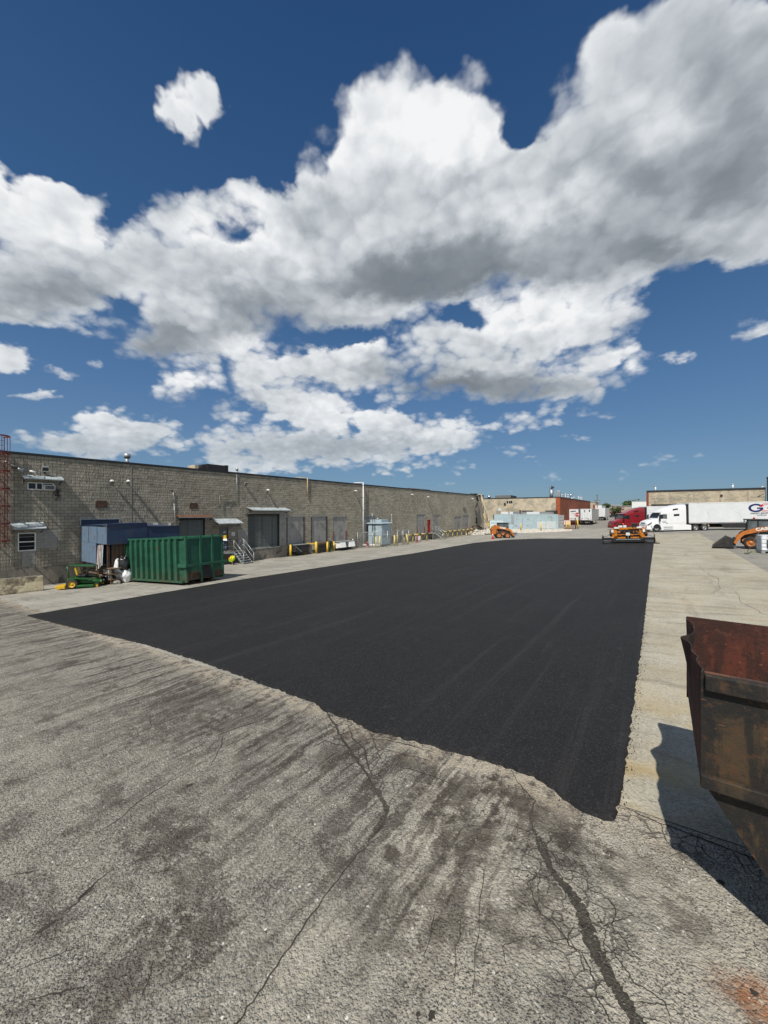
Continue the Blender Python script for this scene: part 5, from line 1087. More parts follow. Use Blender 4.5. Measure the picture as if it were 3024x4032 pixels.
def hand(t, p, d):
    p = Vector(p); d = Vector(d).normalized(); sd = d.cross(Vector((0, 0, 1))).normalized() if abs(d.z) < .95 else Vector((0, 1, 0))
    mb = MB(); mb.cyl(p, p+d*.08, .035, .042, 8)
    for k, l in enumerate((.065, .078, .072, .055)): q = p+d*.08+sd*(.03-.02*k); mb.cyl(q, q+d*l*.6, .010, .009, 6); mb.cyl(q+d*l*.6, q+d*l+Vector((0, 0, -.02)), .009, .007, 6)
    mb.cyl(p+d*.02+sd*.035, p+d*.07+sd*.065, .012, .009, 6); mb.build('hand', M['skin'], t)
J = [(0, 0, .95), (.02, 0, 1.15), (.02, 0, 1.40), (.05, 0, 1.52), (.07, 0, 1.58), (0, .20, 1.40), (.08, .24, 1.12), (.30, .12, 1.06), (0, -.20, 1.40), (.08, -.24, 1.12), (.30, -.12, 1.06), (0, .09, .88), (.03, .10, .48), (0, .10, .08), (.14, .11, .04), (0, -.09, .88), (.03, -.10, .48), (0, -.10, .08), (.14, -.11, .04)]
def ex1(t):
    head(t, (.10, 0, 1.66), M['helmet_blue']); hand(t, (.30, .12, 1.06), (.9, -.3, 0)); hand(t, (.30, -.12, 1.06), (.9, .3, 0))
    MB().loft([], 12) if False else None
    v = MB(); 
    for (z0, z1, r0, r1) in ((1.0, 1.2, .205, .20), (1.2, 1.46, .20, .185)): v.lathe([(r0, z0), (r1, z1)], (.015, 0, 0), 18)
    ve = v.build('vest', M['vest'], t)
    for s in (-1, 1): MB().box(.15, .225, s*.10-.035, s*.10+.035, 1.0, 1.46).build('vest_band', M['vest_orange'], ve); MB().box(-.20, -.17, s*.10-.035, s*.10+.035, 1.0, 1.46).build('vest_band', M['vest_orange'], ve)
    for s in (-1, 1): MB().cyl((.0, s*.09, .88), (.03, s*.10, .48), .105, .085, 12).cyl((.03, s*.10, .48), (0, s*.10, .1), .085, .07, 12).build('trouser_leg', M['jeans'], t)
    MB().cbox((.42, 0, 1.08), (.02, .3, .22), (0, R(-40), 0)).build('clipboard', M['white'], t)
person('person', 'worker in lime and orange vest and blue hard hat standing on the stair landing', (XW+.80, 19.12, -.585), R(-25), J, RAD, E1, M['navy'], ex1)
J2 = [(0, 0, .42), (.16, 0, .56), (.36, 0, .66), (.45, 0, .68), (.49, 0, .68), (.36, .18, .64), (.46, .24, .40), (.58, .10, .22), (.36, -.18, .64), (.46, -.24, .40), (.58, -.10, .22), (.04, .10, .40), (.38, .14, .40), (.10, .13, .09), (.26, .14, .04), (.04, -.10, .40), (.38, -.14, .40), (.10, -.13, .09), (.26, -.14, .04)]
def ex2(t):
    head(t, (.58, 0, .66), M['dark_metal']); hand(t, (.58, .10, .22), (.5, -.2, -.8)); hand(t, (.58, -.10, .22), (.5, .2, -.8))
    v = MB(); v.loft([(-.22, -.17, .17, .19), (-.1, -.20, .20, .225), (.12, -.19, .20, .23), (.26, -.15, .16, .19)], 16, 2.6); ve = v.build('vest', M['vest'], t); ve.location = (.14, 0, .52); ve.rotation_euler = (0, R(-28), 0)
    for a in (38, -38): o = MB().cbox((0, 0, .205), (.38, .05, .012), (0, 0, R(a))).build('vest_band', M['vest_orange'], ve)
    MB().cbox((-.18, 0, .185), (.05, .30, .012)).build('vest_band', M['vest_orange'], ve)
person('person', 'worker in lime vest with orange cross crouching at the foot of the stairs', (-29.75, 18.95, gz(-29.75)), R(115), J2, RAD, E1, M['navy'], ex2)

# ------------------------------------------------------------------ bollards, dock levellers, rails
def bollard(x, y, h, label, r=.09, mat='yellow_pale', lean=(0, 0), group='yellow bollards'):
    t = thing('bollard', label, 'bollard', G(x, y, -.02), 0, group, rot=(lean[0], lean[1], 0))
    MB().cyl((0, 0, 0), (0, 0, h), r, r, 14).build('post', M[mat], t); MB().lathe([(r, 0), (r*.8, .05), (r*.4, .08), (0.0, .09)], (0, 0, h), 14).build('cap', M[mat], t); MB().cyl((0, 0, 0), (0, 0, .05), r*2.0, r*1.7, 14).build('footing', M['concrete'], t)
bollard(-30.75, 26.3, 1.20, 'yellow bollard left of the dark dock leveller box', .11, 'yellow'); bollard(-30.7, 29.85, 1.28, 'thick yellow bollard at the corner of the yellow guard rail', .13, 'yellow'); bollard(-30.75, 31.65, 1.15, 'yellow bollard right of the second dock leveller', .11, 'yellow'); bollard(-31.35, 28.85, 1.15, 'yellow bollard behind the dark dock leveller box', .10, 'yellow'); bollard(-31.3, 33.3, 1.1, 'orange-yellow bollard left of the folded grey dock plate', .09, 'yellow')
o = thing('guard_bar', 'short yellow guard bar between two dock bollards', 'guard rail', (-31.0, 29.0, -.55)); MB().bar((-.3, -.1, 0), (.25, .8, 0), .14, .14).build('bar', M['yellow'], o)
t = thing('dock_leveller', 'dark steel dock leveller box below the first closed dock', 'dock leveller', (XW+.05, 26.9, -1.45)); MB().box(0, .95, .1, 2.05, .18, .88).build('box', M['dark_metal'], t, .01); MB().box(-.02, 1.0, .05, 2.1, .89, .93).build('deck_plate', M['grey_plastic'], t); MB().bar((1.0, .1, .75), (1.0, .9, .15), .05, .05).build('strut', M['galv'], t); MB().box(.05, .9, .3, 1.9, 0, .17).build('base', M['black'], t)
t = thing('dock_leveller', 'wooden bumper frame between yellow bollards below the second closed dock', 'dock leveller', (XW+.05, 30.2, -1.5)); MB().box(0, .6, 0, 2.1, .2, .95).build('box', M['dock_concrete'], t); MB().box(.6, .66, .05, 2.05, .75, .98).build('bumper_board', M['wood'], t)
for k in range(5): MB().box(.61, .70, .1+k*.42, .35+k*.42, .25, .72).build('bumper_block', M['rubber'], t)
t = thing('dock_plate', 'folded pale grey dock plate with sloping sides below the third closed dock', 'dock plate', (XW+.05, 33.5, -1.5)); MB().box(0, 1.1, 0, 2.9, .82, .90).build('top_plate', M['galv'], t)
for y in (.1, 1.75): MB().add([(.25, y, .80), (1.1, y, .80), (1.35, y, .22), (.5, y, .10), (.25, y+1.0, .80), (1.1, y+1.0, .80), (1.35, y+.9, .22), (.5, y+.9, .10)], [(0, 1, 2, 3), (4, 7, 6, 5), (1, 5, 6, 2), (0, 3, 7, 4), (2, 6, 7, 3), (0, 4, 5, 1)]).build('side_plate', M['white'], t)
MB().cyl((.9, 2.7, .9), (.9, 2.7, 1.08), .08).build('lamp', M['white'], t); MB().box(0, .5, .2, 2.8, -.15, .8).build('pit', M['black'], t)
# dark shrub sprig at the wall
t = thing('wall_weed', 'dark scrubby weed growing between the dock plates', 'weed', (XW+.5, 32.75, -1.75)); mb = MB()
for k in range(220):
    a = rs.uniform(0, 6.28); r = rs.uniform(0, .32); z = rs.uniform(.1, 1.25); p = Vector((r*math.cos(a)*(1.2-z*.7), r*math.sin(a)*(1.2-z*.7), z)); q = Vector((rs.gauss(0, .05), rs.gauss(0, .05), rs.gauss(0, .05))); u = Vector((rs.gauss(0, .05), rs.gauss(0, .05), rs.gauss(0, .05))); mb.add([p-q, p+u, p+q, p-u], [(0, 1, 2, 3)])
mb.build('leaves', M['leaf'], t, fix=False); MB().cyl((0, 0, 0), (0, 0, 1.0), .02, .008, 6).build('stem', M['bark'], t)

# tank enclosure
t = thing('utility_tank', 'pale blue grey square steel tank with lid and ladder by the wall', 'tank', (-31.4, 40.0, -1.45))
MB().box(0, 2.2, 0, 1.95, .12, 2.72).build('body', M['tank_blue'], t, .02); MB().box(-.04, 2.24, -.04, 1.99, 1.30, 1.38).build('band', M['tank_blue'], t); MB().box(.05, 2.15, .05, 1.9, -.2, .12).build('plinth', M['concrete'], t)
MB().prism([(-.18, 2.80), (2.38, 2.80), (2.38, 2.90), (2.1, 2.98), (.1, 2.98), (-.18, 2.90)], -.18, 2.13, 'y').build('lid', M['tank_blue'], t); MB().box(.2, 2.0, .2, 1.8, 2.98, 3.35).build('top_box', M['tank_blue'], t); MB().box(.3, 1.9, .3, 1.7, 2.71, 2.81).build('neck', M['black'], t)
ld = MB(); ld.bar((.78, -.12, -.1), (.78, -.12, 3.5), .04, .05); ld.bar((1.16, -.12, -.1), (1.16, -.12, 3.5), .04, .05); ld.build('ladder_rail', M['dark_metal'], t)
for k in range(13): MB().cyl((.78, -.12, .1+k*.26), (1.16, -.12, .1+k*.26), .014, .014, 6).build('ladder_rung', M['dark_metal'], t)
MB().cyl((1.3, .3, 3.35), (1.3, .3, 3.55), .12).build('valve', M['galv'], t); MB().tube([(2.3, 2.1, 0), (2.3, 2.1, 3.9)], .025, 8).build('lamp_post', M['galv'], t); MB().sphere((2.3, 2.1, 3.95), .08).build('lamp_globe', M['white'], t); MB().tube([(.55, .2, 3.35), (.5, .2, 4.0)], .02).build('lamp_post', M['galv'], t); MB().sphere((.5, .2, 4.05), .08).build('lamp_globe', M['white'], t)
# chain link
def chain_mat():
    m, nt, b = principled('chain_link'); co = objco(nt); s = nt.sep(co)
    u = nt.math('ADD', nt.math('ADD', s[0], s[1]), s[2]); v = nt.math('SUBTRACT', nt.math('ADD', s[0], s[1]), s[2])
    def line(q): return nt.math('LESS_THAN', nt.math('ABSOLUTE', nt.math('SUBTRACT', nt.math('FRACT', nt.math('MULTIPLY', q, 13)), .5)), .055)
    a = nt.math('MAXIMUM', line(u), line(v)); nt.put(b.inputs['Alpha'], a); b.inputs['Base Color'].default_value = (.35, .36, .36, 1); b.inputs['Metallic'].default_value = .6; b.inputs['Roughness'].default_value = .5; return m
M['chain'] = chain_mat()
t = thing('chain_link_fence', 'galvanised chain link fence with gate around the tank', 'fence', (0, 0, 0))
FP = [(-31.5, 37.9), (-29.6, 38.6), (-28.55, 40.35), (-28.2, 42.1), (-28.0, 43.2), (-28.0, 44.6), (-29.6, 45.4)]
for i, (x, y) in enumerate(FP): MB().cyl(G(x, y, -.05), G(x, y, 2.05), .04 if i in (2, 5) else .03, None, 10).build('post', M['galv'], t)
for i, ((x, y), (u, v)) in enumerate(zip(FP, FP[1:])):
    for h in (.12, 2.0): MB().cyl(G(x, y, h), G(u, v, h), .02, None, 8).build('rail', M['galv'], t)
    MB().quad(G(x, y, .08), G(u, v, .08), G(u, v, 2.0), G(x, y, 2.0)).build('mesh_panel', M['chain'], t, fix=False)
t = thing('fire_hydrant', 'red fire hydrant before the tank enclosure', 'hydrant', G(-30.55, 38.75)); MB().lathe([(.16, 0), (.16, .05), (.11, .06), (.11, .55), (.15, .57), (.15, .62), (.12, .66), (.09, .76), (.03, .82), (0, .83)], (0, 0, 0), 16).build('barrel', M['red_paint'], t)
for d in ((0, -1), (1, 0), (0, 1)): MB().cyl((d[0]*.08, d[1]*.08, .45), (d[0]*.2, d[1]*.2, .45), .06, .07, 12).build('outlet', M['red_paint'], t)
MB().cyl((0, 0, .82), (0, 0, .88), .025, .025, 6).build('stem_nut', M['red_paint'], t)
bollard(-29.05, 38.55, 1.35, 'pale yellow bollard before the tank, left of a pair'); bollard(-28.85, 39.15, 1.42, 'pale yellow bollard before the tank, right of a pair', lean=(0, R(-2)))
bollard(-28.1, 41.3, 1.40, 'pale yellow bollard outside the fence gate', .11); bollard(-27.75, 44.1, 1.45, 'leaning pale yellow bollard at the fence end', .10, lean=(R(2), R(-11))); bollard(-29.2, 43.6, 1.4, 'pale yellow bollard inside the fence'); bollard(-30.6, 42.8, 1.35, 'pale yellow bollard beside the tank rear corner')
def guard(name, x, ys, h, label):
    t = thing(name, label, 'guard rail', (0, 0, 0))
    for k, y in enumerate(ys):
        MB().cyl(G(x, y, -.1), G(x, y, h), .09, .09, 12).build('post', M['yellow_pale'], t); MB().cyl(G(x, y-.2, h), G(x, y+.2, h), .125, .125, 12).build('black_joint', M['black'], t)
    for y, v in zip(ys, ys[1:]): MB().cyl(G(x, y+.2, h), G(x, v-.2, h), .11, .11, 12).build('rail', M['yellow_pale'], t)
guard('dock_guard_rail', -29.95, (46.5, 48.8, 51.0, 53.0), 1.15, 'yellow dock guard rail with black joints right of the tank fence'); guard('dock_guard_rail', -30.35, (59.3, 61.2, 63.1, 65.0, 66.9, 68.8, 70.7, 72.6), 1.15, 'long yellow dock guard rail with black joints beyond the red door')
t = thing('post_indicator', 'red post with two white panels before the yellow guard rail', 'valve post', G(-29.6, 49.5)); MB().cyl((0, 0, 0), (0, 0, 1.0), .07).build('post', M['red_paint'], t); MB().cyl((0, 0, 1.0), (0, 0, 1.25), .09).build('valve_head', M['yellow'], t)
for s in (-1, 1): MB().cbox((.05, s*.38, .62), (.04, .55, .62), (0, 0, R(-20*s))).build('panel', M['white'], t)
MB().box(-.25, .25, -.3, .3, 0, .10).build('base', M['red_paint'], t)
t = thing('red_frame', 'dark red pipe frame at the far end of the yellow guard rail', 'pipe frame', G(-30.6, 70.3))
for y in (0, 2.6): MB().cyl((0, y, 0), (0, y, 1.7), .12).build('post', M['red_fade'], t)
MB().tube([(0, 2.0, 1.75), (0, 5.2, 1.75), (0, 5.2, .2)], .10).build('hoop', M['rust_dark'], t)
# pale rubble
def rubble(name, label, cx, cy, rx, ry, h, n, rnd, szs=(.08, .3)):
    mb = MB()
    for k in range(n):
        a = rnd.uniform(0, 6.28); r = math.sqrt(rnd.random()); x, y = cx+rx*r*math.cos(a), cy+ry*r*math.sin(a); s = rnd.uniform(*szs); z = gz(x, y)+h*(1-r)*rnd.uniform(.3, 1)
        mb.sphere((x, y, z), (s, s*rnd.uniform(.6, 1), s*rnd.uniform(.5, .9)), 6, 4, .3, rnd)
    o = mb.build(name, M['gravel'], fix=False); kind(o, 'stuff'); return tag(o, label, 'rubble')
rubble('rubble_pile', 'pile of pale rubble beside the far guard rail', -30.2, 74.0, 2.4, 3.0, 1.0, 260, rs)
rubble('rubble_pile', 'small pile of pale rubble behind the loader', -24.2, 75.2, 1.3, 1.0, .6, 90, rs)
t = thing('concrete_block', 'big grey concrete block with a yellow valve at the far wall corner', 'concrete block', G(-28.0, 76.6), R(40)); MB().box(-1.35, 1.35, -.7, .7, 0, 1.05).build('block', M['concrete'], t, .04)
t = thing('gas_valve', 'yellow gas valve stand on the grey concrete block', 'valve', (-28.5, 76.4, gz(-28.5, 76.4)+1.05)); MB().cyl((0, 0, 0), (0, 0, .9), .2, .17).build('stand', M['yellow'], t); MB().box(-.32, .32, -.2, .2, .35, 1.05).build('regulator', M['yellow'], t, .04); MB().cyl((-.2, 0, 1.05), (-.2, 0, 1.9), .1).build('riser', M['gas_cream'], t)
def cone(loc, label):
    t = thing('traffic_cone', label, 'cone', loc, 0, 'traffic cones'); MB().box(-.2, .2, -.2, .2, 0, .04).build('base', M['cone_orange'], t); MB().cyl((0, 0, .04), (0, 0, .98), .16, .03, 16).build('body', M['cone_orange'], t); MB().cyl((0, 0, .55), (0, 0, .72), .092, .070, 16).build('stripe', M['letter_white'], t)
cone(G(-20.1, 55.2), 'red-orange traffic cone behind the loader at the new mat corner')

# =================================================================== RUSTY HOPPER (right foreground)
def hopper_mat(name, a, b_, c_, red):
    m, nt, b = principled(name); P = pos(nt)
    n1 = nt.noise(P, 2.2, 6, .62, dist=.3); n2 = nt.noise(P, 14, 6, .72); n3 = nt.noise(nt.vm('MULTIPLY', P, (3, 3, .5)), 2.6, 5, .65)
    c = nt.mix(nt.step(n1, .36, .62), a, b_); c = nt.mix(nt.math('MULTIPLY', nt.step(n3, .46, .58), .85), c, c_); c = nt.mix(nt.math('MULTIPLY', nt.step(nt.noise(P, 3.3, 7, .72, dist=.5), .48, .56), .9), c, c_)
    c = nt.mix(nt.math('MULTIPLY', nt.step(n2, .53, .66), .7), c, darker(c_, .6)); c = nt.mix(nt.math('MULTIPLY', nt.step(n2, .46, .36), .5), c, red)
    sc = nt.noise(nt.vm('MULTIPLY', P, (9, 9, 14)), 1.5, 3, .5, dist=1.2); c = nt.mix(nt.math('MULTIPLY', nt.step(sc, .69, .72), .6), c, darker(red, 2.2))
    nt.put(b.inputs['Base Color'], c); b.inputs['Roughness'].default_value = .75; b.inputs['Metallic'].default_value = .0
    bump(nt, b, nt.math('ADD', n2, nt.noise(P, 60, 4, .7)), .5, .006); return m
M['hopper_out'] = hopper_mat('grimy_hopper_steel', (.032, .023, .012), (.056, .034, .015), (.007, .0068, .0065), (.085, .034, .012))
M['hopper_in'] = hopper_mat('red_rust_hopper_lining', (.070, .017, .010), (.100, .025, .012), (.036, .012, .008), (.12, .042, .02))
t = thing('rusty_hopper', 'big grimy rusty steel hopper with a torn rim in the right foreground', 'hopper', (0, 0, 0))
HX0, HX1, HY0, HY1, HT, HB = .22, 3.1, 3.41, 5.16, 1.80, 1.05
MB().box(HX0+.006, HX1, HY0, HY0+.012, HB, HT).build('front_plate', M['hopper_out'], t)
MB().box(HX0-.004, HX1, HY1-.008, HY1, HB-.1, HT).build('back_plate', M['hopper_in'], t)
# torn end plate
n = 26; vs = []; rt = random.Random(2)
for i in range(n+1):
    u = i/n; y = HY0+(HY1-HY0)*u
    w = .075*math.exp(-((u-.52)/.10)**2)*-1+.045*math.exp(-((u-.76)/.08)**2)-.02*math.exp(-((u-.3)/.05)**2)+.012*math.sin(u*31)*(0 < u < .97)
    zt = HT-.03*math.exp(-((u-.62)/.15)**2)-.02*math.exp(-((u-.3)/.1)**2)+rt.uniform(-.004, .004)
    for j in range(7):
        v = j/6; k = max(0, (v-.25)/.75)**1.5; vs.append((HX0+w*k, y, HB-.02+(zt-HB+.02)*v))
mb = MB(); mb.add(vs, [(i*7+j, i*7+j+1, (i+1)*7+j+1, (i+1)*7+j) for i in range(n) for j in range(6)]); o = mb.build('torn_end_plate', M['hopper_in'], t, fix=False); s = o.modifiers.new('s', 'SOLIDIFY'); s.thickness = .008; s.material_offset = 1; s.material_offset_rim = 1
o.data.materials.append(M['hopper_out'])
# lower taper
def taper(y0, y1, nm):
    mb = MB(); mb.add([(HX0+.01, y0, HB), (HX1, y0, HB), (HX1-.2, y0, .12), (HX0+.62, y0, .12), (HX0+.01, y1, HB), (HX1, y1, HB), (HX1-.2, y1, .12), (HX0+.62, y1, .12)], [(0, 1, 2, 3), (4, 7, 6, 5), (0, 3, 7, 4), (1, 5, 6, 2), (3, 2, 6, 7)]); return mb.build(nm, M['hopper_out'], t)
taper(HY0+.018, HY1-.02, 'tapered_bottom')
MB().box(HX0+.02, HX1, HY0-.045, HY0-.001, HT-.105, HT+.004).build('rim_channel', M['hopper_out'], t, .008); MB().box(HX0-.005, HX1, HY0-.05, HY0-.001, HB-.015, HB+.075).build('waist_angle', M['hopper_out'], t, .008)
MB().box(HX0+.02, HX1, HY0-.002, HY0+.03, HT-.004, HT+.006).build('rim_lip', M['rust_dark'], t)
for x in (1.25, 2.3): MB().box(x, x+.07, HY0-.04, HY0-.001, HB+.08, HT-.11).build('stiffener', M['hopper_out'], t)
for y in (HY0+.3, HY1-.42): MB().box(HX0+.6, HX1-.1, y, y+.14, 0, .125).build('skid', M['rust_dark'], t)

# =================================================================== TRUCKS
def tractor(loc, rot, paint, label, emblem=False):
    """conventional sleeper tractor: front at x = 0 pointing to -x, left flank on -y; ground z = 0"""
    t = thing('truck_tractor', label, 'truck', loc, rot=rot)
    hood = [(.0, .48, 1.02, .92), (.06, .42, 1.30, 1.02), (.30, .42, 1.55, 1.10), (.9, .55, 1.74, 1.14), (1.75, .60, 1.92, 1.17)]
    cab = [(1.70, .62, 1.96, 1.18), (1.95, .62, 2.32, 1.20), (2.32, .62, 2.80, 1.22), (2.9, .62, 3.14, 1.23), (3.7, .62, 3.50, 1.24), (4.6, .62, 3.78, 1.25), (5.4, .62, 3.92, 1.25), (6.0, .62, 3.90, 1.24)]
    MB().loft(hood, 20, 5).build('hood', paint, t); MB().loft(cab, 24, 7).build('cab', paint, t)
    MB().loft([(-.06, .30, .72, 1.0), (.0, .26, .78, 1.12), (.35, .26, .74, 1.18), (.75, .28, .60, 1.2)], 16, 6).build('bumper', paint, t)
    g = MB().add([(-.012, -.55, .62), (-.012, .55, .62), (.045, .5, 1.34), (.045, -.5, 1.34)], [(0, 1, 2, 3)]).build('grille', M['dark_metal'], t, fix=False)
    for k in range(4): MB().bar((-.03+.013*k, -.52, .72+k*.16), (-.03+.013*k, .52, .72+k*.16), .03, .03).build('grille_bar', M['chrome'], g)
    ws = MB().add([(1.74, -1.05, 1.98), (1.74, 1.05, 1.98), (2.22, .98, 2.70), (2.22, -.98, 2.70)], [(0, 1, 2, 3)]).build('windshield', M['glass'], t, fix=False); ws.location = (-.03, 0, .03)
    MB().prism([(1.95, 2.74), (2.36, 2.86), (2.36, 2.92), (1.92, 2.80)], -1.1, 1.1, 'y').build('sun_visor', paint, t)
    for s in (-1, 1):
        y = s*1.235
        def pan(nm, poly, mat, d=.012): return MB().prism(poly, y, y+s*d, 'y').build(nm, mat, t)
        d = pan('door', [(2.0, .70), (3.22, .70), (3.22, 2.72), (2.42, 2.72), (2.0, 2.02)], paint, .010)
        MB().prism([(2.10, 1.90), (3.05, 1.86), (3.05, 2.52), (2.48, 2.55)], y+s*.011, y+s*.02, 'y').build('door_window', M['cab_glass'] if emblem else M['glass'], d)
        MB().box(2.08, 2.42, min(y, y+s*.04), max(y, y+s*.04), 1.90, 2.52).build('quarter_post', M['black'], d)
        MB().box(2.95, 3.15, min(y, y+s*.05), max(y, y+s*.05), 1.20, 1.27).build('door_handle', M['black'], d)
        pan('sleeper_window', [(3.95, 3.06), (4.75, 3.14), (4.75, 3.38), (3.95, 3.28)], M['glass'], .022); pan('sleeper_window', [(4.10, 2.22), (4.95, 2.26), (4.95, 2.56), (4.10, 2.52)], M['glass'], .022)
        MB().loft([(1.72, 1.55, 2.45, .10), (1.86, 1.45, 2.55, .12)], 10, 4).build('mirror', M['black'], t).location = (0, s*1.48, 0); MB().bar((1.85, s*1.2, 2.4), (1.80, s*1.48, 2.35), .04, .04).build('mirror_arm', M['black'], t)
        MB().prism([(.10, 1.05), (.75, 1.42), (.82, 1.28), (.18, .92)], s*1.02, s*1.125, 'y').build('headlight', M['glass'] if s < 0 else M['chrome'], t)
        # wheel arch and steps
        arch = [(1.46+.62*math.cos(a), .52+.62*math.sin(a)) for a in [math.pi*k/10 for k in range(11)]]
        MB().prism(arch, s*1.0, s*1.235, 'y').build('wheel_arch', M['black'], t)
        lip = MB(); 
        for k in range(10):
            a0, a1 = math.pi*k/10, math.pi*(k+1)/10; lip.bar((1.46+.66*math.cos(a0), s*1.22, .52+.66*math.sin(a0)), (1.46+.66*math.cos(a1), s*1.22, .52+.66*math.sin(a1)), .14, .09)
        lip.build('fender_lip', paint, t)
        sk = MB().prism([(2.15, .22), (6.75, .22), (6.75, .92), (6.2, .98), (2.15, .98)], s*1.10, s*1.24, 'y').build('side_skirt', paint, t, .03)
        MB().box(2.5, 3.9, min(s*1.24, s*1.252), max(s*1.24, s*1.252), .62, .70).build('step', M['dark_metal'], sk); MB().box(2.5, 3.9, min(s*1.24, s*1.252), max(s*1.24, s*1.252), .34, .42).build('step', M['dark_metal'], sk)
        MB().prism([(6.0, .98), (6.34, 1.15), (6.34, 3.95), (6.0, 3.90)], s*1.15, s*1.24, 'y').build('side_extender', M['black'], t)
        wheel(t, (1.46, s*1.06, .50), .50, .30, M['rubber'], M['chrome'], 'y', .5, 24)
        for x in (7.45, 8.80): wheel(t, (x, s*.98, .50), .50, .56, M['rubber'], M['chrome'], 'y', .5, 24)
        MB().loft([(6.85, .95, 1.05, .28), (7.45, 1.06, 1.12, .28), (8.1, .95, 1.05, .28)], 8, 4).build('mud_fender', M['black'], t).location = (0, s*.95, 0)
        MB().box(9.25, 9.28, s*.98-.25, s*.98+.25, .22, .95).build('mud_flap', M['black'], t)
    MB().box(1.0, 9.4, -.42, .42, .62, .98).build('chassis', M['dark_metal'], t); MB().cyl((5.9, 0, 1.0), (9.0, 0, 1.0), .12).build('drive_line', M['dark_metal'], t)
    MB().box(7.2, 8.9, -.55, .55, .98, 1.16).build('fifth_wheel', M['black'], t)
    if emblem:
        m = frame((2.62, -1.262, 1.42), (1, 0, 0), (0, 0, 1)); text_mesh('GG', .42, 'door_emblem', M['logo_blue'], t, m)
    t.scale = (.88, 1, 1)
    for ch in t.children:
        if ch.name.startswith('wheel') and 'arch' not in ch.name: ch.scale = (1/.88, 1, 1)
    return t
def trailer(loc, rot, label, L=16.15, mat='white_trailer', skirt=True, end='white_trailer', lean=0, legs=False, axles=(13.2, 14.5), group=None, doors=True):
    """box trailer: nose at x = 0, rear at x = L; ground z = 0"""
    t = thing('box_trailer', label, 'trailer', loc, rot=rot, group=group)
    MB().box(0, L, -1.30, 1.30, 1.18, 4.08).build('box', M[mat], t, .03)
    for s in (-1, 1):
        r = MB(); r.box(.0, L, s*1.30 if s > 0 else -1.325, s*1.325 if s > 0 else -1.30, 1.10, 1.26); r.build('bottom_rail', M['galv'], t)
        MB().box(0, L, min(s*1.30, s*1.32), max(s*1.30, s*1.32), 3.98, 4.10).build('top_rail', M['white'], t)
        n = int(L/1.24)
        for k in range(1, n): MB().box(k*L/n-.025, k*L/n+.025, min(s*1.30, s*1.309), max(s*1.30, s*1.309), 1.27, 3.97).build('side_post', M[mat], t)
        for k in range(0, n): MB().box((k+.5)*L/n-.32, (k+.5)*L/n+.32, min(s*1.325, s*1.331), max(s*1.325, s*1.331), 1.205, 1.24).build('reflector_strip', M['letter_dark'] if k % 2 else M['logo_red'], t)
        if skirt: MB().prism([(4.6, .45), (10.8, .35), (11.3, 1.12), (4.2, 1.12)], s*1.24, s*1.27, 'y').build('skirt', M['dark_metal'], t)
        for x in axles: wheel(t, (x, s*.98, .50), .50, .56, M['rubber'], M['chrome'], 'y', .5, 22)
        MB().box(2.6 if not legs else 2.6, 2.74, s*.9-.07, s*.9+.07, .05 if legs else .45, 1.15).build('landing_leg', M['dark_metal'], t)
    MB().box(axles[0]-1.2, axles[-1]+1.0, -.5, .5, .72, 1.15).build('bogie', M['black'], t); MB().box(.3, 3, -.6, .6, 1.05, 1.17).build('king_pin_plate', M['black'], t)
    MB().box(L-.08, L-.02, -1.15, 1.15, .48, .60).build('bumper_bar', M['dark_metal'], t)
    for s in (-1, 1): MB().box(L-.08, L-.02, s*.8-.05, s*.8+.05, .6, 1.15).build('bumper_hanger', M['dark_metal'], t)
    if doors:
        for s in (-1, 1):
            d = MB().box(L, L+.02, .012 if s > 0 else -1.24, 1.24 if s > 0 else -.012, 1.24, 4.0).build('rear_door', M[end], t)
            for q in (.35, .95): MB().cyl((L+.035, s*q, 1.2), (L+.035, s*q, 4.0), .018, None, 6).build('lock_rod', M['galv'], d)
            MB().box(L+.02, L+.03, s*1.08-.1, s*1.08+.1, 1.28, 1.38).build('tail_lamp', M['logo_red'], d)
    return t
# heading: the white rig stands almost square to the view, nose to the left, on ground that rises to the right
def rig_rot(az, pitch): 
    q = Euler((0, 0, az)).to_quaternion() @ Euler((0, -pitch, 0)).to_quaternion(); return q.to_euler()
AZ = R(30.2); fx, fy = -2.24, 68.9
rw = rig_rot(AZ, R(1.1))
tw = tractor((fx, fy, .0), rw, M['white_truck'], 'white sleeper truck with a small blue door emblem', True)
tl = trailer((fx+5.62*math.cos(AZ), fy+5.62*math.sin(AZ), .105), rw, 'long white box trailer with a big blue and red double letter logo', doors=True)
# logo: two interlocked rings cut to G shapes
def arc_g(mb, cx, cz, r0, r1, y, a0, a1, n=36):
    vs = []
    for i in range(n+1):
        a = R(a0+(a1-a0)*i/n)
        for r in (r0, r1): vs.append((cx+(r*1.55+.06)*math.cos(a), y, cz+r*math.sin(a)))
    mb.add(vs, [(2*i, 2*i+1, 2*i+3, 2*i+2) for i in range(n)])
YL = -1.312
mb = MB(); arc_g(mb, 8.85, 3.2, .37, .60, YL, 38, 350); mb.quad((9.0, YL, 3.06), (9.8, YL, 3.06), (9.8, YL, 3.26), (9.0, YL, 3.26)); mb.build('logo_letter', M['logo_blue'], tl, fix=False)
mb = MB()
for (a, b) in ((.40, .46), (.58, .63)): arc_g(mb, 10.3, 3.22, a, b, YL-.004, 25, 165); arc_g(mb, 10.3, 3.22, a, b, YL-.004, 215, 355)
for z in (3.05, 3.22): mb.quad((10.25, YL-.004, z), (11.22, YL-.004, z), (11.22, YL-.004, z+.06), (10.25, YL-.004, z+.06))
arc_g(mb, 10.3, 3.22, .40, .63, YL-.003, 128, 165); mb.build('logo_letter', M['logo_red'], tl, fix=False)
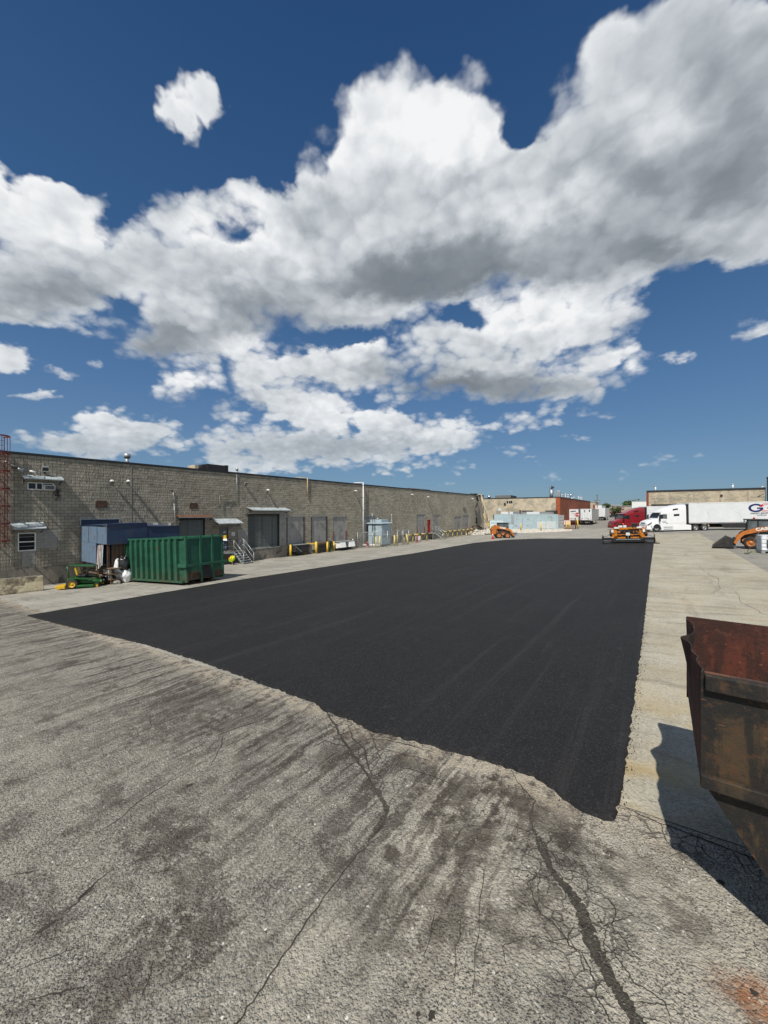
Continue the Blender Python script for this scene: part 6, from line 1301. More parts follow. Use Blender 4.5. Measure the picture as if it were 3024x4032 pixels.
text_mesh('FREIGHT SERVICES INC', .28, 'lettering', M['letter_dark'], tl, frame((9.75, YL, 2.42), (1, 0, 0), (0, 0, 1)), bold=.006, sx=1.12)
text_mesh('416-996-4642', .20, 'lettering', M['letter_dark'], tl, frame((9.6, YL, 2.16), (1, 0, 0), (0, 0, 1)), bold=.004, sx=1.1)
az2 = R(31); rx, ry = -7.5, 80.9; rr = rig_rot(az2, R(.9)); zr = gz(-5, 79)-.02
tractor((rx, ry, zr), rr, M['red_truck'], 'dark red sleeper truck parked behind the paving machine')
trailer((rx+5.62*math.cos(az2), ry+5.62*math.sin(az2), zr+.09), rr, 'plain white box trailer behind the dark red truck', skirt=False)

# =================================================================== ASPHALT PAVER (seen from behind)
t = thing('asphalt_paver', 'orange asphalt paver with black screed standing at the mat edge', 'paver', (-2.58, 43.75, gz(-2.58)+.03), 0, rot=(0, -math.atan(.055), 0))
MB().box(-1.30, 1.30, 0, .42, .02, .46).build('screed', M['black'], t, .02); MB().box(-1.0, 1.0, -.02, 0, .34, .40).build('kick_rail', M['galv'], t); MB().box(-1.25, 1.25, -.10, 0, .16, .24).build('walkway', M['dark_metal'], t)
for s in (-1, 1):
    MB().box(min(s*1.30, s*2.10), max(s*1.30, s*2.10), -.25, .25, .02, .56).build('screed_extension', M['black'], t, .02); MB().box(min(s*1.35, s*2.05), max(s*1.35, s*2.05), -.275, -.25, .28, .32).build('wear_strip', M['chrome'], t); MB().box(min(s*1.5, s*2.0), max(s*1.5, s*2.0), -.275, -.25, .14, .18).build('wear_strip', M['chrome'], t)
    MB().box(min(s*2.10, s*2.14), max(s*2.10, s*2.14), -.45, .75, .02, .70).build('end_gate', M['dark_metal'], t); MB().cyl((s*2.12, .1, .5), (s*2.12, .1, .85), .03).build('gate_jack', M['dark_metal'], t)
    MB().tube([(s*1.35, .1, 1.05), (s*1.7, .0, .72), (s*2.1, .05, .62)], .018, 6).build('hose', M['black'], t)
    MB().prism([(.2, .28), (.5, .30), (3.3, .72), (3.3, .95), (.4, .62)], s*1.30, s*1.42, 'x').build('tow_arm', M['paver_orange'], t)
    MB().box(min(s*.98, s*1.32), max(s*.98, s*1.32), 1.3, 4.6, .06, .72).build('crawler_track', M['rubber'], t, .08)
    MB().lathe([(.0, -.12), (.30, -.12), (.34, 0), (.30, .12), (.0, .12)], (s*1.44, .75, .95), 16, 'x').build('side_pod', M['rust_dark'], t); MB().box(min(s*.92, s*1.34), max(s*.92, s*1.34), .5, 1.2, .50, 1.42).build('side_tower', M['paver_orange'], t, .03)
    MB().box(s*1.30-.09, s*1.30+.09, .42, .5, 1.05, 1.32).build('tail_lamp', M['white'], t); MB().box(s*.95-.2, s*.95+.2, .40, .5, 1.40, 1.56).build('work_lamp', M['white'], t, .02)
    MB().box(s*.55-.35, s*.55+.35, .35, .44, .44, .60).build('screed_panel', M['paver_orange'], t); MB().box(s*.62-.5, s*.62+.5, .30, .36, .80, .87).build('cross_bar', M['paver_orange'], t)
    MB().tube([(s*.9, .45, 1.5), (s*.9, .45, 1.95)], .02).build('hand_post', M['black'], t); MB().box(s*.55-.30, s*.55+.30, .9, 1.4, 1.42, 1.56).build('seat_base', M['black'], t); MB().cbox((s*.55, .95, 1.72), (.45, .10, .36)).build('seat_back', M['black'], t, .03)
MB().box(-1.22, 1.22, 1.0, 4.4, .72, 1.42).build('tractor_body', M['paver_orange'], t, .03); MB().box(-1.05, 1.05, .55, 1.0, .45, 1.36).build('engine_bay', M['black'], t); MB().box(-.95, .95, .50, .56, 1.30, 1.50).build('rear_panel', M['paver_orange'], t, .02); MB().box(.05, .85, .44, .50, 1.36, 1.54).build('rear_hatch', M['paver_orange'], t, .02)
rp = random.Random(9)
for k in range(26):
    x = rp.uniform(-.95, .95); z = rp.uniform(.55, 1.25); MB().cbox((x, .50+rp.uniform(-.05, .06), z), (rp.uniform(.06, .3), .12, rp.uniform(.04, .16))).build('fitting', rp.choice([M['paver_orange'], M['rust_dark'], M['dark_metal'], M['orange_dusty']]), t)
for k in range(7): MB().tube([(rp.uniform(-.9, .9), .46, 1.25), (rp.uniform(-.9, .9), .40, .95), (rp.uniform(-.9, .9), .46, .6)], .016, 6).build('hydraulic_hose', M['black'], t)
MB().box(-.17, .17, .28, .42, .72, 1.0).build('fluid_tank', M['white'], t, .03); MB().tube([(0, .38, .3), (0, .38, .72)], .025).build('tank_stand', M['galv'], t); MB().box(-.78, -.42, .5, .75, 1.52, 1.70).build('console', M['white'], t, .02); MB().box(-.36, -.10, .5, .75, 1.50, 1.72).build('console', M['white'], t, .02)
MB().loft([(-.5, -.07, .07, .22), (.5, -.07, .07, .22)], 12, 2.2).build('exhaust', M['dark_metal'], t).location = (.15, 1.7, 1.55)
MB().prism([(-1.45, 1.5), (-1.1, .5), (1.1, .5), (1.45, 1.5), (1.38, 1.5), (1.05, .58), (-1.05, .58), (-1.38, 1.5)], 4.4, 6.2, 'y').build('hopper', M['paver_orange'], t)
MB().cyl((-.35, .6, 1.7), (-.35, .6, 1.92), .05).build('beacon', M['cone_orange'], t)
t = thing('asphalt_rake', 'long handled lute leaning beside the paver screed', 'rake', G(-.36, 43.2, .02)); MB().cyl((0, 0, .05), (-.45, .25, 1.85), .016, .016, 8).build('handle', M['wood'], t); MB().box(-.25, .25, -.03, .03, 0, .10).build('blade', M['dark_metal'], t)

# =================================================================== SKID STEER LOADERS
def skid(loc, rz, label, body, arm, tool, scale=1.0, dusty=False):
    """front at +x"""
    t = thing('skid_steer_loader', label, 'loader', loc, rz, scale=scale)
    for s in (-1, 1):
        for x in (-.55, .58): wheel(t, (x, s*.72, .42), .42, .30, M['rubber'], arm, 'y', .5, 22)
        MB().prism([(-1.25, .55), (-1.05, .42), (1.0, .42), (1.05, .62), (.6, .95), (-.9, 1.0), (-1.25, .9)], s*.45, s*.60, 'y').build('chain_case', M['orange_dusty'], t)
        a = MB().prism([(-1.38, 1.42), (-1.0, 1.62), (-.45, 1.58), (.25, 1.32), (.95, 1.06), (1.12, .86), (1.30, .35), (1.45, .30), (1.42, .55), (1.22, 1.05), (1.0, 1.28), (.3, 1.58)][:0] or [(-1.40, 1.30), (-1.25, 1.62), (-.80, 1.70), (.30, 1.52), (1.05, 1.20), (1.28, .92), (1.50, .38), (1.38, .30), (1.10, .78), (.92, .98), (.2, 1.22), (-.8, 1.34), (-1.0, 1.15)], s*.62, s*.80, 'y').build('lift_arm', arm, t)
        MB().prism([(-1.45, .62), (-.95, .62), (-.85, 1.30), (-1.30, 1.55), (-1.45, 1.3)], s*.60, s*.78, 'y').build('rear_upright', arm, t)
        MB().cyl((-.7, s*.70, .95), (.7, s*.70, 1.02), .045, .045, 10).build('lift_cylinder', M['dark_metal'], t)
        MB().prism([(-1.0, 1.78), (-.72, 1.82), (-.62, 1.72), (-.95, 1.66)], s*.62, s*.80, 'y').build('arm_cover', arm, t)
        if s < 0 or True:
            m = frame((-.05, s*.806, 1.44), (-s, 0, .17*s), (.17, 0, 1)) if s > 0 else frame((-.05, s*.806, 1.44), (1, 0, -.19), (.19, 0, 1))
            text_mesh('CASE', .27, 'lettering', M['letter_white'], t, m, bold=.012, sx=1.25)
        MB().prism([(-.55, 1.05), (.62, 1.05), (.78, 1.30), (.70, 2.02), (-.55, 2.05)], s*.44, s*.47, 'y').build('cab_side_mesh', M['cab_glass'], t)
        for p, q in (((-.58, 1.0), (-.58, 2.06)), ((.80, 1.25), (.72, 2.06)), ((.2, 1.3), (.2, 2.05))): MB().bar((p[0], s*.46, p[1]), (q[0], s*.46, q[1]), .07, .07).build('cab_post', M['black'], t)
        MB().cyl((.86, s*.38, 1.95), (.93, s*.38, 1.95), .06).build('work_lamp', M['white'], t); MB().box(-1.5, -1.44, s*.45-.07, s*.45+.07, 1.0, 1.16).build('tail_lamp', M['red_paint'], t)
    MB().box(-1.05, 1.02, -.46, .46, .30, .95).build('chassis', M['dark_metal'], t); MB().loft([(-1.48, .45, 1.35, .45), (-1.3, .42, 1.55, .48), (-.6, .42, 1.50, .48)], 14, 6).build('engine_cover', body, t)
    MB().box(-.68, .95, -.54, .54, 2.04, 2.13).build('cab_roof', M['black'], t, .03); MB().box(-.6, -.56, -.42, .42, 1.1, 2.04).build('rear_window', M['glass'], t); MB().add([(.74, -.42, 1.3), (.74, .42, 1.3), (.68, .42, 2.03), (.68, -.42, 2.03)], [(0, 1, 2, 3)]).build('front_window', M['cab_glass'], t, fix=False)
    MB().box(-.4, .1, -.25, .25, .95, 1.35).build('seat', M['black'], t, .05); MB().box(.5, 1.1, -.42, .42, .35, 1.0).build('front_panel', M['dark_metal'], t)
    MB().box(1.38, 1.52, -.62, .62, .15, .75).build('quick_coupler', M['dark_metal'], t)
    if tool == 'bucket':
        bo = MB().prism([(1.50, .06), (1.53, .06), (1.58, .62), (1.92, .80), (1.90, .83), (1.54, .65)], -.92, .92, 'y').build('bucket', M['dark_metal'], t)
        for s in (-.92, .89): MB().prism([(1.52, .06), (2.65, .03), (2.66, .07), (1.95, .78), (1.88, .80), (1.55, .62)], s, s+.03, 'y').build('bucket_side', M['dark_metal'], bo)
        MB().prism([(1.50, .02), (2.70, .0), (2.70, .03), (1.50, .05)], -.93, .93, 'y').build('cutting_edge', M['dark_metal'], bo)
        MB().prism([(1.9, .80), (2.66, .07), (2.68, .10), (1.93, .84)], -.86, .86, 'y').build('bucket_load', M['crack_dirt'], bo)
    else:
        b = MB(); b.prism([(1.55, .10), (1.75, .55), (2.3, .62), (2.75, .40), (3.05, .18), (2.9, .08)], -.95, .95, 'y'); bo = b.build('sweeper_hood', M['grey_plastic'], t, .03)
        MB().lathe([(.0, -.9), (.30, -.9), (.30, .9), (.0, .9)], (2.35, 0, .30), 18, 'y').build('brush_roll', M['black'], bo); MB().cbox((2.2, 0, .66), (.8, 1.6, .10), (0, R(6), 0)).build('dust_cover', M['galv'], bo)
        for y in (-.8, .8): wheel(bo, (2.95, y, .12), .12, .08, M['rubber'], M['dark_metal'], 'y', n=12, nm='caster')
    return t
skid(G(-19.9, 58.6), R(30), 'dusty orange skid steer loader with grey sweeper left of the yard', M['orange'], M['orange'], 'sweeper', 1.10)
t2 = skid(G(5.85, 38.4), R(175), 'orange skid steer loader with dark bucket at the right edge', M['orange'], M['orange'], 'bucket', 1.0)
o = MB().cyl((0, 0, 0), (0, 0, .12), .07, .05).build('beacon', M['logo_red'], t2); o.location = (.4, .3, 2.13)
# IBC tote
t = thing('ibc_tote', 'white caged liquid tote with a dark label panel at the right edge', 'tote', G(5.72, 34.7, .0), R(8))
MB().box(-.57, .57, -.47, .47, .16, 1.14).build('tank', M['ibc_plastic'], t, .05); MB().box(-.34, .40, -.505, -.49, .34, .86).build('label_panel', M['black'], t)
for x in (-.6, -.3, 0, .3, .6):
    for y in (-.5, .5): MB().cyl((x, y, .14), (x, y, 1.16), .007, None, 6).build('cage_bar', M['galv'], t)
for y in (-.25, .0, .25):
    for x in (-.6, .6): MB().cyl((x, y, .14), (x, y, 1.16), .007, None, 6).build('cage_bar', M['galv'], t)
for z in (.18, .42, .66, .90, 1.15): MB().tube([(-.6, -.5, z), (.6, -.5, z), (.6, .5, z), (-.6, .5, z), (-.6, -.5, z)], .008, 6).build('cage_ring', M['galv'], t)
for x in (-.5, 0, .5): MB().box(x-.09, x+.09, -.5, .5, 0, .11).build('pallet_foot', M['grey_plastic'], t)
MB().box(-.6, .6, -.5, .5, .11, .15).build('pallet_deck', M['galv'], t); MB().cyl((0, 0, 1.14), (0, 0, 1.20), .11).build('cap', M['letter_dark'], t)
t = thing('shovel', 'long handled shovel leaning on the white tote', 'shovel', G(4.45, 33.5, .0)); MB().cyl((.0, 0, .12), (.62, .42, 1.42), .018, .018, 8).build('handle', M['wood'], t); MB().loft([(-.16, -.005, .02, .11), (.05, .02, .06, .12), (.12, .08, .12, .05)], 10, 2.5).build('blade', M['dark_metal'], t)
o = MB().box(-.9, .9, -.05, .05, 0, .06).build('plank', plain('pale_green_plank', (.30, .36, .20), .7)); o.location = G(5.2, 34.9); o.rotation_euler = (0, 0, R(34)); tag(o, 'pale green plank lying before the loader bucket', 'plank')

# =================================================================== CONTAINER PAD AND BACKGROUND
rbk = random.Random(31)
PADZ = -.40
t = thing('shipping_container', 'long pale blue corrugated shipping container with doors and louvers', 'container', (-26.8, 74.4, PADZ), math.atan2(5.0, 10.4))
LC = 11.9
for (y, f) in ((0, -1), (2.4, 1)): corrug(.12, LC-.12, .16, 2.76, y, 'x', .28, .035, f).build('side_wall', M['container'], t)
MB().box(.0, LC, .04, 2.36, 2.77, 2.84).build('roof', M['container'], t); fr = MB()
for x in (0, LC-.14):
    for y in (-.04, 2.32): fr.box(x, x+.14, y, y+.12, 0, 2.88)
fr.box(.14, LC-.14, -.045, .06, 0, .16); fr.box(.14, LC-.14, -.045, .06, 2.74, 2.88); fr.box(.14, LC-.14, 2.34, 2.44, 0, .16); fr.build('frame', M['container'], t)
MB().box(0, .06, .1, 2.3, .1, 2.75).build('end_wall', M['container'], t); MB().box(LC-.06, LC, .1, 2.3, .1, 2.75).build('end_wall', M['dark_metal'], t); MB().cbox((LC+.55, .1, 1.42), (1.1, .06, 2.6), (0, 0, R(12))).build('open_end_door', M['grey_plastic'], t)
for k in range(4): MB().cbox((LC+.55, .05, .5+k*.62), (1.0, .06, .06), (0, 0, R(12))).build('door_rib', M['galv'], t)
d = MB().box(4.2, 6.4, -.075, -.05, .14, 2.12).build('side_door', M['tank_blue'], t)
MB().box(5.28, 5.32, -.08, -.075, .14, 2.12).build('door_gap', M['dark_metal'], d)
for x in (4.25, 6.28):
    for z in (.5, 1.8): MB().box(x, x+.1, -.10, -.075, z, z+.18).build('hinge', M['dark_metal'], d)
for x0 in (8.0, 9.75):
    lv = MB().box(x0, x0+1.6, -.08, -.05, .12, 1.46).build('louver_panel', M['louver'], t)
    for k in range(11): MB().box(x0+.06, x0+1.54, -.10, -.08, .2+k*.11, .26+k*.11).build('louver_slat', M['louver'], lv)
lv = MB().box(3.2, 3.75, -.075, -.05, 1.0, 2.7).build('louver_panel', M['grey_plastic'], t)
for k in range(12): MB().box(3.25, 3.70, -.095, -.075, 1.08+k*.13, 1.14+k*.13).build('louver_slat', M['tank_blue'], lv)
MB().cyl((5.1, 1.2, 2.84), (5.1, 1.2, 3.5), .12).build('exhaust', M['rust_dark'], t); MB().cyl((5.1, 1.2, 3.5), (5.1, 1.2, 3.7), .2, .16).build('exhaust_cap', M['rust_dark'], t)
t = thing('electrical_cabinet', 'pair of pale louvered electrical cabinets left of the container', 'cabinet', (-26.9, 72.3, PADZ), math.atan2(5.0, 10.4))
MB().box(0, 2.5, 0, 1.2, 0, 1.75).build('case', M['container_light'], t, .02)
for x in (.06, 1.28):
    dd = MB().box(x, x+1.14, -.03, 0, .08, 1.66).build('cabinet_door', M['container_light'], t)
    for z in (.22, .42, 1.05, 1.25): MB().box(x+.15, x+1.0, -.05, -.03, z, z+.09).build('louver', M['tank_blue'], dd)
MB().box(-.03, 2.53, -.06, 1.23, 1.75, 1.80).build('lid', M['container_light'], t)
pad = MB(); vs = []
ux, uy = math.cos(math.atan2(5.0, 10.4)), math.sin(math.atan2(5.0, 10.4))
def padp(a, b, z): return (-26.8+a*ux-b*uy, 74.4+a*uy+b*ux, z)
pad.add([padp(-1.0, -.7, PADZ-.03), padp(13.5, -.7, PADZ-.03), padp(13.5, 4, PADZ-.03), padp(-1, 4, PADZ-.03), padp(-1.8, -2.4, -1.25), padp(14.6, -2.2, -1.0), padp(15, 6, -1.2), padp(-2.5, 6, -1.3)], [(0, 1, 2, 3), (0, 4, 5, 1), (1, 5, 6, 2), (0, 3, 7, 4), (2, 6, 7, 3)])
kind(pad.build('gravel_pad', M['gravel']), 'structure')
st = MB()
for k in range(1400):
    a = rbk.uniform(-1.5, 14.2); u = rbk.random(); b = -.6-1.7*u; z = PADZ-.03+(-.72)*u; s = rbk.uniform(.06, .2); p = padp(a, b, z); st.sphere(p, (s, s*.9, s*.8), 5, 4, .3, rbk)
o = st.build('pad_stones', M['gravel'], fix=False); kind(o, 'stuff'); tag(o, 'pale crushed stone on the slope below the blue container', 'gravel')
for i, (x, y, l) in enumerate(((-21.9, 75.3, 'yellow bollard before the container side door'), (-18.6, 76.9, 'yellow bollard before the container louvers'))):
    t = thing('bollard', l, 'bollard', (x, y, -.62), 0, 'yellow bollards'); MB().cyl((0, 0, 0), (0, 0, 1.30), .11, .11, 14).build('post', M['yellow'], t); MB().lathe([(.11, 0), (.06, .06), (0, .08)], (0, 0, 1.30), 14).build('cap', M['yellow'], t)
for (x, y, h, ln, l) in ((-16.45, 84.9, 1.5, 0, 'yellow bollard before the red gate, first from the container'), (-15.75, 85.6, 1.65, 0, 'yellow bollard before the red gate, second from the container'), (-15.2, 86.2, 1.65, 0, 'yellow bollard before the red gate, third from the container'), (-13.9, 87.8, 1.9, R(-5), 'leaning yellow bollard at the free end of the red gate')): bollard(x, y, h, l, .13, 'yellow', (0, ln))
t = thing('pipe_gate', 'faded red steel gate with bars beside the container', 'gate', G(-17.4, 86.5), R(30))
for z in (.25, 1.75, 2.25): MB().bar((0, 0, z), (3.4, 0, z), .08, .10).build('gate_rail', M['red_fade'], t)
for k in range(14): MB().bar((.05+k*.25, 0, .25), (.05+k*.25, 0, 1.75), .03, .05).build('gate_bar', M['red_fade'], t)
for x in (0, 3.4): MB().cyl((x, 0, 0), (x, 0, 2.5), .08).build('gate_post', M['red_fade'], t)
b = MB().box(.7, 2.3, -.09, -.06, 1.0, 1.95).build('striped_board', M['white'], t)
for k in range(6): MB().box(.75+k*.26, .84+k*.26, -.10, -.09, 1.02, 1.93).build('stripe', M['logo_red'], b)
t = thing('stop_sign', 'red octagonal stop sign on a post by the red gate', 'sign', G(-14.2, 88.3)); MB().cyl((0, 0, 0), (0, 0, 3.3), .04).build('post', M['galv'], t)
m = frame((0, -.06, 2.95), (math.cos(YAW), math.sin(YAW), 0), (0, 0, 1))
def octo(r): return [m @ Vector((r*math.cos(R(22.5+45*k)), r*math.sin(R(22.5+45*k)), 0)) for k in range(8)]
mb = MB(); a = octo(.50); nrm = (m.to_3x3() @ Vector((0, 0, 1))); mb.add(a+[p-nrm*.01 for p in a], [tuple(range(8)), tuple(range(15, 7, -1))]+[(i, 8+i, 8+(i+1) % 8, (i+1) % 8) for i in range(8)]); fc = mb.build('face', M['stop_red'], t)
bo = MB(); a = octo(.495); b2 = octo(.465); bo.add([p+nrm*.004 for p in a]+[p+nrm*.004 for p in b2], [(i, (i+1) % 8, 8+(i+1) % 8, 8+i) for i in range(8)]); bo.build('border', M['letter_white'], fc, fix=False)
text_mesh('STOP', .36, 'lettering', M['letter_white'], fc, m @ Matrix.Translation((0, 0, .006)), bold=.008)

# second building
t = thing('brick_warehouse', 'cream block warehouse with orange brick side beyond the container', 'building', (-19.4, 97.8, 0))
MB().box(-55, -.35, 0, 48, -2, 6.35).build('front_wall', M['cream_block'], t)
MB().box(-.35, 0, -.05, 48.05, -2, 6.35).build('brick_side', M['orange_brick'], t); MB().box(-55, .05, -.1, 48.1, 6.35, 6.52).build('coping', M['dark_metal'], t); MB().box(-.9, .06, -.06, -.0, -2, 6.34).build('corner_pier', M['orange_brick'], t)
for y in (8, 29): MB().box(0, .02, y, y+.25, -2, 6.3).build('movement_joint', M['brick_trim'], t)
def bwin(x0, x1, z0, z1, n):
    w = MB().box(x0, x1, -.02, .02, z0, z1).build('window', M['galv'], t); dx = (x1-x0)/n
    for k in range(n): MB().box(x0+k*dx+.06, x0+(k+1)*dx-.06, -.035, -.02, z0+.07, z1-.07).build('pane', M['glass'], w)
bwin(-12.6, -11.1, 5.05, 5.75, 3)
MB().box(-13.2, -12.8, -.25, 0, 4.7, 5.2).build('wall_lamp', M['dark_metal'], t); MB().box(-14.8, -14.0, -.06, 0, 3.2, 3.85).build('vent_panel', M['container_light'], t)
for x in (-8.7, -3.1): MB().box(x, x+2.6, -.5, 0, 0, 3.25).build('dock_shelter', M['dark_metal'], t)
MB().box(-20, -19.3, -.05, 0, 4.6, 5.6).build('window', M['glass'], t)
for k in range(40):
    x = rbk.uniform(-30, -1.5); z = rbk.uniform(.5, 6); w = rbk.uniform(.4, 1.2); o = MB().box(x, x+w, -.012, -.001, round(z/.2)*.2, round(z/.2)*.2+.19).build('patched_block', M['tan_block'] if k % 2 else M['tan_block_dark'], t)
for i, (x, z) in enumerate(((-8.9, 0), (-3.4, 0))):
    trailer((-19.4+x+.9, 84.0, gz(-25, 84)-.0), (0, 0, R(90)), ('white trailer backed to the cream wall, roof showing over the middle of the container', 'white trailer backed to the cream wall, roof showing over the right of the container')[i], L=13.2, skirt=False, axles=(10.6, 11.9), legs=True)
# roof kit on the second building
t = thing('roof_stack', 'tall galvanised roof stack with a slanted cap on the cream building', 'exhaust stack', (-21.6, 99.3, 6.35)); MB().cyl((0, 0, 0), (0, 0, 1.95), .40, .40, 18).build('pipe', M['galv'], t); MB().cyl((-.1, 0, 1.95), (.35, 0, 2.75), .06, .40, 14).build('slanted_cap', M['dark_metal'], t)
for s in (-.42, .42): MB().cyl((s, 0, 1.2), (s, 0, 2.7), .03).build('stay', M['dark_metal'], t)
t = thing('roof_cowl', 'silver gooseneck roof cowl beside the tall stack', 'roof vent', (-20.1, 99.5, 6.35)); MB().prism([(-.55, 0), (.55, 0), (.55, 1.1), (.42, 1.5), (.1, 1.7), (-.45, 1.65), (-.62, 1.35), (-.62, .9), (-.5, .5)], -.5, .5, 'y').build('cowl', M['galv'], t, .03)
t = thing('rooftop_unit', 'long grey rooftop unit on the left of the cream building', 'rooftop unit', (-36.0, 100.5, 6.35)); MB().box(0, 4.2, 0, 2, 0, .95).build('cabinet', M['roof_grey'], t, .03); MB().prism([(4.2, 0), (5.0, 0), (5.1, .7), (4.2, .9)], 0, 2, 'y').build('hood', M['dark_metal'], t)
t = thing('roof_vent', 'round silver roof ventilator at the left of the cream building', 'roof vent', (-37.6, 100.5, 6.35)); MB().cyl((0, 0, 0), (0, 0, .4), .25).build('neck', M['galv'], t); MB().sphere((0, 0, .65), (.5, .5, .42), 14, 8).build('turbine', M['chrome'], t)
for i, (x, y, h, r, l) in enumerate(((-21.0, 108, 1.1, .28, 'first'), (-21.2, 114, 1.5, .22, 'second'), (-21.3, 118, 1.5, .2, 'third'), (-21.1, 126, 1.0, .2, 'fourth'), (-21.3, 135, 1.6, .2, 'fifth'), (-21.3, 138, 1.4, .2, 'sixth'), (-21.3, 141, 1.4, .2, 'seventh'))):
    t = thing('roof_vent', 'white roof vent pipe above the brick side, '+l+' from the corner', 'roof vent', (x, y, 6.35), 0, 'vents above the brick side'); MB().cyl((0, 0, 0), (0, 0, h), r*.6, r*.6, 10).build('pipe', M['white'], t); MB().cyl((0, 0, h-.3), (0, 0, h), r, r*.8, 10).build('cap', M['white'], t)
t = thing('roof_vent', 'mushroom topped roof vent above the brick side', 'roof vent', (-21.2, 121.5, 6.35)); MB().cyl((0, 0, 0), (0, 0, 1.5), .1).build('pipe', M['galv'], t); MB().lathe([(.5, 1.4), (.48, 1.6), (.3, 1.8), (0, 1.85)], (0, 0, 0), 16).build('cap', M['chrome'], t)
t = thing('roof_fan', 'round grey roof fan above the brick side', 'roof fan', (-21.3, 123.5, 6.35)); MB().lathe([(.2, 0), (.55, .1), (.6, .6), (.3, .8), (0, .85)], (0, 0, 0), 16).build('housing', M['galv'], t)
# parked trailers along the brick side
for (x, y, az, mt, l) in ((-18.55, 109.3, R(90.5), 'grey_trailer', 'grey sided trailer with printed white doors by the brick side'), (-15.4, 108.6, R(90), 'grey_trailer', 'grey sided trailer with plain white doors parked nearest in the alley'), (-16.0, 142.5, R(90), 'grey_trailer', 'white trailer parked farthest in the alley')):
    z = gz(x, y); LL = 13.0
    tt = trailer((x+LL*math.cos(az), y+LL*math.sin(az), z), (0, 0, az+math.pi), l, L=LL, mat=mt, skirt=False, axles=(10.5, 11.8), legs=True)
    if 'printed' in l:
        MB().cbox((LL+.026, .05, 3.52), (.008, 1.3, .26), (R(6), 0, 0)).build('printed_script', M['letter_dark'], tt)
        for k in range(3): MB().box(LL+.022, LL+.03, -.2+k*.35, .25+k*.25, 2.9-.25*k, 2.98-.25*k).build('printed_stripe', M['logo_red'], tt)
    elif 'plain' in l:
        for (yy, zz) in ((-.35, 3.5), (.75, 3.6)): MB().box(LL+.022, LL+.03, yy-.14, yy+.14, zz-.26, zz+.26).build('door_sticker', M['letter_dark'], tt)
        for (yy, zz) in ((-.9, 1.7), (.5, 1.55), (.0, 1.7)): q = MB().cbox((LL+.028, yy, zz), (.008, .22, .22), (R(45), 0, 0)).build('placard', M['letter_dark'], tt)
# right building
t = thing('tan_warehouse', 'tan block warehouse with dark coping behind the white trailer', 'building', (-2.5, 98, 0))
MB().box(0, 18.0, 0, 40, -1, 7.1).build('wall', M['cream_block'], t); MB().box(-.02, 18.0, -.12, 40.1, 7.1, 7.40).build('coping', M['black_trim'], t); MB().box(-.06, .35, -.05, 40, -1, 7.09).build('corner_pier', M['brick_trim'], t)
for x in (3.95, 7.75, 11.7, 15.65): MB().box(x-.1, x+.1, -.03, 0, -1, 7.09).build('pilaster', M['tan_block_dark'], t)
z = 2.6; k = 0; pc = 0
while z < 7.05:
    x = .36-(.4 if k % 2 else 0)
    while x < 17.9:
        a, b_ = max(x, .36), min(x+.78, 17.95)
        bays = (3.95, 7.75, 11.7, 15.65)
        dist = min(abs((a+b_)/2-q) for q in bays)
        if rbk.random() < .50 and b_-a > .3 and dist > .45 and pc < 290:
            MB().box(a, b_, -.022, -.001, z+.008, min(z+.19, 7.08)).build('facing_block', M['tan_block_dark'] if (rbk.random() < (.65 if dist < 1.2 else .35)) else M['tan_block'], t); pc += 1
        x += .8
    z += .4 if k % 3 else .2; k += 1
MB().box(11.7, 12.05, -.2, 0, 5.95, 6.25).build('wall_lamp', M['dark_metal'], t); MB().box(.8, 4.8, -.5, 0, 4.2, 4.5).build('dock_canopy', M['dark_metal'], t)
for (x, l) in ((-1.0, 'white roof vent pipe at the left end of the tan warehouse'), (11.1, 'white roof vent pipe at the right end of the tan warehouse')):
    v = thing('roof_vent', l, 'roof vent', (x, 98.8, 7.1)); MB().cyl((0, 0, 0), (0, 0, 1.15), .14).build('pipe', M['white'], v); MB().cyl((0, 0, 1.1), (0, 0, 1.22), .2, .2).build('cap', M['galv'], v)
t = thing('charcoal_building', 'dark charcoal brick building edge at the far right', 'building', (15.6, 97.0, 0)); MB().box(0, 20, 0, .7, -1, 9.0).build('wall', M['charcoal_brick'], t); MB().box(-.05, 20, -.06, .75, 9.0, 9.25).build('coping', M['black_trim'], t); MB().box(2, 5, -.05, .01, 4, 7).build('window', M['glass'], t)
l = thing('wall_camera', 'small camera bracket on the charcoal building corner', 'camera', (15.5, 97.0, 7.6)); MB().bar((0, 0, 0), (-.5, -.2, -.1), .05, .05).build('arm', M['galv'], l); MB().cyl((-.5, -.2, -.1), (-.8, -.3, -.2), .08).build('body', M['white'], l)
# far buildings
t = thing('far_white_building', 'plain white low building left of the tan warehouse', 'building', (-9.3, 178, 0)); MB().box(0, 22, 0, 20, -1, 7.0).build('wall', M['white'], t); MB().box(-.1, 22, -.1, 20, 7.0, 7.25).build('coping', M['galv'], t); MB().box(2, 5, -.05, .0, .4, 3.2).build('door', M['grey_plastic'], t)
t = thing('far_cream_building', 'small cream building end beyond the brick side', 'building', (-24.5, 180, 0)); MB().box(-10, 2.3, 0, 12, -1, 6.9).build('wall', M['bank_wall'], t); MB().box(-10, 2.4, -.1, 12, 6.9, 7.2).build('coping', M['galv'], t); MB().box(2.3, 4.6, 1, 14, -1, 5.6).build('annex', M['white'], t); MB().box(1.5, 2.2, -.05, 0, 3.5, 6).build('window', M['brick_trim'], t)
t = thing('bank_building', 'tan bank building with maroon sign and band far down the alley', 'building', (-23.5, 219, .4), R(35.8))
MB().box(0, 30, 0, 14, 0, 5.3).build('wall', M['bank_wall'], t); MB().box(-.2, 30.2, -.2, 14, 5.3, 5.65).build('coping', M['galv'], t); bd = MB().box(-.3, 10, -1.2, 0, 1.95, 2.6).build('canopy_band', M['bank_red'], t)
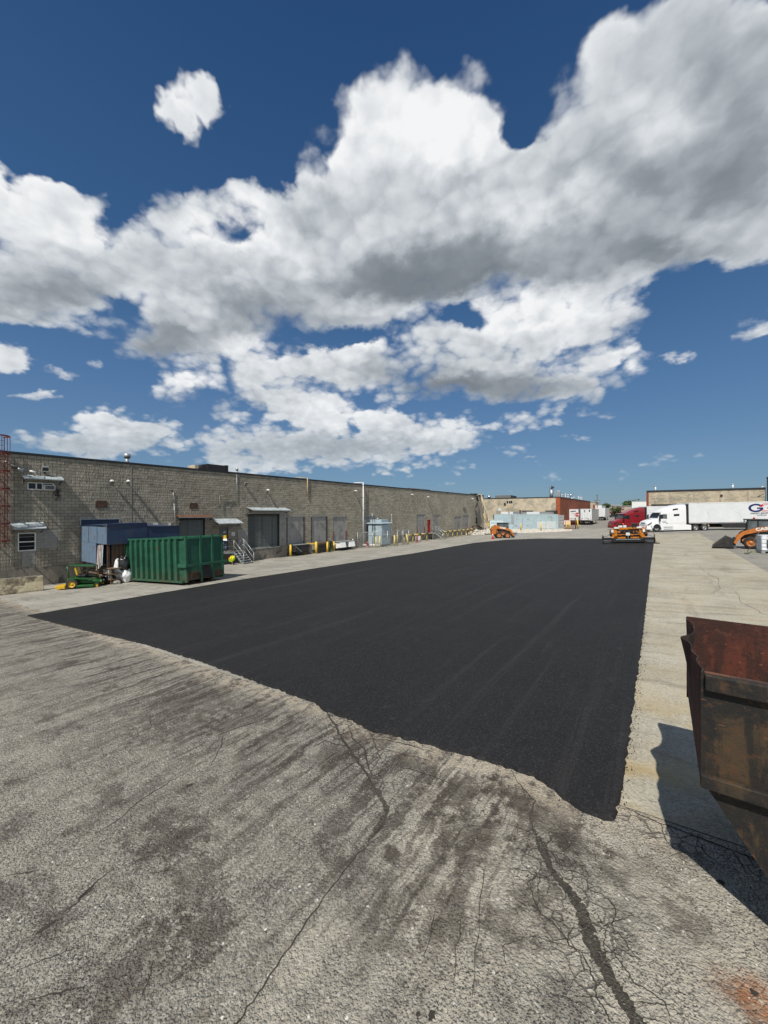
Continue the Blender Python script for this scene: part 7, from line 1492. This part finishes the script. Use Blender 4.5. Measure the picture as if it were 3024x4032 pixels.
for x in (.0, 2.6, 5.4, 8.2): MB().box(x, x+.5, -1.1, -.6, -.3, 1.95).build('column', M['bank_wall'], t)
for x in (.8, 3.4, 6.2): MB().box(x, x+1.6, -.05, 0, 0, 1.9).build('shop_window', M['glass'], t)
sg = MB().box(7.0, 10.4, -.14, 0, 3.55, 4.85).build('sign_board', M['bank_red'], t); text_mesh('CIBC', .85, 'lettering', M['letter_white'], sg, frame((8.35, -.15, 4.2), (1, 0, 0), (0, 0, 1)), bold=.02); MB().lathe([(.22, -.01), (.36, 0), (.36, .01)], (9.85, -.16, 4.2), 16, 'y').build('emblem', M['letter_white'], sg)
MB().box(2.6, 9, 1, 2.2, 5.65, 6.3).build('roof_screen', M['galv'], t)
t = thing('utility_pole', 'dark wooden utility pole with cross arms beyond the brick side', 'utility pole', G(-20.3, 170.3)); MB().cyl((0, 0, 0), (0, 0, 9.4), .17, .12, 10).build('pole', M['pole_wood'], t)
for z, w in ((9.1, .5), (7.0, 1.2), (6.5, .9)): MB().bar((-w*.8, -w*.6, z), (w*.8, w*.6, z), .1, .12).build('cross_arm', M['pole_wood'], t)
MB().cyl((.3, .1, 6.0), (.3, .1, 6.9), .22).build('transformer', M['galv'], t)
for k in (-1, -.5, .5, 1): MB().cyl((k*.9, k*.68, 7.05), (k*.9, k*.68, 7.25), .05).build('insulator', M['dark_metal'], t)
# trees and bushes
def tree(name, label, loc, h, rx, rz_, n, cat='tree', seed=1):
    r = random.Random(seed); t = thing(name, label, cat, loc); tk = MB(); tk.cyl((0, 0, -.1), (0, 0, h*.55), h*.035, h*.02, 8); lim = []
    for k in range(6):
        a = r.uniform(0, 6.28); e = (rx*.6*math.cos(a), rx*.6*math.sin(a), h*r.uniform(.55, .9)); lim.append(e); tk.cyl((0, 0, h*r.uniform(.3, .5)), e, h*.014, h*.005, 6)
    tk.build('trunk', M['bark'], t); mb = MB(); cl = lim+[(r.gauss(0, rx*.4), r.gauss(0, rx*.4), h*r.uniform(.4, .95)) for _ in range(12)]
    for k in range(n):
        c = r.choice(cl); p = Vector((c[0]+r.gauss(0, rx*.26), c[1]+r.gauss(0, rx*.26), c[2]+r.gauss(0, rz_*.2))); s = h*.028
        q = Vector((r.gauss(0, s), r.gauss(0, s), r.gauss(0, s))); u = Vector((r.gauss(0, s), r.gauss(0, s), r.gauss(0, s))); mb.add([p-q, p+u, p+q, p-u], [(0, 1, 2, 3)])
    mb.build('crown', M['leaf'], t, fix=False)
tree('street_tree', 'round green tree before the bank building', G(-16.8, 206, 0), 4.6, 2.0, 1.9, 1500, seed=2)
tree('street_tree', 'pale green tree top behind the bank roof', G(-13.5, 240, 0), 8.2, 2.6, 2.4, 1400, seed=3); tree('street_tree', 'dark green tree between the pole and the far cream building', G(-21.5, 214, 0), 6.4, 1.6, 1.8, 1100, seed=4); tree('street_tree', 'small dark tree top right of the pole', G(-24.0, 232, 0), 6.8, 1.5, 1.5, 900, seed=5)
tree('street_tree', 'bushy tree top showing over the cream building roof', G(-26.0, 150, 0), 7.8, 1.2, 1.2, 700, seed=6)
tree('shrub', 'low green shrub at the foot of the bank wall', G(-20.0, 212, 0), 1.3, .9, .5, 500, 'shrub', 7)
# car
t = thing('parked_car', 'dark parked car before the bank building', 'car', G(-17.0, 201, 0), R(36))
MB().loft([(-2.2, .35, .75, .75), (-2.05, .3, .92, .85), (-.9, .28, .95, .88), (1.0, .28, .95, .88), (2.0, .3, .85, .82), (2.2, .35, .65, .7)], 14, 4).build('body', M['dark_metal'], t); MB().loft([(-1.6, .9, .95, .75), (-1.0, .9, 1.42, .66), (.3, .9, 1.45, .66), (1.1, .9, .96, .74)], 14, 4).build('cabin', M['glass'], t)
for x in (-1.35, 1.35):
    for s in (-1, 1): wheel(t, (x, s*.76, .32), .32, .2, M['rubber'], M['galv'], 'y', n=14)
for s in (-.6, .6): MB().box(2.12, 2.2, s-.15, s+.15, .6, .72).build('headlight', M['white'], t)
